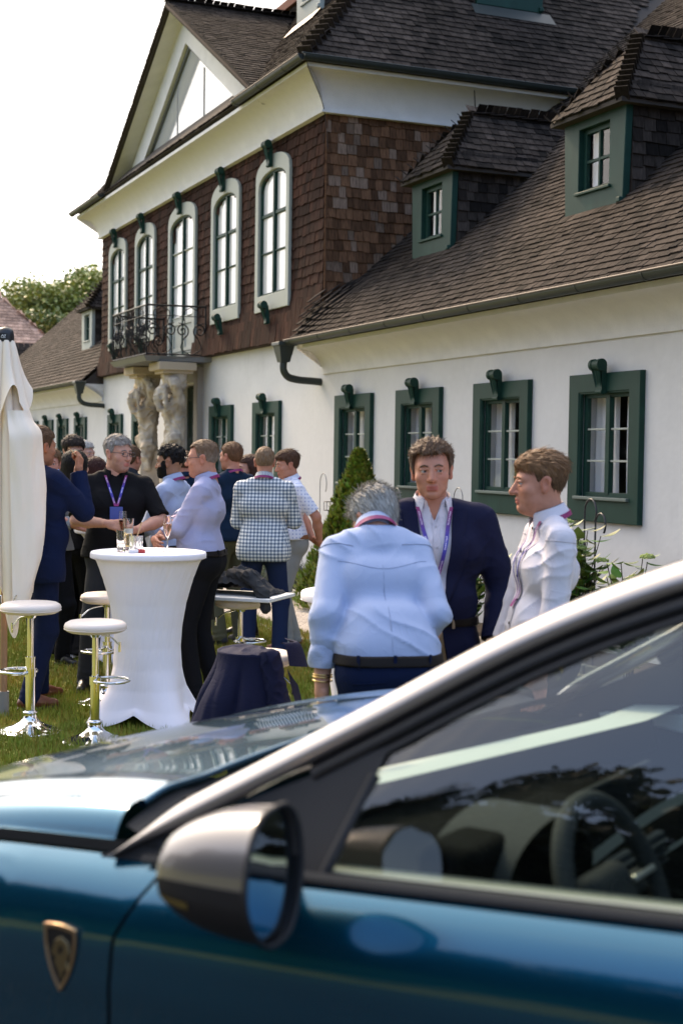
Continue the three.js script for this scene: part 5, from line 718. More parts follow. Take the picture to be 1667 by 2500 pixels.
// around the first table
const P1 = person({ label: 'man in black short-sleeved shirt and glasses holding a flute behind the tall table', pos: standing(282, 10.15), turn: 12, h: 1.82, cell: 0.011, fat: 0.035, wide: 1.08, shirt: C.black, trousers: C.charcoal, belt: C.belt, shoes: C.leatherBlack, lanyard: true, lanyardY: 1.29, badge: true, vneck: 0.05, collarOpen: 0.5, hem: 0.93, sleeve: 0.46, wrinkle: 0.006, skin: SK.fair, glasses: 0.014, trE: 0.016, footR: [-0.19, 0.02, -15], footL: [0.16, 0.0, 18],
  head: { yaw: 40, pitch: 3, stubble: 0.55, jowl: 0.006, wide: 1.02 }, hair: { col: [0.13, 0.115, 0.10], grey: HAIR.silver, greyAll: 0.25, greySide: 0.3, top: 0.017, side: 0.0045, rough: 1.0, lift: 0.1, len: 0.02, nape: -0.06, n: 1600, comb: [0.1, 0.3, 0.4] }, armR: { w: [-0.06, 1.175, 0.30], pole: [-1, -0.5, -0.3], dir: [0.75, -0.12, 0.25], nrm: [0, 0.6, 1], curl: 0.75, thumb: -1 }, armL: { w: [0.13, 1.135, 0.30], pole: [1, -0.5, -0.3], dir: [-0.95, -0.1, 0.1], nrm: [0.1, -0.8, 0.6], curl: 0.6, thumb: -1 } });
const P2 = person({ label: 'man in navy suit and brown shoes, hand raised to his face, half behind the parasol', pos: standing(92, 9.45), turn: 138, h: 1.86, cell: 0.011, fat: 0.03, wide: 1.05, shirt: C.white, jacket: C.navy, jacketHem: 0.80, trousers: C.navy, shoes: C.leatherBrown, collar: 'none', wrinkle: 0.006, skin: SK.tan, footL: [0.16, 0.14, 4], footR: [-0.10, -0.13, -18], head: { yaw: 0, pitch: 2 }, hair: { col: HAIR.brown, top: 0.02, side: 0.01 },
  armR: { w: [-0.13, 1.50, 0.22], pole: [-0.25, -1.0, 0.1], dir: [0.15, 0.85, 0.25], nrm: [-0.8, 0.1, 0.5], curl: 1.0, thumb: 1, sleeve: 0.98 }, armL: { w: [0.23, 0.88, 0.1], pole: [0.5, 0, -1], sleeve: 0.97 } });
person({ label: 'brown-haired man in grey knit, arms folded, beside the woman with long black hair', pos: standing(122, 11.2), turn: 35, h: 1.72, cell: 0.013, hcell: 0.006, shirt: C.knit, shirtName: 'sweater', trousers: C.blackT, collar: 'none', wrinkle: 0.005, skin: [0.52, 0.24, 0.17], head: { yaw: -25 }, hair: { col: [0.13, 0.07, 0.035], top: 0.024, side: 0.011, rough: 1.4 }, hem: 0.95, armL: { w: [0.02, 1.20, 0.27], pole: [1, -0.8, -0.2], dir: [-1, 0.05, -0.1], nrm: [0, 0.2, 1], curl: 0.25 }, armR: { w: [0.08, 1.17, 0.30], pole: [-1, -0.8, -0.2], dir: [1, -0.15, -0.05], nrm: [0, 0.2, 1], curl: 0.2, thumb: -1, sleeve: 0.95 } });
person({ label: 'woman with long black hair in wide black clothes, seen from behind', pos: standing(186, 11.6), turn: 160, h: 1.70, cell: 0.013, hcell: 0.006, haircell: 0.006, shirt: C.blackT, shirtName: 'blouse', trousers: C.blackT, collar: 'none', hem: 0.95, flare: 0.055, trE: 0.02, skin: SK.fair, head: { yaw: -8 }, hair: { col: HAIR.black, long: 0.36, top: 0.018, side: 0.016, front: 0.06, rough: 0.7 } });
person({ label: 'tall dark-haired man in blue striped shirt behind the woman with black hair', pos: standing(176, 12.9), turn: 20, h: 1.83, cell: 0.014, hcell: 0.006, shirt: C.stripes, trousers: C.navy, skin: SK.fair, head: { yaw: 15, pitch: 6 }, hair: { col: HAIR.dark, top: 0.032, side: 0.013, rough: 1.5, front: 0.058 } });
person({ label: 'grey-haired guest mostly hidden behind the tall dark-haired man', pos: standing(203, 13.9), turn: 30, h: 1.80, cell: 0.016, hcell: 0.007, shirt: C.paleBlue, trousers: C.charcoal, skin: SK.fair, head: { yaw: 30 }, hair: { col: HAIR.grey, grey: HAIR.silver, greyAll: 0.5, top: 0.02, side: 0.012 } });
person({ label: 'guest with dark brown hair just left of the man in the black shirt', pos: standing(233, 12.6), turn: 170, h: 1.64, cell: 0.014, hcell: 0.006, haircell: 0.006, shirt: C.blackT, shirtName: 'blouse', trousers: C.blackT, collar: 'none', skin: SK.fair, head: { yaw: 10 }, hair: { col: HAIR.auburn, long: 0.14, top: 0.022, side: 0.018 } });
person({ label: 'brown-haired guest glimpsed behind the shoulder of the man in the black shirt', pos: standing(318, 13.2), turn: 150, h: 1.76, cell: 0.016, hcell: 0.007, shirt: C.charcoal, trousers: C.charcoal, skin: SK.ruddy, hair: { col: HAIR.brown, top: 0.018, side: 0.012 } });
person({ label: 'man with black beard and faded black hair in light blue shirt, facing left', pos: standing(420, 10.6), turn: -108, h: 1.755, cell: 0.011, fat: 0.02, shirt: C.paleBlue, trousers: C.navyDark, belt: C.belt, shoes: C.leatherBrown, lanyard: true, blouse: true, wrinkle: 0.006, skin: SK.olive, collarOpen: 0.4, sleeve: 0.9,
  head: { yaw: 6, pitch: 2, stubble: 0.5 }, hair: { col: HAIR.black, top: 0.022, side: 0.004, fade: 0.9, rough: 1.6, curl: 1.6, n: 1400, len: 0.016, beard: true, nape: -0.02, front: 0.06 }, armL: { w: [0.12, 1.08, 0.26], pole: [1, -0.5, -0.6], sleeve: 0.9 }, armR: { w: [-0.1, 1.1, 0.28], pole: [-1, -0.5, -0.5] } });
person({ label: 'man in glasses, lavender-blue shirt and black trousers, arms folded beside the tall table', pos: standing(500, 9.75), turn: -97, h: 1.79, cell: 0.0105, fat: 0.042, wide: 1.0, shirt: C.lavender, trousers: C.blackT, belt: C.belt, shoes: C.sneaker, soles: C.soleDark, laces: C.white, lanyard: true, blouse: true, wrinkle: 0.007, hem: 1.0, skin: SK.ruddy, glasses: 0.017, collarOpen: 0.4, footL: [0.12, 0.03, 10], footR: [-0.12, -0.06, -5],
  head: { yaw: 6, pitch: 3, jowl: 0.012, nose: 0.003 }, hair: { col: [0.14, 0.085, 0.05], grey: [0.22, 0.19, 0.17], greySide: 0.6, top: 0.014, side: 0.004, rough: 1.0, lift: 0.1, len: 0.02, front: 0.078, recede: 0.014, nape: -0.06 }, armL: { w: [-0.02, 1.12, 0.30], pole: [0.8, -0.9, 0.0], dir: [-1, 0.15, -0.2], nrm: [0, 0.2, 1], curl: 0.3, sleeve: 0.92 }, armR: { w: [0.12, 1.09, 0.32], pole: [-0.8, -0.9, 0.0], dir: [0.9, -0.25, -0.35], nrm: [0.2, 0.1, 1], curl: 0.25, thumb: -1, sleeve: 0.86 } });
person({ label: 'guest with reddish face glimpsed between the bearded man and the man in glasses', pos: standing(450, 13.4), turn: -150, h: 1.72, cell: 0.016, hcell: 0.007, shirt: C.navyT, trousers: C.charcoal, skin: SK.ruddy, hair: { col: HAIR.brown, top: 0.012, side: 0.006 } });
person({ label: 'man in dark navy T-shirt and olive trousers behind the checked shirt', pos: standing(566, 12.6), turn: -135, h: 1.80, cell: 0.013, hcell: 0.005, fat: 0.03, shirt: C.navyT, shirtName: 't_shirt', collar: 'none', trousers: C.olive, shoes: C.sneaker, lanyard: true, hem: 0.92, sleeve: 0.4, skin: SK.ruddy, head: { yaw: 8 }, hair: { col: [0.12, 0.06, 0.03], top: 0.014, side: 0.008, nape: -0.05 }, armL: { w: [0.15, 1.1, 0.28], pole: [1, -0.5, -0.5] } });
person({ label: 'brown-haired woman hidden behind the checked shirt, only her hair showing', pos: standing(606, 13.2), turn: -60, h: 1.68, cell: 0.016, hcell: 0.007, haircell: 0.006, shirt: C.blackT, shirtName: 'blouse', collar: 'none', trousers: C.blackT, skin: SK.fair, hair: { col: [0.045, 0.02, 0.013], long: 0.2, top: 0.022, side: 0.02 } });
person({ label: 'man in black and white checked shirt and blue jeans, seen from behind', pos: standing(645, 11.6), turn: 176, h: 1.76, cell: 0.0105, fat: 0.022, wide: 1.02, shirt: C.check, trousers: C.jeans, shoes: C.sneaker, lanyard: true, hem: 0.84, shirtE: 0.008, wrinkle: 0.005, skin: SK.ruddy, sleeve: 0.93, trE: 0.012, footL: [0.13, 0.02, 15], footR: [-0.14, 0.0, -15],
  head: { yaw: 4, pitch: 2 }, hair: { col: [0.17, 0.10, 0.055], grey: [0.26, 0.2, 0.14], greyAll: 0.2, top: 0.010, side: 0.004, lift: 0.08, len: 0.016, nape: -0.058, rough: 0.8 }, armL: { w: [0.10, 1.12, 0.29], pole: [0.5, -0.8, -0.5] }, armR: { w: [-0.10, 1.14, 0.29], pole: [-0.6, -0.8, -0.4] } });
person({ label: 'man in white short-sleeved shirt and grey chinos with hands behind his back', pos: standing(712, 12.4), turn: -72, h: 1.735, cell: 0.0105, fat: 0.035, shirt: C.dots, trousers: C.grey, belt: C.beltTan, shoes: C.leatherTan, lanyard: true, blouse: true, hem: 0.99, sleeve: 0.42, wrinkle: 0.006, skin: SK.ruddy, collarOpen: 0.4, lean: 0.03, footL: [0.12, 0.06, 5], footR: [-0.12, -0.08, -8],
  head: { yaw: 0, pitch: 8 }, hair: { col: [0.07, 0.035, 0.02], top: 0.024, side: 0.008, rough: 1.5, fringe: 0.010, n: 1300, front: 0.058, nape: -0.055 }, armL: { w: [0.10, 0.97, -0.235], pole: [1, 0.2, -0.4], dir: [-0.6, -0.55, -0.5], nrm: [0.1, 0.2, -1], curl: 0.3 }, armR: { w: [-0.08, 0.98, -0.225], pole: [-1, 0.2, -0.4], dir: [0.8, -0.3, -0.4], nrm: [0.1, 0.2, -1], curl: 0.35 } });
// ---------------------------------------------------------------- tables, stools, things on them
const stretchM = new THREE.MeshPhysicalMaterial({ color: rgb(0.86, 0.815, 0.86), roughness: 0.8, side: THREE.DoubleSide, sheen: 0.3, sheenRoughness: 0.5, bumpMap: clothB, bumpScale: 0.0004 });
const chrome = mat(rgb(0.78, 0.78, 0.78), 0.07, { metalness: 1 }), seatM = new THREE.MeshPhysicalMaterial({ color: rgb(0.76, 0.66, 0.58), roughness: 0.5, side: THREE.DoubleSide, bumpMap: plasterB, bumpScale: 0.0006 });
const glassM = phys(rgb(1, 1, 1), 0.02, { transmission: 1, thickness: 0.003, ior: 1.45 });
function barTable(label, pos, turn) {
  const t = thing('bar_table', label, 'table', pos, turn, 'tall tables in white stretch covers');
  // stretch cover: disc top, pulled to a waist, four stretched feet
  const R = 0.362;
  part('cover_top', lathe([[0.0001, 1.08], [R - 0.02, 1.08], [R - 0.006, 1.077], [R, 1.068], [R, 1.048], [R - 0.004, 1.04], [R - 0.02, 1.036], [R - 0.045, 1.03]], 72), stretchM, t);
  const prof = (h) => { const P = [[1.036, 0.335], [1.0, 0.315], [0.9, 0.278], [0.75, 0.237], [0.6, 0.212], [0.48, 0.205], [0.35, 0.215], [0.22, 0.245], [0.1, 0.30], [0.03, 0.345], [0, 0.36]]; for (let i = 0; i + 1 < P.length; i++) if (h <= P[i][0] && h >= P[i + 1][0]) { const u = (P[i][0] - h) / (P[i][0] - P[i + 1][0]); return mix(P[i][1], P[i + 1][1], u); } return P[10][1]; };
  const g = grid(220, 90, (u, v) => {
    const a = u * Math.PI * 2, h0 = 1.037 * (1 - v), low = sstep(0.42, 0.0, h0), c4 = Math.pow(Math.abs(Math.cos(2 * a)), 2.2);
    let r = prof(h0) * (1 + low * (0.16 * c4 - 0.22 * (1 - c4))); const up = 0.085 * low * (1 - Math.abs(Math.cos(2 * a))) * sstep(0.16, 0, h0);
    const tw = a + 0.55 * h0, dr = 0.0035 * Math.pow(1 - Math.abs(N3(Math.cos(tw) * 9, Math.sin(tw) * 9, h0 * 0.7)), 4) + 0.0010 * Math.sin(tw * 46 + 6 * N3(Math.cos(a) * 4, Math.sin(a) * 4, h0 * 2)); r += dr * sstep(0.05, 0.35, h0) * (0.6 + 0.8 * sstep(0.75, 1.03, h0));
    return [Math.cos(a) * r, h0 + up + 0.004, Math.sin(a) * r];
  }, true); part('cover_skirt', g, stretchM, t); return t;
}
const T1P = floorAt(364, 8.93), T2P = floorAt(930, 6.5);
barTable('tall table in white stretch cover holding glasses, between the stools on the left', T1P, 0.62);
barTable('tall table in white stretch cover in front of the grey-haired man', T2P, 0.3);
barTable('white covered tall table glimpsed behind the column of the cream stool', floorAt(283, 11.7), 0.2);
function stool(label, pos, h, turn, ringTurn) {
  const s = thing('bar_stool', label, 'bar stool', pos, turn, 'cream bar stools with chrome columns');
  part('seat', lathe([[0.0001, h], [0.10, h - 0.001], [0.155, h - 0.006], [0.176, h - 0.018], [0.183, h - 0.035], [0.180, h - 0.05], [0.168, h - 0.062], [0.15, h - 0.07], [0.0001, h - 0.07]], 56), seatM, s);
  part('seat_piping', [new THREE.TorusGeometry(0.1805, 0.003, 6, 64).rotateX(Math.PI / 2).translate(0, h - 0.05, 0)], seatM, s);
  part('column', [cyl(0.019, 0.019, 0.34, 0, h - 0.24, 0, 24), cyl(0.029, 0.029, h - 0.40, 0, 0.06 + (h - 0.40) / 2, 0, 28), cyl(0.031, 0.031, 0.012, 0, h - 0.34, 0, 28), cyl(0.05, 0.03, 0.03, 0, h - 0.085, 0, 24), cyl(0.034, 0.034, 0.05, 0, 0.36, 0, 24)], chrome, s);
  part('base', lathe([[0.2, 0.0], [0.205, 0.006], [0.2, 0.012], [0.16, 0.022], [0.10, 0.04], [0.06, 0.062], [0.04, 0.085], [0.038, 0.11], [0.043, 0.113], [0.043, 0.122], [0.033, 0.124], [0.032, 0.13]], 56), chrome, s);
  const pts = []; for (let i = 0; i <= 20; i++) { const a = mix(-2.75, 2.75, i / 20); pts.push(V(Math.sin(a) * 0.115, 0.36, 0.095 + 0.105 * Math.cos(a))); } pts.unshift(V(-0.03, 0.36, 0.0)); pts.push(V(0.03, 0.36, 0.0));
  const f = part('footrest', tube(pts, 0.0095, 70, 10), chrome, s); f.rotation.y = ringTurn;
  part('lever', [tube([V(0.03, h - 0.09, 0), V(0.11, h - 0.11, 0.02), V(0.17, h - 0.16, 0.03)], 0.005, 12, 6), cyl(0.009, 0.009, 0.06, 0.178, h - 0.175, 0.031, 10)], chrome, s);
  return s;
}
stool('cream bar stool at the far left under the closed parasol', floorAt(77, 8.57), 0.79, 2.6, 1.6);
stool('lowest cream bar stool, in front of the tall table, nearest the car', floorAt(236, 8.30), 0.715, 1.0, 0.7);
stool('cream bar stool half behind the tall table, at the left of its cover', floorAt(265, 9.6), 0.75, 3.6, 2.2);
const TS = floorAt(590, 10.2), JS = floorAt(632, 6.85);
stool('cream bar stool carrying a white tray and a dark grey jacket', TS, 0.665, 3.2, 4.0);
stool('cream bar stool draped with a dark navy jacket', JS, 0.75, 0, 3);
{ // tray and heaped jacket
  const t = thing('tray', 'white rectangular tray lying on the stool under the grey jacket', 'tray', TS.clone().setY(0.668), -0.32);
  part('tray_board', rbox(0.62, 0.026, 0.52, 0.006, 0.02, 0.012, 0.02), mat(rgb(0.72, 0.71, 0.69), 0.45), t);
  const j = thing('jacket', 'crumpled dark grey jacket heaped on the white tray', 'jacket', TS.clone().setY(0.692), -0.32);
  const heap = (x, z) => 0.155 * Math.exp(-(((x - 0.02) / 0.17) ** 2) - ((z / 0.15) ** 2)) + 0.05 * Math.exp(-(((x + 0.17) / 0.12) ** 2) - ((z - 0.05) / 0.12) ** 2), ridge = (a, p) => Math.pow(1 - Math.abs(a), p);
  part('jacket_cloth', grid(110, 80, (u, v) => {
    const a = (u - 0.5) * 2, b = (v - 0.5) * 2, x0 = a * 0.34 - 0.07, z0 = b * 0.185 - 0.035 + 0.13 * sstep(-0.05, -0.3, a * 0.35) * Math.max(0, b); const edgeX = 0.27, front = 0.215; let x = x0, z = z0, y = 0.008 + heap(x0, z0);
    const f = 0.030 * ridge(N3(x0 * 7 + z0 * 6, z0 * 9 - x0 * 5, 1), 4) + 0.016 * ridge(N3(x0 * 15 - z0 * 9 + 4, z0 * 12, 3), 5); y += f * (0.3 + 0.8 * sstep(0, 0.08, heap(x0, z0)));
    const drop = Math.max(0, -x0 - edgeX) * 1.7 + (z0 > front ? (z0 - front) * (1.3 + 0.9 * sstep(0.1, -0.25, x0)) : 0) + Math.max(0, x0 - 0.25) * 0.9; if (drop > 0) { y -= drop; x = clamp(x, -edgeX - 0.035, 0.32) - 0.02 * Math.sin(z0 * 30) * drop * 3; z = Math.min(z, front + 0.02 + 0.03 * Math.sin(x0 * 26) * clamp(drop * 6)); }
    return [x, y, z];
  }), C.jacketGrey, j);
  part('sleeve', net(((Q) => { const q = field(Q, 0.03); return (x, y, z) => q(x, y, z) - 0.010 * Math.pow(1 - Math.abs(N3(x * 16 + y * 12, y * 20, z * 12)), 3); })([cap(-0.04, 0.14, 0.07, 0.12, 0.14, 0.13, 0.040, 0.040), cap(0.12, 0.14, 0.13, 0.25, 0.03, 0.20, 0.040, 0.034), cap(0.25, 0.03, 0.20, 0.28, -0.07, 0.22, 0.034, 0.03)]), new THREE.Box3(V(-0.14, -0.13, -0.02), V(0.36, 0.23, 0.29)), 0.008, null, 2), C.jacketGrey, j);
  part('hanging_corner', grid(20, 30, (u, v) => [-0.30 + 0.13 * u - 0.01 * v + 0.015 * Math.sin(v * 8), -0.02 - 0.26 * v * (1 - 0.35 * u), 0.20 + 0.03 * Math.sin(u * 9 + v * 3) - 0.02 * v]), C.jacketGrey, j);
}
{ // navy jacket hanging over the front stool
  const j = thing('jacket', 'dark navy jacket draped over the front cream stool, hanging almost to the grass', 'jacket', JS.clone().setY(0.75), 0.0);
  const drape = grid(120, 70, (u, v) => {
    const a = mix(-2.55, 1.0, u), over = 0.30, R = 0.192; let x, y, z; // angle 0 faces the camera
    const A = Math.sin(a), B = Math.cos(a), ln = 0.50 + 0.10 * Math.sin(a * 2.3 + 0.6) + 0.04 * Math.sin(a * 5);
    if (v < over) { const t = v / over; x = A * R * t; z = B * R * t; y = 0.012 + 0.014 * Math.pow(1 - Math.abs(N3(x * 9 + z * 5, 2, z * 9)), 3); y -= 0.02 * t * t * t; }
    else { const t = (v - over) / (1 - over), dr = t * ln; const fl = 0.05 * t + 0.16 * t * t * (0.55 + 0.45 * Math.max(0, -A)); const w = 0.062 * sstep(0.0, 0.55, t) * Math.pow(Math.abs(Math.sin(a * 3.4 + 0.9 + 0.9 * t + 0.5 * N3(A * 2, dr * 3, B * 2))), 0.65) - 0.02 * t + 0.022 * N3(A * 5, dr * 3, B * 5) * t; const r = R + fl * 0.75 + w; x = A * r; z = B * r; y = -0.012 - dr + 0.016 * (1 - t); }
    const lim = 0.085 + 0.05 * sstep(0.1, -0.5, y) + 0.02 * Math.sin(z * 18 + y * 6); if (x > lim) x = lim + (x - lim) * 0.16; return [x, y, z];
  }); part('jacket_cloth', drape, C.navyDark, j);
  part('collar', [grid(30, 8, (u, v) => { const a = mix(0.7, 2.3, u), r = 0.15 + 0.07 * v + 0.02 * Math.sin(u * 6); return [Math.sin(a) * r + 0.02, 0.05 - 0.10 * v * v + 0.02 * Math.sin(v * 3) - 0.05 * u * v, Math.cos(a) * r]; })], C.navyDark, j);
  part('sleeve', net(((Q) => { const q = field(Q, 0.03); return (x, y, z) => q(x, y, z) - 0.007 * Math.pow(1 - Math.abs(N3(x * 20, y * 16, z * 20)), 3); })([cap(0.07, -0.02, 0.17, 0.12, -0.25, 0.22, 0.05, 0.05, 1, 0.8), cap(0.12, -0.25, 0.22, 0.15, -0.50, 0.22, 0.05, 0.042, 1, 0.8)]), new THREE.Box3(V(0.0, -0.6, 0.08), V(0.32, 0.08, 0.32)), 0.008, null, 2), C.navyDark, j);
  part('jacket_front', grid(20, 30, (u, v) => [0.15 + 0.05 * u + 0.10 * v, -0.06 - 0.40 * v - 0.10 * u, 0.14 - 0.10 * u + 0.02 * Math.sin(v * 7 + u * 4)]), C.navyDark, j);
}
// glasses
const onT = (T, dx, dz) => T.clone().add(V(dx, 1.0815, dz));
function flute(label, pos, fill, wine) {
  const g = thing('champagne_flute', label, 'champagne flute', pos, 0);
  part('bowl', lathe([[0.003, 0.0855], [0.012, 0.10], [0.024, 0.135], [0.028, 0.165], [0.026, 0.20], [0.0235, 0.228], [0.0225, 0.228], [0.025, 0.20], [0.0268, 0.165], [0.023, 0.136], [0.011, 0.102], [0.0005, 0.09]], 32), glassM, g);
  part('stem', lathe([[0.0001, 0], [0.032, 0.001], [0.03, 0.003], [0.008, 0.006], [0.0035, 0.014], [0.003, 0.07], [0.0045, 0.086], [0.0001, 0.088]], 28), glassM, g);
  part('wine', lathe([[0.0001, 0.0905], [0.0105, 0.1025], [0.0225, 0.137], [0.0262, 0.165], [0.0262 - 0.012 * Math.max(0, fill - 0.165), fill], [0.0001, fill]], 28), wine, g); return g;
}
const rose = phys(rgb(0.95, 0.55, 0.36), 0.05, { transmission: 0.85, thickness: 0.02, ior: 1.33 }), red = phys(rgb(0.35, 0.06, 0.05), 0.05, { transmission: 0.6, thickness: 0.02, ior: 1.33 }), beer = phys(rgb(0.75, 0.62, 0.30), 0.05, { transmission: 0.85, thickness: 0.03, ior: 1.33 });
flute('champagne flute half full of rosé on the right side of the tall table', onT(T1P, 0.125, 0.06), 0.175, rose);
{ const h = P1.arms.R, p = P1.local(h.wr.clone().add(h.dir.clone().normalize().multiplyScalar(0.10)).add(V(0.0, -0.12, 0.035))); flute('champagne flute with dark rosé held by the man in the black shirt', p, 0.150, red); }
{
  const t1 = thing('tumbler', 'clear highball glass, nearly empty, at the front of the tall table', 'tumbler', onT(T1P, -0.152, 0.13), 0);
  part('glass', lathe([[0.0001, 0], [0.025, 0], [0.027, 0.004], [0.031, 0.135], [0.0295, 0.135], [0.026, 0.016], [0.0001, 0.014]], 36), glassM, t1); part('water', lathe([[0.0001, 0.0165], [0.0252, 0.0165], [0.026, 0.05], [0.0001, 0.05]], 24), phys(rgb(0.95, 0.95, 0.85), 0.02, { transmission: 1, thickness: 0.02, ior: 1.33 }), t1);
  const t2 = thing('beer_glass', 'tall beer glass with a little foam behind the highball glass', 'beer glass', onT(T1P, -0.133, -0.04), 0);
  part('glass', lathe([[0.0001, 0], [0.024, 0], [0.025, 0.01], [0.026, 0.06], [0.034, 0.20], [0.0325, 0.20], [0.0245, 0.06], [0.023, 0.02], [0.0001, 0.018]], 36), glassM, t2); part('beer', lathe([[0.0001, 0.021], [0.0222, 0.021], [0.0238, 0.06], [0.0265, 0.105], [0.0001, 0.105]], 24), beer, t2); part('foam', lathe([[0.0268, 0.106], [0.028, 0.135], [0.018, 0.118], [0.0001, 0.112], [0.0001, 0.106]], 24), mat(rgb(0.8, 0.78, 0.7), 0.9), t2);
  const t3 = thing('crystal_tumbler', 'cut crystal tumbler with a wooden stirrer at the middle of the tall table', 'tumbler', onT(T1P, -0.065, 0.10), 0);
  const cut = grid(96, 20, (u, v) => { const a = u * Math.PI * 2, r = 0.040 + 0.004 * v + 0.0022 * Math.max(0, Math.sin(a * 12 + v * 9)) * Math.max(0, Math.sin(a * 12 - v * 9)) * sstep(0.95, 0.8, v); return [Math.cos(a) * r, 0.098 * v, Math.sin(a) * r]; }, true);
  part('glass', [cut, lathe([[0.0001, 0.001], [0.04, 0.001], [0.04, 0.012], [0.0001, 0.014]], 32), lathe([[0.0435, 0.098], [0.041, 0.098], [0.0375, 0.014]], 48)], phys(rgb(0.97, 0.97, 0.98), 0.04, { transmission: 0.9, thickness: 0.004, ior: 1.5 }), t3);
  const st = thing('stirrer', 'wooden stirrer leaning in the cut crystal tumbler', 'stirrer', onT(T1P, -0.065, 0.10), 0); part('stick', [bar(V(-0.018, 0.016, 0), V(0.034, 0.185, -0.012), 0.0042, 6)], mat(rgb(0.50, 0.33, 0.18), 0.7), st);
  const pk = thing('cigarette_pack', 'small white and red cigarette pack lying in front of the crystal tumbler', 'cigarette pack', onT(T1P, -0.052, 0.19), 0.25);
  part('pack', [rbox(0.058, 0.020, 0.055, 0.003, -0.016, 0.0105, 0)], mat(rgb(0.72, 0.70, 0.70), 0.5), pk); part('lid', [rbox(0.040, 0.0206, 0.0556, 0.003, 0.034, 0.0106, 0)], mat(rgb(0.42, 0.03, 0.03), 0.5), pk);
  const t4 = thing('drinking_glass', 'clear glass on the second white table behind the grey-haired man\'s arm', 'drinking glass', T2P.clone().add(V(-0.150, 1.0815, -0.06)), 0); part('glass', lathe([[0.0001, 0], [0.028, 0], [0.034, 0.13], [0.0325, 0.13], [0.027, 0.012], [0.0001, 0.01]], 32), glassM, t4);
  // cigarillo in the raised hand, bracelets on the bowed man's wrist
  const h = P2.arms.R, c0 = P2.local(h.wr.clone().addScaledVector(h.dir.clone().normalize(), 0.10)); const cg = thing('cigarette', 'thin brown cigarillo in the raised hand of the man in the navy suit', 'cigarette', c0, 0); part('paper', [bar(V(0, -0.01, 0.03), V(-0.07, 0.06, 0.05), 0.004, 8)], mat(rgb(0.45, 0.28, 0.14), 0.8), cg);
}

// ---------------------------------------------------------------- closed parasol
{
  const p = thing('parasol', 'closed cream parasol with black cap at the left edge', 'parasol', floorAt(12, 9.05), 0);
  const cm = new THREE.MeshPhysicalMaterial({ color: rgb(0.88, 0.76, 0.62), roughness: 0.85, side: THREE.DoubleSide, sheen: 0.2, transmission: 0.0, bumpMap: clothB, bumpScale: 0.0008 });
  part('pole', [cyl(0.022, 0.022, 2.42, 0, 1.21, 0, 20)], mat(rgb(0.30, 0.17, 0.09), 0.5), p);
  part('foot', [cyl(0.034, 0.034, 0.16, 0, 0.08, 0, 18)], mat(rgb(0.2, 0.2, 0.2), 0.7), p);
  const body = (a, h) => { // pleated cloth; folds run down and flare to ragged points
    const t = clamp((2.40 - h) / 1.9), base = 0.035 + 0.155 * Math.pow(t, 0.62) + 0.05 * t - 0.09 * sstep(0.62, 1, t), pl = Math.pow(Math.abs(Math.sin(a * 4 + 0.4 * Math.sin(a * 2 + 1) + 0.5 * t)), 0.7); return base * (0.62 + 0.45 * pl) + 0.012 * N3(Math.cos(a) * 3, h * 3, Math.sin(a) * 3) * t; };
  part('canopy', grid(260, 90, (u, v) => { const a = u * Math.PI * 2, hl = 0.95 - 0.30 * Math.sin(a * 1 + 0.5) * 0.9 + 0.16 * Math.sin(a * 4 + 0.6), h = mix(2.40, Math.max(0.52, hl), v), r = body(a, h); return [Math.cos(a) * r + 0.03 * (2.4 - h) * 0.3, h, Math.sin(a) * r]; }, true), cm, p);
  part('canopy_valance', grid(220, 30, (u, v) => { const a = u * Math.PI * 2, h = mix(2.395, 1.98 + 0.13 * Math.sin(a * 4 + 0.6 + Math.PI), v), r = body(a, h) * 1.02 + 0.014 + 0.055 * Math.pow(v, 3); return [Math.cos(a) * r + 0.03 * (2.4 - h) * 0.3, h, Math.sin(a) * r]; }, true), cm, p);
  part('canopy_flap', grid(24, 40, (u, v) => { const h = mix(1.95, 0.60 + 0.35 * u, v), a = mix(1.25, 0.0, u) - 0.15 * v; const r = (0.15 + 0.085 * sstep(0, 0.14, v) - 0.11 * sstep(0.76, 1, v) * u) + 0.04 * Math.sin(u * 3.1) + 0.020 * Math.sin(v * 7 + u * 5) * u + 0.014 * N3(u * 6, v * 5, 2); return [Math.cos(a) * r, h, Math.sin(a) * r]; }), cm, p);
  part('cap', [lathe([[0.052, 2.385], [0.055, 2.40], [0.055, 2.43], [0.05, 2.455], [0.035, 2.475], [0.0001, 2.482]], 28)], mat(rgb(0.014, 0.014, 0.016), 0.4), p);
  { const c = document.createElement('canvas'); c.width = 64; c.height = 64; const g = c.getContext('2d'); g.fillStyle = '#0c0c0e'; g.fillRect(0, 0, 64, 64); g.strokeStyle = '#d8d8d8'; g.lineWidth = 5; g.beginPath(); g.moveTo(14, 42); g.lineTo(26, 16); g.lineTo(36, 42); g.moveTo(32, 22); g.lineTo(50, 16); g.lineTo(42, 42); g.stroke(); g.fillStyle = '#d8d8d8'; g.fillRect(14, 48, 36, 5); const t = new THREE.CanvasTexture(c); t.colorSpace = THREE.SRGBColorSpace; part('cap_emblem', grid(8, 4, (u, v) => { const a = Math.PI / 2 - (u - 0.5) * 0.95; return [Math.cos(a) * 0.0562, mix(2.402, 2.436, v), Math.sin(a) * 0.0562]; }), mat(0xffffff, 0.5, { map: t }), p); }
  part('strap', [tube([V(0.02, 0.78, 0.20), V(0.06, 0.70, 0.22), V(0.13, 0.80, 0.22)], 0.005, 16, 6), rbox(0.035, 0.06, 0.02, 0.006, 0.02, 0.77, 0.21)], chrome, p);
}

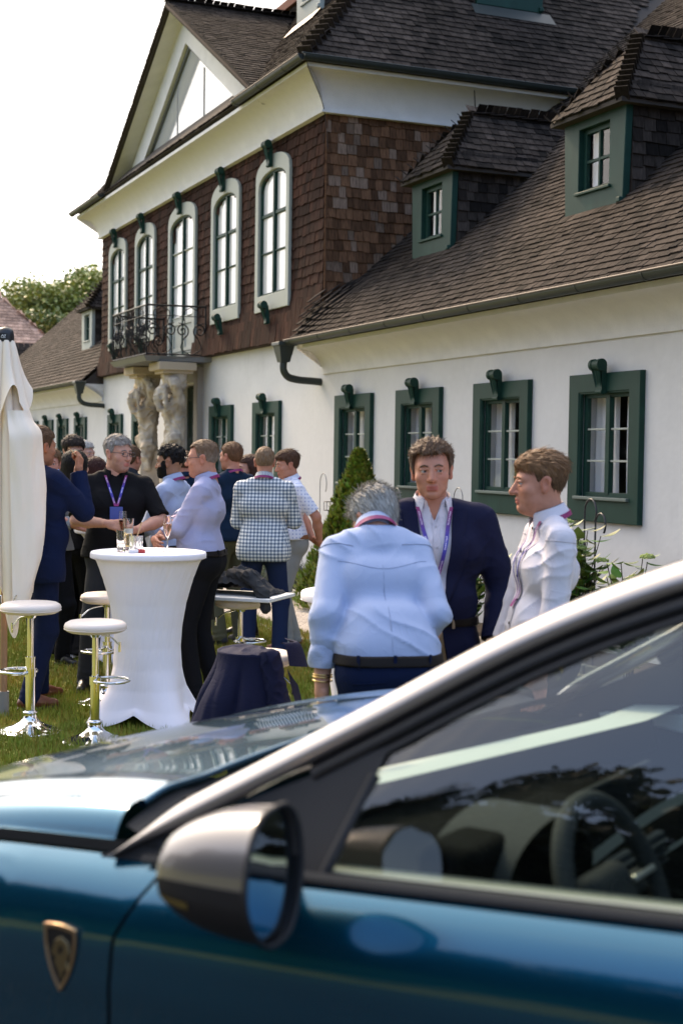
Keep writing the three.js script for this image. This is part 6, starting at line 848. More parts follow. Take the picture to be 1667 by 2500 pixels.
// ---------------------------------------------------------------- plants
const leafShape = (() => { const pos = [], idx = [], uv = []; const n = 6; for (let i = 0; i <= n; i++) { const t = i / n, w = 0.36 * Math.pow(Math.sin(Math.PI * Math.min(1, t * 0.96 + 0.03)), 0.8) * (1 - 0.25 * t), z = -0.22 * t * t; pos.push(-w, t, z + 0.05 * w * 3, 0, t, z, w, t, z + 0.05 * w * 3); } for (let i = 0; i < n; i++) for (let j = 0; j < 2; j++) { const a = i * 3 + j; idx.push(a, a + 1, a + 3, a + 1, a + 4, a + 3); } const g = new THREE.BufferGeometry(); g.setAttribute('position', new THREE.Float32BufferAttribute(pos, 3)); g.setIndex(idx); g.computeVertexNormals(); return g; })();
const leafM = phys(0xffffff, 0.55, { transmission: 0.25, thickness: 0 });
function leafCloud(parent, name, n, place, mat_, geo = leafShape) {
  const im = new THREE.InstancedMesh(geo, mat_ ?? leafM, n), m = new THREE.Matrix4(), q = new THREE.Quaternion(), c = new THREE.Color(), e = new THREE.Euler();
  for (let i = 0; i < n; i++) { const o = place(i); e.set(o.rx ?? 0, o.ry ?? 0, o.rz ?? 0, 'YXZ'); m.compose(o.p, o.q ?? q.setFromEuler(e), V(o.s, o.s * (o.l ?? 1), o.s)); im.setMatrixAt(i, m); im.setColorAt(i, c.setRGB(...o.c)); }
  im.name = name; im.userData.kind = 'stuff'; im.castShadow = im.receiveShadow = true; parent.add(im); return im;
}
{ // conical thuja
  const b = fac(14.4, 0, 0.66), t = thing('thuja', 'dark green conical thuja shrub against the white wall behind the grey-haired man', 'shrub', b);
  part('trunk', [cyl(0.02, 0.04, 1.4, 0, 0.7, 0, 8)], M.bark, t);
  const R = (h) => 0.70 * Math.pow(clamp(1 - h / 1.72), 0.95) + 0.012;
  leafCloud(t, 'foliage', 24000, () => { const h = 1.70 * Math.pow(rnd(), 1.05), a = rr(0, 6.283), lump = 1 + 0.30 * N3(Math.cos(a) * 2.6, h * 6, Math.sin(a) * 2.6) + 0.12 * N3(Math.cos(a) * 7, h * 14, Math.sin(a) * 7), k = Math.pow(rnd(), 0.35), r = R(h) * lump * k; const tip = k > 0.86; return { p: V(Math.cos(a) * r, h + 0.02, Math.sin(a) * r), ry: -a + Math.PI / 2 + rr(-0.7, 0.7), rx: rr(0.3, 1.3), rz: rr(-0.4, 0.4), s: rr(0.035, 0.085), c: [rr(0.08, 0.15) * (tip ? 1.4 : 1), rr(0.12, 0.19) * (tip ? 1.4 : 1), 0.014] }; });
}
function hydrangea(label, b, H, W, n, heads) {
  const t = thing('hydrangea', label, 'shrub', b, 0); const stems = [], tips = [];
  for (let i = 0; i < n; i++) { const a = rr(0, 6.28), r = W * Math.sqrt(rnd()), h = H * rr(0.55, 1), p = V(Math.cos(a) * r, h, Math.sin(a) * r), m = V(Math.cos(a) * r * 0.45, h * 0.55, Math.sin(a) * r * 0.45); stems.push(tube([V(Math.cos(a) * r * 0.15, 0, Math.sin(a) * r * 0.15), m, p], 0.004, 8, 5)); tips.push([m, p]); }
  part('stem', stems, M.bark, t);
  const L = []; for (const [m, p] of tips) for (let k = 0; k < 13; k++) { const u = k / 12, q = m.clone().multiplyScalar(0.5).lerp(p, u); L.push({ p: q.add(V(rr(-0.02, 0.02), 0, rr(-0.02, 0.02))), ry: k * 2.2 + rr(-0.6, 0.6), rx: rr(1.0, 2.0), rz: rr(-0.3, 0.3), s: rr(0.10, 0.165), c: [rr(0.07, 0.15), rr(0.14, 0.25), rr(0.012, 0.028)] }); }
  leafCloud(t, 'leaves', L.length, (i) => L[i]);
  const fl = new THREE.IcosahedronGeometry(0.009, 0); for (let i = 0; i < heads; i++) { const p = tips[i % tips.length][1], G = []; for (let k = 0; k < 70; k++) { const a = k * 2.4, r = 0.055 * Math.sqrt(k / 70); G.push(fl.clone().translate(Math.cos(a) * r + rr(-0.004, 0.004), 0.035 + 0.02 * (1 - (r / 0.055) ** 2) + rr(-0.005, 0.005), Math.sin(a) * r)); } const m = part('flower_head', G, mat(rgb(0.26, 0.33, 0.10), 0.85), t); m.position.copy(p).setY(Math.max(p.y, H * 0.72)); }
}
hydrangea('leafy hydrangea with pale green flower heads behind the man in the white shirt', fac(9.45, 0, 1.02), 1.20, 0.27, 52, 8);
hydrangea('small hydrangea with pale flower heads just above the car roof at the right', fac(8.75, 0, 0.95), 0.98, 0.22, 14, 4);
hydrangea('low leafy hydrangea between the man in the blazer and the man in the white shirt', fac(11.15, 0, 1.15), 0.98, 0.42, 60, 0);
hydrangea('low leafy shrub at the foot of the wall hidden behind the blazer', fac(12.4, 0, 0.75), 0.6, 0.3, 16, 0);
{ // lavender clumps along the bed
  for (const [s, q, k] of [[15.5, 0.5, 0], [16.5, 0.45, 1], [17.4, 0.5, 2], [18.4, 0.45, 3], [19.5, 0.5, 4], [21, 0.5, 5]]) {
    const t = thing('lavender', 'grey-green lavender clump in the bed along the white wall', 'plant', fac(s, 0, q), 0, 'lavender clumps along the wall');
    leafCloud(t, 'foliage', 900, () => { const a = rr(0, 6.28), r = 0.32 * Math.sqrt(rnd()); return { p: V(Math.cos(a) * r, rr(0, 0.12), Math.sin(a) * r), rx: rr(-0.5, 0.5), rz: rr(-0.5, 0.5), ry: a, s: rr(0.10, 0.26), l: 1.1, c: rnd() < 0.12 ? [0.13, 0.11, 0.22] : [rr(0.06, 0.12), rr(0.09, 0.15), rr(0.04, 0.07)] }; }, null, (() => { const g = new THREE.BufferGeometry(); g.setAttribute('position', new THREE.Float32BufferAttribute([-0.02, 0, 0, 0.02, 0, 0, 0.012, 1, 0.1, -0.02, 0, 0, 0.012, 1, 0.1, -0.012, 1, 0.1], 3)); g.computeVertexNormals(); return g; })());
  }
}
{ // wrought hooks and a lantern stake
  const hook = (label, s, q, h, r, dbl) => { const t = thing('garden_hook', label, 'garden hook', fac(s, 0, q), FROT); const c = (sg, rr_, y) => { const P = [V(0, 0, 0), V(0, y - rr_ * 1.2, 0)]; for (let i = 0; i <= 14; i++) { const a = Math.PI - i / 14 * Math.PI * 1.25; P.push(V(sg * (rr_ + rr_ * Math.cos(a)), y + rr_ * Math.sin(a) * 1.25 - rr_ * 0.4, 0)); } return tube(P, dbl ? 0.009 : 0.005, 40, 6); }; part('hook', [c(1, r, h), ...(dbl ? [c(1, r * 0.85, h - 0.10).translate(0.16, 0, 0)] : [])], dbl ? mat(rgb(0.05, 0.05, 0.055), 0.4, { metalness: 0.6 }) : mat(rgb(0.2, 0.2, 0.2), 0.5, { metalness: 0.5 }), t); return t; };
  hook('thin iron garden hook left of the thuja', 15.42, 0.7, 1.40, 0.10); hook('thin iron garden hook between the thuja and the man in the blazer', 13.4, 0.7, 1.30, 0.08); hook('thin iron garden hook right of the shoulder of the man in the blazer', 12.05, 0.7, 1.33, 0.09); hook('sturdy black double garden hook behind the hydrangea', 9.90, 0.62, 1.30, 0.085, true);
  const l = thing('lantern_stake', 'small square tealight lantern on a thin iron stake left of the thuja', 'lantern', fac(15.15, 0, 0.7), FROT); part('stake', [bar(V(0, 0, 0), V(0, 1.06, 0), 0.006, 6)], M.iron, l); part('lantern', [...[-1, 1].flatMap((a) => [-1, 1].map((b) => bar(V(a * 0.04, 1.06, b * 0.04), V(a * 0.04, 1.16, b * 0.04), 0.004, 4))), box(0.09, 0.006, 0.09, 0, 1.06, 0), ...[0, 1].flatMap((k) => [-1, 1].flatMap((a) => [bar(V(-0.04, 1.06 + k * 0.1, a * 0.04), V(0.04, 1.06 + k * 0.1, a * 0.04), 0.004, 4), bar(V(a * 0.04, 1.06 + k * 0.1, -0.04), V(a * 0.04, 1.06 + k * 0.1, 0.04), 0.004, 4)]))], M.iron, l);
}
function tree(label, pos, h, w, n, ls, cols, group, low = 0.4) {
  const t = thing('tree', label, 'tree', pos, rr(0, 6), group); const limbs = [], tips = [];
  for (let i = 0; i < 14; i++) { const a = i * 2.4, y = h * rr(low, 0.9), r = w * rr(0.35, 0.85) * Math.sin(Math.PI * clamp(y / h, 0.1, 0.92)); tips.push(V(Math.cos(a) * r, y, Math.sin(a) * r)); limbs.push(bar(V(0, y * 0.55, 0), tips[i], h * 0.008, 5, h * 0.003)); }
  part('trunk', [bar(V(0, 0, 0), V(0, h * 0.62, 0), h * 0.022, 9, h * 0.012), ...limbs], M.bark, t);
  leafCloud(t, 'crown', n, () => { const c = tips[Math.floor(rnd() * tips.length)], a = rr(0, 6.283), b = Math.acos(rr(-1, 1)), r = w * 0.42 * Math.pow(rnd(), 0.4) * rr(0.6, 1.1), k = cols; const m = rr(0.7, 1.3); return { p: V(c.x + Math.cos(a) * Math.sin(b) * r, c.y + Math.cos(b) * r * 0.75, c.z + Math.sin(a) * Math.sin(b) * r), rx: rr(0, 6), ry: rr(0, 6), rz: rr(0, 6), s: ls * rr(0.7, 1.3), c: [k[0] * m, k[1] * m, k[2] * m] }; }); return t;
}
tree('tall yellowish green tree behind the far roofs at the left', at(150, 1100, 75).setY(0), 12.2, 4.2, 28000, 0.21, [0.20, 0.24, 0.045]);
tree('green tree close behind the far wing beside the gabled block', at(228, 1100, 80).setY(0), 12.9, 3.4, 18000, 0.21, [0.14, 0.18, 0.035]);
tree('dark lower tree left of the yellowish green tree', at(108, 1100, 72).setY(0), 9.8, 3.0, 15000, 0.21, [0.12, 0.16, 0.03]);
// trees of the park on the garden side (seen in the car windows and the panes)
[[-27, 3.5, 12.4, 5], [-26.5, 8, 12.0, 5], [-25, 13, 13, 5.2], [-22.5, 17.5, 12.2, 5], [-18.5, 21, 13, 5.2], [-27, -3, 11, 4.6], [-30, -11, 8, 4.2], [-10, 24, 12, 5], [-24, -36, 4.4, 3.4], [-30, -33, 4.4, 3.4]].forEach(([x, z, h, w], i) => tree('leafy park tree beyond the lawn on the garden side', V(x, 0, z), h + 1.8, w, 9000, 0.5, [0.020, 0.030, 0.009], 'park trees on the garden side', 0.12));
{ // added unseen screen of leaves; closes sky gaps in the reflected tree line
  const h = thing('added_hedge', 'added leafy screen out of view, closing sky gaps in the reflected tree line', 'added_hedge', V(-24.5, 0, 11), Math.atan2(8.5, 17.5)); part('core', rbox(1.2, 9.0, 32, 0.3, 0, 4.5, 0), mat(rgb(0.008, 0.012, 0.005), 1), h);
  leafCloud(h, 'foliage', 9000, () => { const z = rr(-16.3, 16.3), y = 9.4 * Math.sqrt(rnd()); return { p: V(rr(0.5, 0.9) + 0.35 * N3(z * 0.8, y, 1), y + 0.5 * N3(z * 0.6, 3, 2), z), rx: rr(0, 6), ry: rr(0, 6), rz: rr(0, 6), s: rr(0.25, 0.5), c: [rr(0.015, 0.03), rr(0.025, 0.045), 0.009] }; });
}
// ---------------------------------------------------------------- atlas figures under the balcony
{
  const build = (mir) => {
    const P = [cap(0, 1.95, 0.02, 0, 2.35, 0.0, 0.17, 0.21, 1, 0.85), cap(-0.14, 2.5, 0.0, 0.14, 2.5, 0.0, 0.13, 0.13, 1, 0.9), cap(-0.10, 2.36, 0.12, 0.10, 2.36, 0.12, 0.09, 0.09), cap(0, 1.72, 0, 0, 1.95, 0.01, 0.20, 0.165, 1, 0.85),
      cap(0.2, 2.58, 0, 0.30, 2.80, 0.10, 0.085, 0.075), cap(0.30, 2.80, 0.10, 0.04, 2.93, 0.17, 0.07, 0.06), cap(-0.2, 2.58, 0, -0.34, 2.76, 0.04, 0.085, 0.075), cap(-0.34, 2.76, 0.04, -0.2, 2.96, 0.12, 0.07, 0.06),
      ell(0.03, 2.66, 0.24, 0.095, 0.12, 0.11, 0.04), cap(0.03, 2.56, 0.30, 0.03, 2.40, 0.27, 0.07, 0.045), cap(0.12, 2.72, 0.22, 0.16, 2.42, 0.20, 0.04, 0.03), cap(-0.07, 2.72, 0.22, -0.12, 2.45, 0.2, 0.04, 0.03), cap(0, 2.8, 0.0, 0, 2.98, 0, 0.17, 0.19, 1.2, 1),
      cap(-0.2, 1.78, 0.05, 0.22, 1.92, 0.07, 0.085, 0.07, 1, 1.5), cap(0.2, 1.92, 0.05, 0.27, 1.5, 0.05, 0.08, 0.05), cap(-0.22, 1.8, 0.05, -0.26, 1.45, 0.08, 0.09, 0.06), cap(-0.24, 1.62, 0.16, 0.15, 1.70, 0.2, 0.06, 0.05)];
    const f0 = field(P, 0.07); const ped = (x, y, z) => { const t = clamp(y / 1.75), hw = mix(0.17, 0.225, t), hd = mix(0.15, 0.19, t); return Math.max(Math.abs(x) - hw, Math.abs(z) - hd, y - 1.72, 0.02 - y) - 0.012 * (Math.abs(x) < hw * 0.55 ? 0.6 - Math.cos(y * 40) * 0.4 : 1); };
    return net((x, y, z) => { x *= mir; return smin(f0(x, y, z) - 0.022 * Math.pow(1 - Math.abs(N3(x * 8, y * 9, z * 8)), 3) + 0.012, ped(x, y, z), 0.03); }, new THREE.Box3(V(-0.5, 0, -0.35), V(0.5, 3.12, 0.5)), 0.02, (x, y, z) => { const m = 0.85 + 0.35 * N3(x * 5, y * 4, z * 5) + 0.25 * N3(x * 16, y * 9, z * 16), d = sstep(0.1, 0.5, N3(x * 4 + 3, y * 2.2, z * 4)); return [mix(1, 0.62, d) * m, mix(1, 0.58, d) * m, mix(1, 0.52, d) * m]; }, 2.5);
  };
  const st = (label, s, mir) => { const t = thing('atlas_statue', label, 'statue', fac(s, 0, 0.48), FROT, 'stone figures carrying the balcony'); part('figure', build(mir), M.stone, t); part('capital', [rbox(0.62, 0.13, 0.62, 0.012, 0, 3.075, 0.05), rbox(0.5, 0.06, 0.5, 0.01, 0, 2.99, 0.03)], mat(rgb(0.44, 0.36, 0.26), 0.85), t); part('plinth', rbox(0.5, 0.22, 0.46, 0.015, 0, 0.11, 0), mat(rgb(0.40, 0.35, 0.28), 0.85), t); };
  st('right-hand weathered stone atlas figure carrying the balcony', 22.15, 1); st('left-hand weathered stone atlas figure carrying the balcony', 23.75, -1);
}
// ---------------------------------------------------------------- the blue car: local x forward, y up, z = -Q (Q grows towards the camera)
{
  const car = thing('parked_car', 'dark metallic blue car with silver-grey pillar filling the foreground', 'car', V(-0.105, 0, -2.186), 147 * Math.PI / 180);
  const paint = new THREE.MeshPhysicalMaterial({ color: rgb(0.001, 0.080, 0.150), metalness: 0.8, roughness: 0.24, clearcoat: 1, clearcoatRoughness: 0.015, side: THREE.DoubleSide });
  const silver = new THREE.MeshPhysicalMaterial({ color: rgb(0.40, 0.36, 0.335), metalness: 0.75, roughness: 0.28, clearcoat: 1, clearcoatRoughness: 0.05, side: THREE.DoubleSide });
  const gloss = phys(rgb(0.006, 0.006, 0.007), 0.45), capM = new THREE.MeshPhysicalMaterial({ color: rgb(0.20, 0.185, 0.18), metalness: 0.6, roughness: 0.32, clearcoat: 1, clearcoatRoughness: 0.08, side: THREE.DoubleSide }), rubber = mat(rgb(0.008, 0.008, 0.009), 0.7), satin = mat(rgb(0.012, 0.012, 0.014), 0.55), trim = mat(rgb(0.03, 0.032, 0.035), 0.75);
  const glass = phys(rgb(0.62, 0.70, 0.68), 0.012, { transmission: 1, thickness: 0, ior: 1.85 });
  const W = 1.85, hb = (x) => 1.030 - 0.076 * x - 0.13 * Math.pow(Math.max(0, x - 0.62), 1.6), AX = [0.98, -1.72], AR = 0.39;
  const arch = (x, lo) => { let h = lo; for (const a of AX) { const d = AR * AR - (x - a) ** 2; if (d > 0) h = Math.max(h, 0.33 + Math.sqrt(d)); } return h; };
  const XF = 1.72, XB = -2.65, nose = (x) => 0.30 * Math.pow(clamp((x - 1.15) / 0.62), 2.2) + 0.20 * Math.pow(clamp((-2.1 - x) / 0.6), 2);   // plan taper of the ends
  // side profile below the belt: [drop below belt, Q]
  const prof = [[0, -0.062], [0.02, -0.036], [0.05, -0.012], [0.09, 0.004], [0.14, 0.013], [0.20, 0.014], [0.27, 0.008], [0.33, 0.004], [0.40, 0.010], [0.50, 0.012], [0.60, -0.004], [0.70, -0.03], [0.80, -0.07]];
  const profAt = (d) => { for (let i = 0; i + 1 < prof.length; i++) if (d <= prof[i + 1][0]) { const t = (d - prof[i][0]) / (prof[i + 1][0] - prof[i][0]), tt = t * t * (3 - 2 * t) * 0.3 + t * 0.7; return mix(prof[i][1], prof[i + 1][1], tt); } return -0.08; };
  const sidePanel = (x0, x1, sgn, topCut = 0, name) => part(name, grid(Math.max(8, Math.round((x1 - x0) * 40)), 46, (u, v) => { const x = mix(x0, x1, u), top = hb(x) - topCut, y = mix(top, arch(x, 0.24), v), Q = profAt(hb(x) - y) - nose(x); return [x, y, sgn > 0 ? -Q : W + Q]; }), paint, car);
  // near side: fender, front door, rear door + quarter
  const shut = 0.3, slope = (y) => 0.255 + 0.055 * clamp((0.99 - y) / 0.1) + 0.02 * clamp((0.9 - y) / 0.3);
  const slant = (g, xe, up) => { const p = g.attributes.position; for (let i = 0; i < p.count; i++) if (Math.abs(p.getX(i) - xe) < 0.12) { const k = 1 - Math.abs(p.getX(i) - xe) / 0.12; p.setX(i, p.getX(i) + k * (slope(p.getY(i)) - xe + (up ? 0.004 : -0.004))); } g.computeVertexNormals(); };
  for (const sg of [1, -1]) {
    const fd = sidePanel(shut, 1.46, sg, 0, 'fender'); slant(fd.geometry, shut, true);
    const dr = sidePanel(-0.82, shut, sg, 0, 'door'); slant(dr.geometry, shut, false);
    part('door_handle', rbox(0.2, 0.035, 0.03, 0.012, -0.66, hb(-0.66) - 0.19, sg > 0 ? -0.03 : W + 0.03), paint, dr);
    const rd = sidePanel(-1.62, -0.828, sg, 0, 'door'); part('door_handle', rbox(0.2, 0.035, 0.03, 0.012, -1.44, hb(-1.44) - 0.19, sg > 0 ? -0.03 : W + 0.03), paint, rd);
    sidePanel(XB, -1.628, sg, 0, 'rear_quarter');
    part('sill', [box(1.9, 0.16, 0.06, -0.4, 0.24, sg > 0 ? 0.06 : W - 0.06)], trim, car);
  }
  part('underbody', [box(3.6, 0.42, W - 0.4, -0.65, 0.42, W / 2)], rubber, car);
  // dark gap behind the shut lines
  part('shut_gap', [grid(2, 20, (u, v) => { const y = mix(1.0, 0.4, v), x = slope(y) + (u - 0.5) * 0.03; return [x, y, -(profAt(hb(x) - y) - 0.012)]; }), grid(40, 2, (u, v) => { const x = mix(0.28, 1.5, u); return [x, hb(x) + 0.004 + v * 0.022, 0.066 + nose(x)]; })], rubber, car);
  // bonnet: edge wall, roll-over, crown
  const XR = 0.375, hc = (x) => 1.075 - 0.085 * (x - 0.4) - 0.125 * Math.max(0, x - 0.4) ** 2, hoodY = (x, Q) => { const e = Math.min(-Q, W + Q), c = 1 - ((Q + W / 2) / (W / 2 - 0.1)) ** 2, roll = 0.085 * Math.pow(clamp(1 - (e - 0.068) / 0.075), 3.2), edge = hb(x) + 0.024; return Math.max(edge, hc(x) + 0.030 * Math.max(0, c) + 0.010 * Math.exp(-(((e - 0.24) / 0.05) ** 2)) - roll * (hc(x) - edge + 0.012) / 0.085); };
  part('bonnet', grid(70, 120, (u, v) => { const e = v < 0.5 ? 0.068 + (W / 2 - 0.068) * Math.pow(v * 2, 1.8) : W - 0.068 - (W / 2 - 0.068) * Math.pow((1 - v) * 2, 1.8), Q = -e; const q = (e - W / 2) / (W / 2), xr = XR + 0.055 * (1 - q * q) - 0.10 * sstep(0.93, 1.0, Math.abs(q)), xf = 1.66 - 0.20 * q * q, x = mix(xr, xf, u); return [x, hoodY(x, Q) - 0.02 * sstep(0.9, 1, u), e + nose(x) * (0.5 - e / W) * 2]; }), paint, car);
  part('bonnet_edge', tube(Array.from({ length: 24 }, (_, i) => { const e = mix(0.15, W - 0.15, i / 23), q = (e - W / 2) / (W / 2), x = XR + 0.055 * (1 - q * q) - 0.004; return V(x, hoodY(x, -e) - 0.007, e); }), 0.008, 60, 8), paint, car);
  part('front_bumper', [grid(40, 20, (u, v) => { const e = mix(0.0, W, u), q = (e - W / 2) / (W / 2), y = mix(0.70, 0.24, v); const ee = mix(e, W / 2, 0.035); return [1.74 - 0.30 * q * q + 0.04 * Math.sin(v * 3.1), y - 0.03 * q * q, ee]; })], paint, car); part('grille', [grid(20, 8, (u, v) => { const e = mix(0.45, W - 0.45, u), q = (e - W / 2) / (W / 2), y = mix(0.72, 0.42, v); return [1.75 - 0.30 * q * q + 0.04 * Math.sin((0.93 - y) / 0.69 * 3.1), y, e]; })], trim, car); for (const s of [0, 1]) part('headlight', [grid(10, 6, (u, v) => { const e0 = mix(0.10, 0.46, u), e = s ? W - e0 : e0, q = (e - W / 2) / (W / 2), y = mix(0.62, 0.54, v); return [1.752 - 0.30 * q * q + 0.04 * Math.sin((0.93 - y) / 0.69 * 3.1), y, mix(e, W / 2, 0.05)]; })], phys(rgb(0.7, 0.72, 0.75), 0.05, { metalness: 0.5, clearcoat: 1 }), car);
  // greenhouse
  const Qs = (h) => -0.062 - 0.36 * (h - 1.03);                                           // tumblehome
  const pil = [[0.375, 1.008], [0.29, 1.066], [0.10, 1.178], [-0.08, 1.283], [-0.32, 1.425], [-0.48, 1.502], [-0.64, 1.562], [-0.85, 1.612], [-1.15, 1.643], [-1.6, 1.625], [-2.05, 1.53]];
  const pilC = new THREE.CatmullRomCurve3(pil.map(([x, h]) => V(x, h, 0)), false, 'centripetal'), pl = pilC.getSpacedPoints(120);
  const rail = (sg, dy, hgt, dep, inset, ts = 0, te = 1) => grid(12, 120, (u, v) => { // flattened tube along the roof line
    const t = mix(ts, te, v), k = Math.min(118, Math.floor(t * 119)), p = pl[k], q2 = pl[k + 1], fx = t * 119 - k, x = mix(p.x, q2.x, clamp(fx)), y = mix(p.y, q2.y, clamp(fx)), tg = V(q2.x - p.x, q2.y - p.y, 0).normalize(), nx = -tg.y, ny = tg.x, sgn = ny > 0 ? 1 : -1; const tp = ts === 0 ? sstep(-0.01, 0.07, t) : 1; const a = u * Math.PI * 2, ca = Math.cos(a), sa = Math.sin(a), o = sgn * (dy + hgt * sa * tp), yy = y + ny * o, Q = Qs(yy) - inset + dep * Math.sign(ca) * Math.pow(Math.abs(ca), 0.8) - 0.3 * hgt * sa; return [x + nx * o, yy, sg > 0 ? -Q : W + Q]; }, true);
  for (const sg of [1, -1]) {
    part('roof_rail', [rail(sg, -0.006, 0.0225, 0.030, 0.016)], silver, car);
    part('window_seal', [rail(sg, -0.041, 0.017, 0.020, 0.020, 0.16, 0.97)], gloss, car); part('door_frame', [rail(sg, -0.064, 0.009, 0.012, 0.018, 0.2, 0.95)], satin, car);
    // side glass: between belt and door frame
    const top = (x) => { let b = pl[0], best = 9; for (const p of pl) { const d = Math.abs(p.x - x); if (d < best) { best = d; b = p; } } return b.y - 0.074 / Math.cos(0.5); };
    const sx = (a, b, sl = 0) => grid(30, 20, (u, v) => { const x = mix(a, b, u) - sl * v * (1 - u), h0 = hb(x) + 0.004, h = mix(h0, Math.max(top(x), h0 + 0.004), v), Q = Qs(h) - 0.014 - 0.012 * Math.sin(v * 3.1) * -1; return [x, h, sg > 0 ? -Q : W + Q]; });
    part('side_window', [sx(-0.055, -0.86, 0.065)], glass, car); part('side_window', [sx(-0.94, -1.75)], glass, car);
    part('belt_trim', [grid(40, 6, (u, v) => { const x = mix(0.30, -2.2, u), a = v * Math.PI, y = hb(x) + 0.014 * Math.sin(a) - 0.002, Q = -0.058 + 0.014 * Math.cos(a); return [x, y, sg > 0 ? -Q : W + Q]; })], rubber, car);
    part('b_pillar', [grid(6, 12, (u, v) => { const x = mix(-0.85, -0.95, u), h = mix(hb(x), 1.55, v), Q = Qs(h) - 0.010; return [x, h, sg > 0 ? -Q : W + Q]; })], gloss, car);
    // sail panel in front of the window
    part('sail_panel', [grid(12, 12, (u, v) => { const xb = mix(0.40, -0.058, u), x = xb - 0.072 * v * u * u, t = (0.40 - x) / 0.53, h0 = hb(xb) - 0.004, h = mix(h0, Math.max(h0 + 0.004, mix(0.995, 1.262, t) - 0.02 * t), v), Q = Qs(h) - 0.006; return [x, h, sg > 0 ? -Q : W + Q]; }), ...[bar(V(-0.055, hb(-0.055), sg > 0 ? -Qs(1.03) + 0.006 : W + Qs(1.03) - 0.006), V(-0.112, 1.195, sg > 0 ? -Qs(1.195) + 0.008 : W + Qs(1.195) - 0.008), 0.010, 8)]], satin, car);
    part('rear_pillar', [grid(8, 12, (u, v) => { const x = mix(-1.74, -2.35, u), h = mix(hb(x), Math.max(hb(x) + 0.02, 1.62 - 0.75 * Math.max(0, -1.5 - x)), v), Q = Qs(h) - 0.004; return [x, h, sg > 0 ? -Q : W + Q]; })], paint, car);
  }
  // windscreen, roof, rear
  const across = (x0, h0, x1, h1, bow) => (u, v) => { const h = mix(h0, h1, v), x = mix(x0, x1, v), q = (u - 0.5) * 2, inset = -Qs(h) + 0.035; return [x + bow * (1 - q * q), h + 0.02 * (1 - q * q) * v, mix(inset, W - inset, u)]; };
  part('windscreen', [grid(30, 16, (u, v) => { const t = mix(0.085, 0.52, v), k = Math.floor(t * 119), p = pl[k], q = (u - 0.5) * 2, Q = -Qs(p.y) + 0.05; return [p.x + 0.075 * (1 - q * q), p.y - 0.012 + 0.01 * (1 - q * q), mix(Q, W - Q, u)]; })], glass, car);
  part('roof', [grid(20, 30, (u, v) => { const t = mix(0.52, 0.94, v), k = Math.floor(t * 119), p = pl[k], q = (u - 0.5) * 2, Q = -Qs(p.y) + 0.03; return [p.x + 0.04 * (1 - q * q) * (1 - v), p.y - 0.004 + 0.022 * (1 - q * q), mix(Q, W - Q, u)]; })], gloss, car);
  part('headliner', [grid(10, 16, (u, v) => { const t = mix(0.53, 0.93, v), k = Math.floor(t * 119), p = pl[k], Q = -Qs(p.y) + 0.04; return [p.x, p.y - 0.035, mix(Q, W - Q, u)]; })], mat(rgb(0.45, 0.44, 0.42), 0.9), car);
  part('tailgate', [grid(16, 16, across(-2.62, 0.6, -2.45, 1.15, -0.05)), grid(16, 10, (u, v) => { const q = (u - 0.5) * 2; return [-2.65 + 0.10 * q * q, mix(0.25, 0.8, v), mix(0.06, W - 0.06, u)]; })], paint, car); part('rear_window', [grid(16, 10, across(-2.45, 1.15, -2.03, 1.53, -0.04))], glass, car);
  // cowl and wiper
  part('cowl', [grid(30, 8, (u, v) => { const e = mix(0.10, W - 0.10, u), q = (e - W / 2) / (W / 2), x = mix(XR + 0.055 * (1 - q * q) - 0.005, 0.22 + 0.075 * (1 - q * q), v); return [x, mix(hoodY(XR + 0.03, -e) - 0.02, 1.085, v) - 0.03 * Math.sin(v * 3.1), e]; })], rubber, car);
  part('wiper', [bar(V(0.36, 1.085, 0.55), V(0.22, 1.125, 1.2), 0.008, 6), bar(V(0.33, 1.075, 0.2), V(0.25, 1.11, 0.8), 0.008, 6)], rubber, car);
  // interior
  const dash = phys(rgb(0.003, 0.0032, 0.0035), 0.95, { specularIntensity: 0.2 }), pale = mat(rgb(0.36, 0.355, 0.29), 0.9), dk = phys(rgb(0.035, 0.038, 0.040), 0.75, { specularIntensity: 0.5 });
  part('dashboard', [grid(20, 14, (u, v) => { const z = mix(0.10, W - 0.10, u), a = v * 1.9; return [0.24 - 0.52 * Math.sin(a * 0.83) + 0.02 * Math.cos(u * 9), 1.02 - 0.03 * v - 0.30 * Math.pow(v, 3) + 0.018 * Math.sin(u * 14) * v, z]; }), rbox(0.12, 0.16, 0.50, 0.03, -0.17, 0.98, 0.50)], dash, car);
  part('dash_trim', [grid(30, 2, (u, v) => [-0.235 + 0.015 * Math.sin(u * 3), 0.93 + 0.028 * v + 0.012 * Math.sin(u * 4), mix(0.72, W - 0.14, u)]), grid(30, 2, (u, v) => [-0.245, 0.87 + 0.012 * v, mix(0.72, W - 0.14, u)]), grid(12, 2, (u, v) => [-0.235, 0.945 + 0.016 * v, mix(0.12, 0.28, u)])], pale, car);
  part('vent', [0, 1, 2, 3].flatMap((k) => [rbox(0.02, 0.07, 0.11, 0.006, -0.252, 0.90, [0.19, 0.80, 0.98, 1.66][k]), ...[0, 1, 2].map((j) => box(0.012, 0.006, 0.10, -0.266, 0.878 + j * 0.02, [0.19, 0.80, 0.98, 1.66][k]))]), dk, car);
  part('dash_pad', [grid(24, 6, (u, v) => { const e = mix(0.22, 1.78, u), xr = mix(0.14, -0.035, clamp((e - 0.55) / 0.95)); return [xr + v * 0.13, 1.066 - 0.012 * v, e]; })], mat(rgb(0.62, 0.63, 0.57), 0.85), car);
  part('dash_face', [grid(24, 6, (u, v) => { const e = mix(0.22, 1.55, u), xr = mix(0.14, -0.035, clamp((e - 0.55) / 0.95)); return [xr - 0.002 - 0.03 * v, 1.067 - 0.22 * v, e]; })], dash, car);
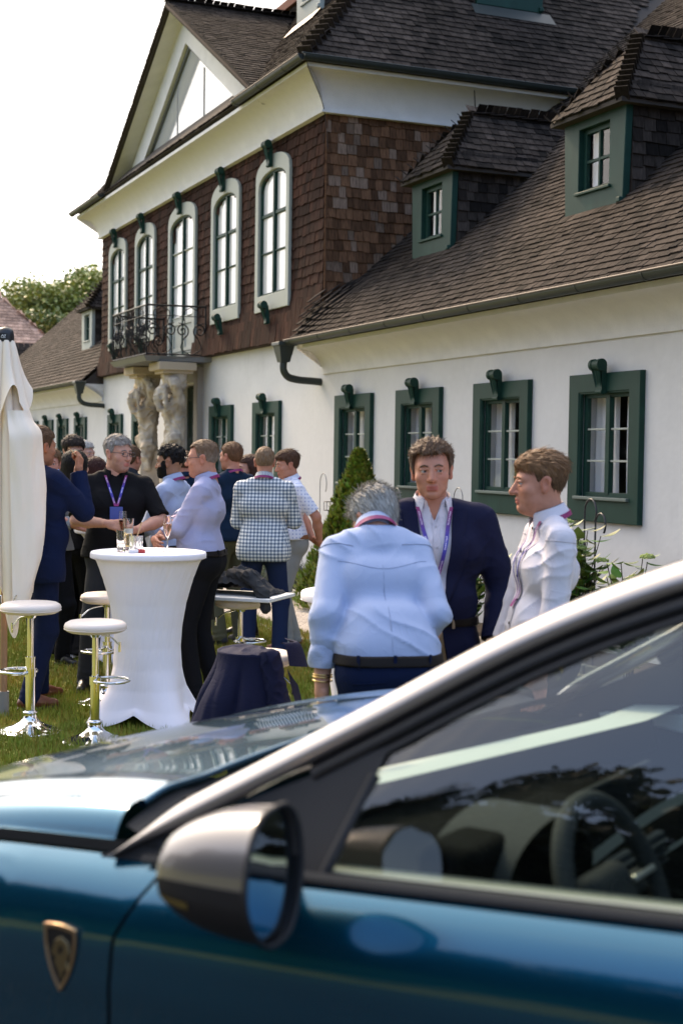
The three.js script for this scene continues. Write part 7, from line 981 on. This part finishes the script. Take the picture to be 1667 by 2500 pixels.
  part('screen', [rbox(0.018, 0.10, 0.40, 0.006, -0.16, 0.99, 1.0)], phys(rgb(0.008, 0.010, 0.013), 0.7, { specularIntensity: 0.3 }), car);
  part('instrument_hood', [grid(16, 8, (u, v) => { const a = u * Math.PI; return [-0.10 - 0.16 * v, 0.985 + 0.09 * Math.sin(a), 0.50 - 0.19 * Math.cos(a)]; })], dk, car);
  { const wheel = new THREE.Group(); wheel.name = 'steering_wheel'; car.add(wheel); wheel.position.set(-0.375, 0.955, 0.49); wheel.rotation.set(0, 0, -0.42); const ring = new THREE.TorusGeometry(0.170, 0.0185, 14, 60).rotateY(Math.PI / 2); const p = ring.attributes.position; for (let i = 0; i < p.count; i++) p.setY(i, clamp(p.getY(i) * 0.98, -0.14, 0.2)); ring.computeVertexNormals(); part('rim', ring, dk, wheel); part('hub', [rbox(0.06, 0.13, 0.17, 0.03, 0.02, -0.01, 0), rbox(0.025, 0.04, 0.30, 0.01, 0.015, 0.0, 0)], dk, wheel); part('spoke_trim', [rbox(0.012, 0.012, 0.09, 0.004, -0.012, 0.012, -0.11), rbox(0.012, 0.012, 0.09, 0.004, -0.012, 0.012, 0.11), rbox(0.01, 0.05, 0.012, 0.004, -0.014, -0.09, 0)], mat(rgb(0.55, 0.55, 0.52), 0.3, { metalness: 0.8 }), wheel); }
  for (const z of [0.47, W - 0.47]) { const s = new THREE.Group(); s.name = 'seat'; car.add(s); s.position.set(-1.05, 0, z); part('cushion', rbox(0.5, 0.16, 0.5, 0.06, 0.1, 0.55, 0), dk, s); part('backrest', rbox(0.16, 0.62, 0.48, 0.07, -0.2, 0.90, 0).rotateZ(0.0), dk, s); part('headrest', rbox(0.10, 0.17, 0.27, 0.045, -0.27, 1.30, 0), dk, s); }
  for (const sg of [1, -1]) part('door_card', [grid(20, 8, (u, v) => { const x = mix(0.18, -0.84, u), y = mix(hb(x) + 0.012, 0.5, v); return [x, y, sg > 0 ? 0.115 + 0.02 * v : W - 0.115 - 0.02 * v]; }), grid(20, 3, (u, v) => { const x = mix(0.18, -0.84, u); return [x, hb(x) + 0.010 - 0.002 * v, sg > 0 ? mix(0.075, 0.118, v) : W - mix(0.075, 0.118, v)]; })], sg > 0 ? pale : mat(rgb(0.62, 0.62, 0.56), 0.9), car);
  // door mirrors
  for (const sg of [1, -1]) {
    const m = new THREE.Group(); m.name = 'door_mirror'; car.add(m); m.scale.setScalar(0.93); m.position.set(0, 0.077, sg > 0 ? -0.009 : W * 0.07 + 0.009); const zz = (q) => sg > 0 ? -q : W + q;
    // housing: rear opening at x = -0.115, rounded nose at x = 0.10
    const sec = (a, t) => { // a around, t 0 rear .. 1 front
      let shr = 1; if (t > 0.86) { shr = Math.sqrt(Math.max(0, 1 - ((t - 0.86) / 0.14) ** 2)); t = 0.86 + 0.10 * (t - 0.86) / 0.14; } const k = Math.sqrt(Math.max(0, 1 - Math.pow(t, 3.0))), ca = Math.cos(a), sa = Math.sin(a), up = sa > 0, hw = 0.106 * (0.66 + 0.34 * k) * shr, hh = (up ? 0.112 * (0.30 + 0.70 * k) * (1 - 0.15 * t) : 0.105 * (0.42 + 0.58 * k)) * shr, e = 0.62; const y = 1.090 + hh * Math.sign(sa) * Math.pow(Math.abs(sa), e) - 0.012 * t, q = 0.135 + hw * Math.sign(ca) * Math.pow(Math.abs(ca), e) * (up ? 1 - 0.22 * sa : 1 - 0.38 * Math.abs(sa)) + 0.028 * (sa > 0 ? sa * 0.1 : sa * 0.8) - 0.01 * t; return [-0.115 + 0.195 * t + 0.035 * (q - 0.135) / 0.1 * -0.6 * (1 - t), y, zz(q)]; };
    const a0 = 0.02, a1 = Math.PI - 0.02;
    part('mirror_cap', [grid(48, 30, (u, v) => sec(mix(a0, a1, u), 0.015 + 0.985 * Math.pow(v, 0.85)))], capM, m);
    part('mirror_housing', [grid(48, 30, (u, v) => sec(mix(a1, Math.PI * 2 + a0, u), 0.015 + 0.985 * Math.pow(v, 0.85)))], satin, m);
    part('indicator', [grid(16, 2, (u, v) => { const p = sec(-0.10 - 0.10 * v, mix(0.55, 0.9, u)); p[2] += sg > 0 ? -0.002 : 0.002; return p; })], phys(rgb(0.20, 0.14, 0.03), 0.2), m);
    const rim = []; for (let i = 0; i < 48; i++) rim.push(V(...sec(i / 48 * Math.PI * 2, 0.0))); part('mirror_rim', [tube(rim, 0.0045, 96, 8, true)], rubber, m);
    const cen = V(0, 0, 0); rim.forEach((p) => cen.addScaledVector(p, 1 / 48)); const mg = grid(48, 1, (u, v) => { const p = V(...sec(u * Math.PI * 2, 0.03)), c = cen.clone().setX(cen.x + 0.004); const r = c.lerp(p, v * 0.955 + 0.0005); return [r.x + 0.006, r.y, r.z]; }, true); part('mirror_glass', mg, mat(rgb(0.50, 0.56, 0.60), 0.015, { metalness: 1 }), m);
    part('mirror_arm', [rbox(0.09, 0.05, 0.12, 0.02, 0.03, 1.03, zz(0.0))], satin, m);
  }
  // fender shield badge
  { const bd = new THREE.Group(); bd.name = 'badge'; car.add(bd); const sh = (k) => { const s = new THREE.Shape(); s.moveTo(-0.036 * k, 0.052 * k); s.quadraticCurveTo(0, 0.060 * k, 0.036 * k, 0.052 * k); s.quadraticCurveTo(0.040 * k, -0.012 * k, 0, -0.060 * k); s.quadraticCurveTo(-0.040 * k, -0.012 * k, -0.036 * k, 0.052 * k); return s; };
    const brd = sh(1); brd.holes.push(new THREE.Path(sh(0.88).getPoints(10).reverse())); part('badge_rim', new THREE.ExtrudeGeometry(brd, { depth: 0.003, bevelEnabled: true, bevelSize: 0.0008, bevelThickness: 0.0008, bevelSegments: 2 }), mat(rgb(0.55, 0.42, 0.28), 0.3, { metalness: 1 }), bd); part('badge_field', new THREE.ExtrudeGeometry(sh(0.9), { depth: 0.0015, bevelEnabled: false }), gloss, bd);
    const lion = new THREE.Shape([[-0.018, 0.010], [-0.010, 0.028], [0.004, 0.034], [0.018, 0.026], [0.022, 0.010], [0.016, -0.006], [0.019, -0.018], [0.008, -0.024], [0.002, -0.040], [-0.004, -0.024], [-0.012, -0.012], [-0.010, 0.0], [-0.020, 0.002]].map((p) => new THREE.Vector2(...p))); lion.holes.push(new THREE.Path([[-0.002, 0.02], [0.008, 0.018], [0.004, 0.004], [-0.004, 0.006]].map((p) => new THREE.Vector2(...p)))); part('badge_lion', new THREE.ExtrudeGeometry(lion, { depth: 0.0025, bevelEnabled: true, bevelSize: 0.0006, bevelThickness: 0.0006, bevelSegments: 1 }), mat(rgb(0.30, 0.26, 0.16), 0.3, { metalness: 1 }), bd);
    bd.position.set(0.425, 0.835, -(profAt(hb(0.425) - 0.835) + 0.0015)); bd.rotation.y = Math.PI; }
  // wheels
  for (const a of AX) for (const sg of [1, -1]) { const w = new THREE.Group(); w.name = 'wheel'; car.add(w); w.position.set(a, 0.335, sg > 0 ? 0.13 : W - 0.13); part('tyre', new THREE.TorusGeometry(0.265, 0.07, 14, 40).scale(1, 1, 1.5), rubber, w); part('rim', [cyl(0.22, 0.22, 0.05, 0, 0, 0, 30).rotateX(Math.PI / 2), ...Array.from({ length: 5 }, (_, i) => rbox(0.05, 0.2, 0.03, 0.01, 0, 0.11, sg > 0 ? -0.04 : 0.04).rotateZ(i * 1.2566))], mat(rgb(0.3, 0.3, 0.3), 0.35, { metalness: 0.8 }), w); }
  // gravel drive lies beyond; nothing else of the car shows
}
renderer.render(scene, camera);
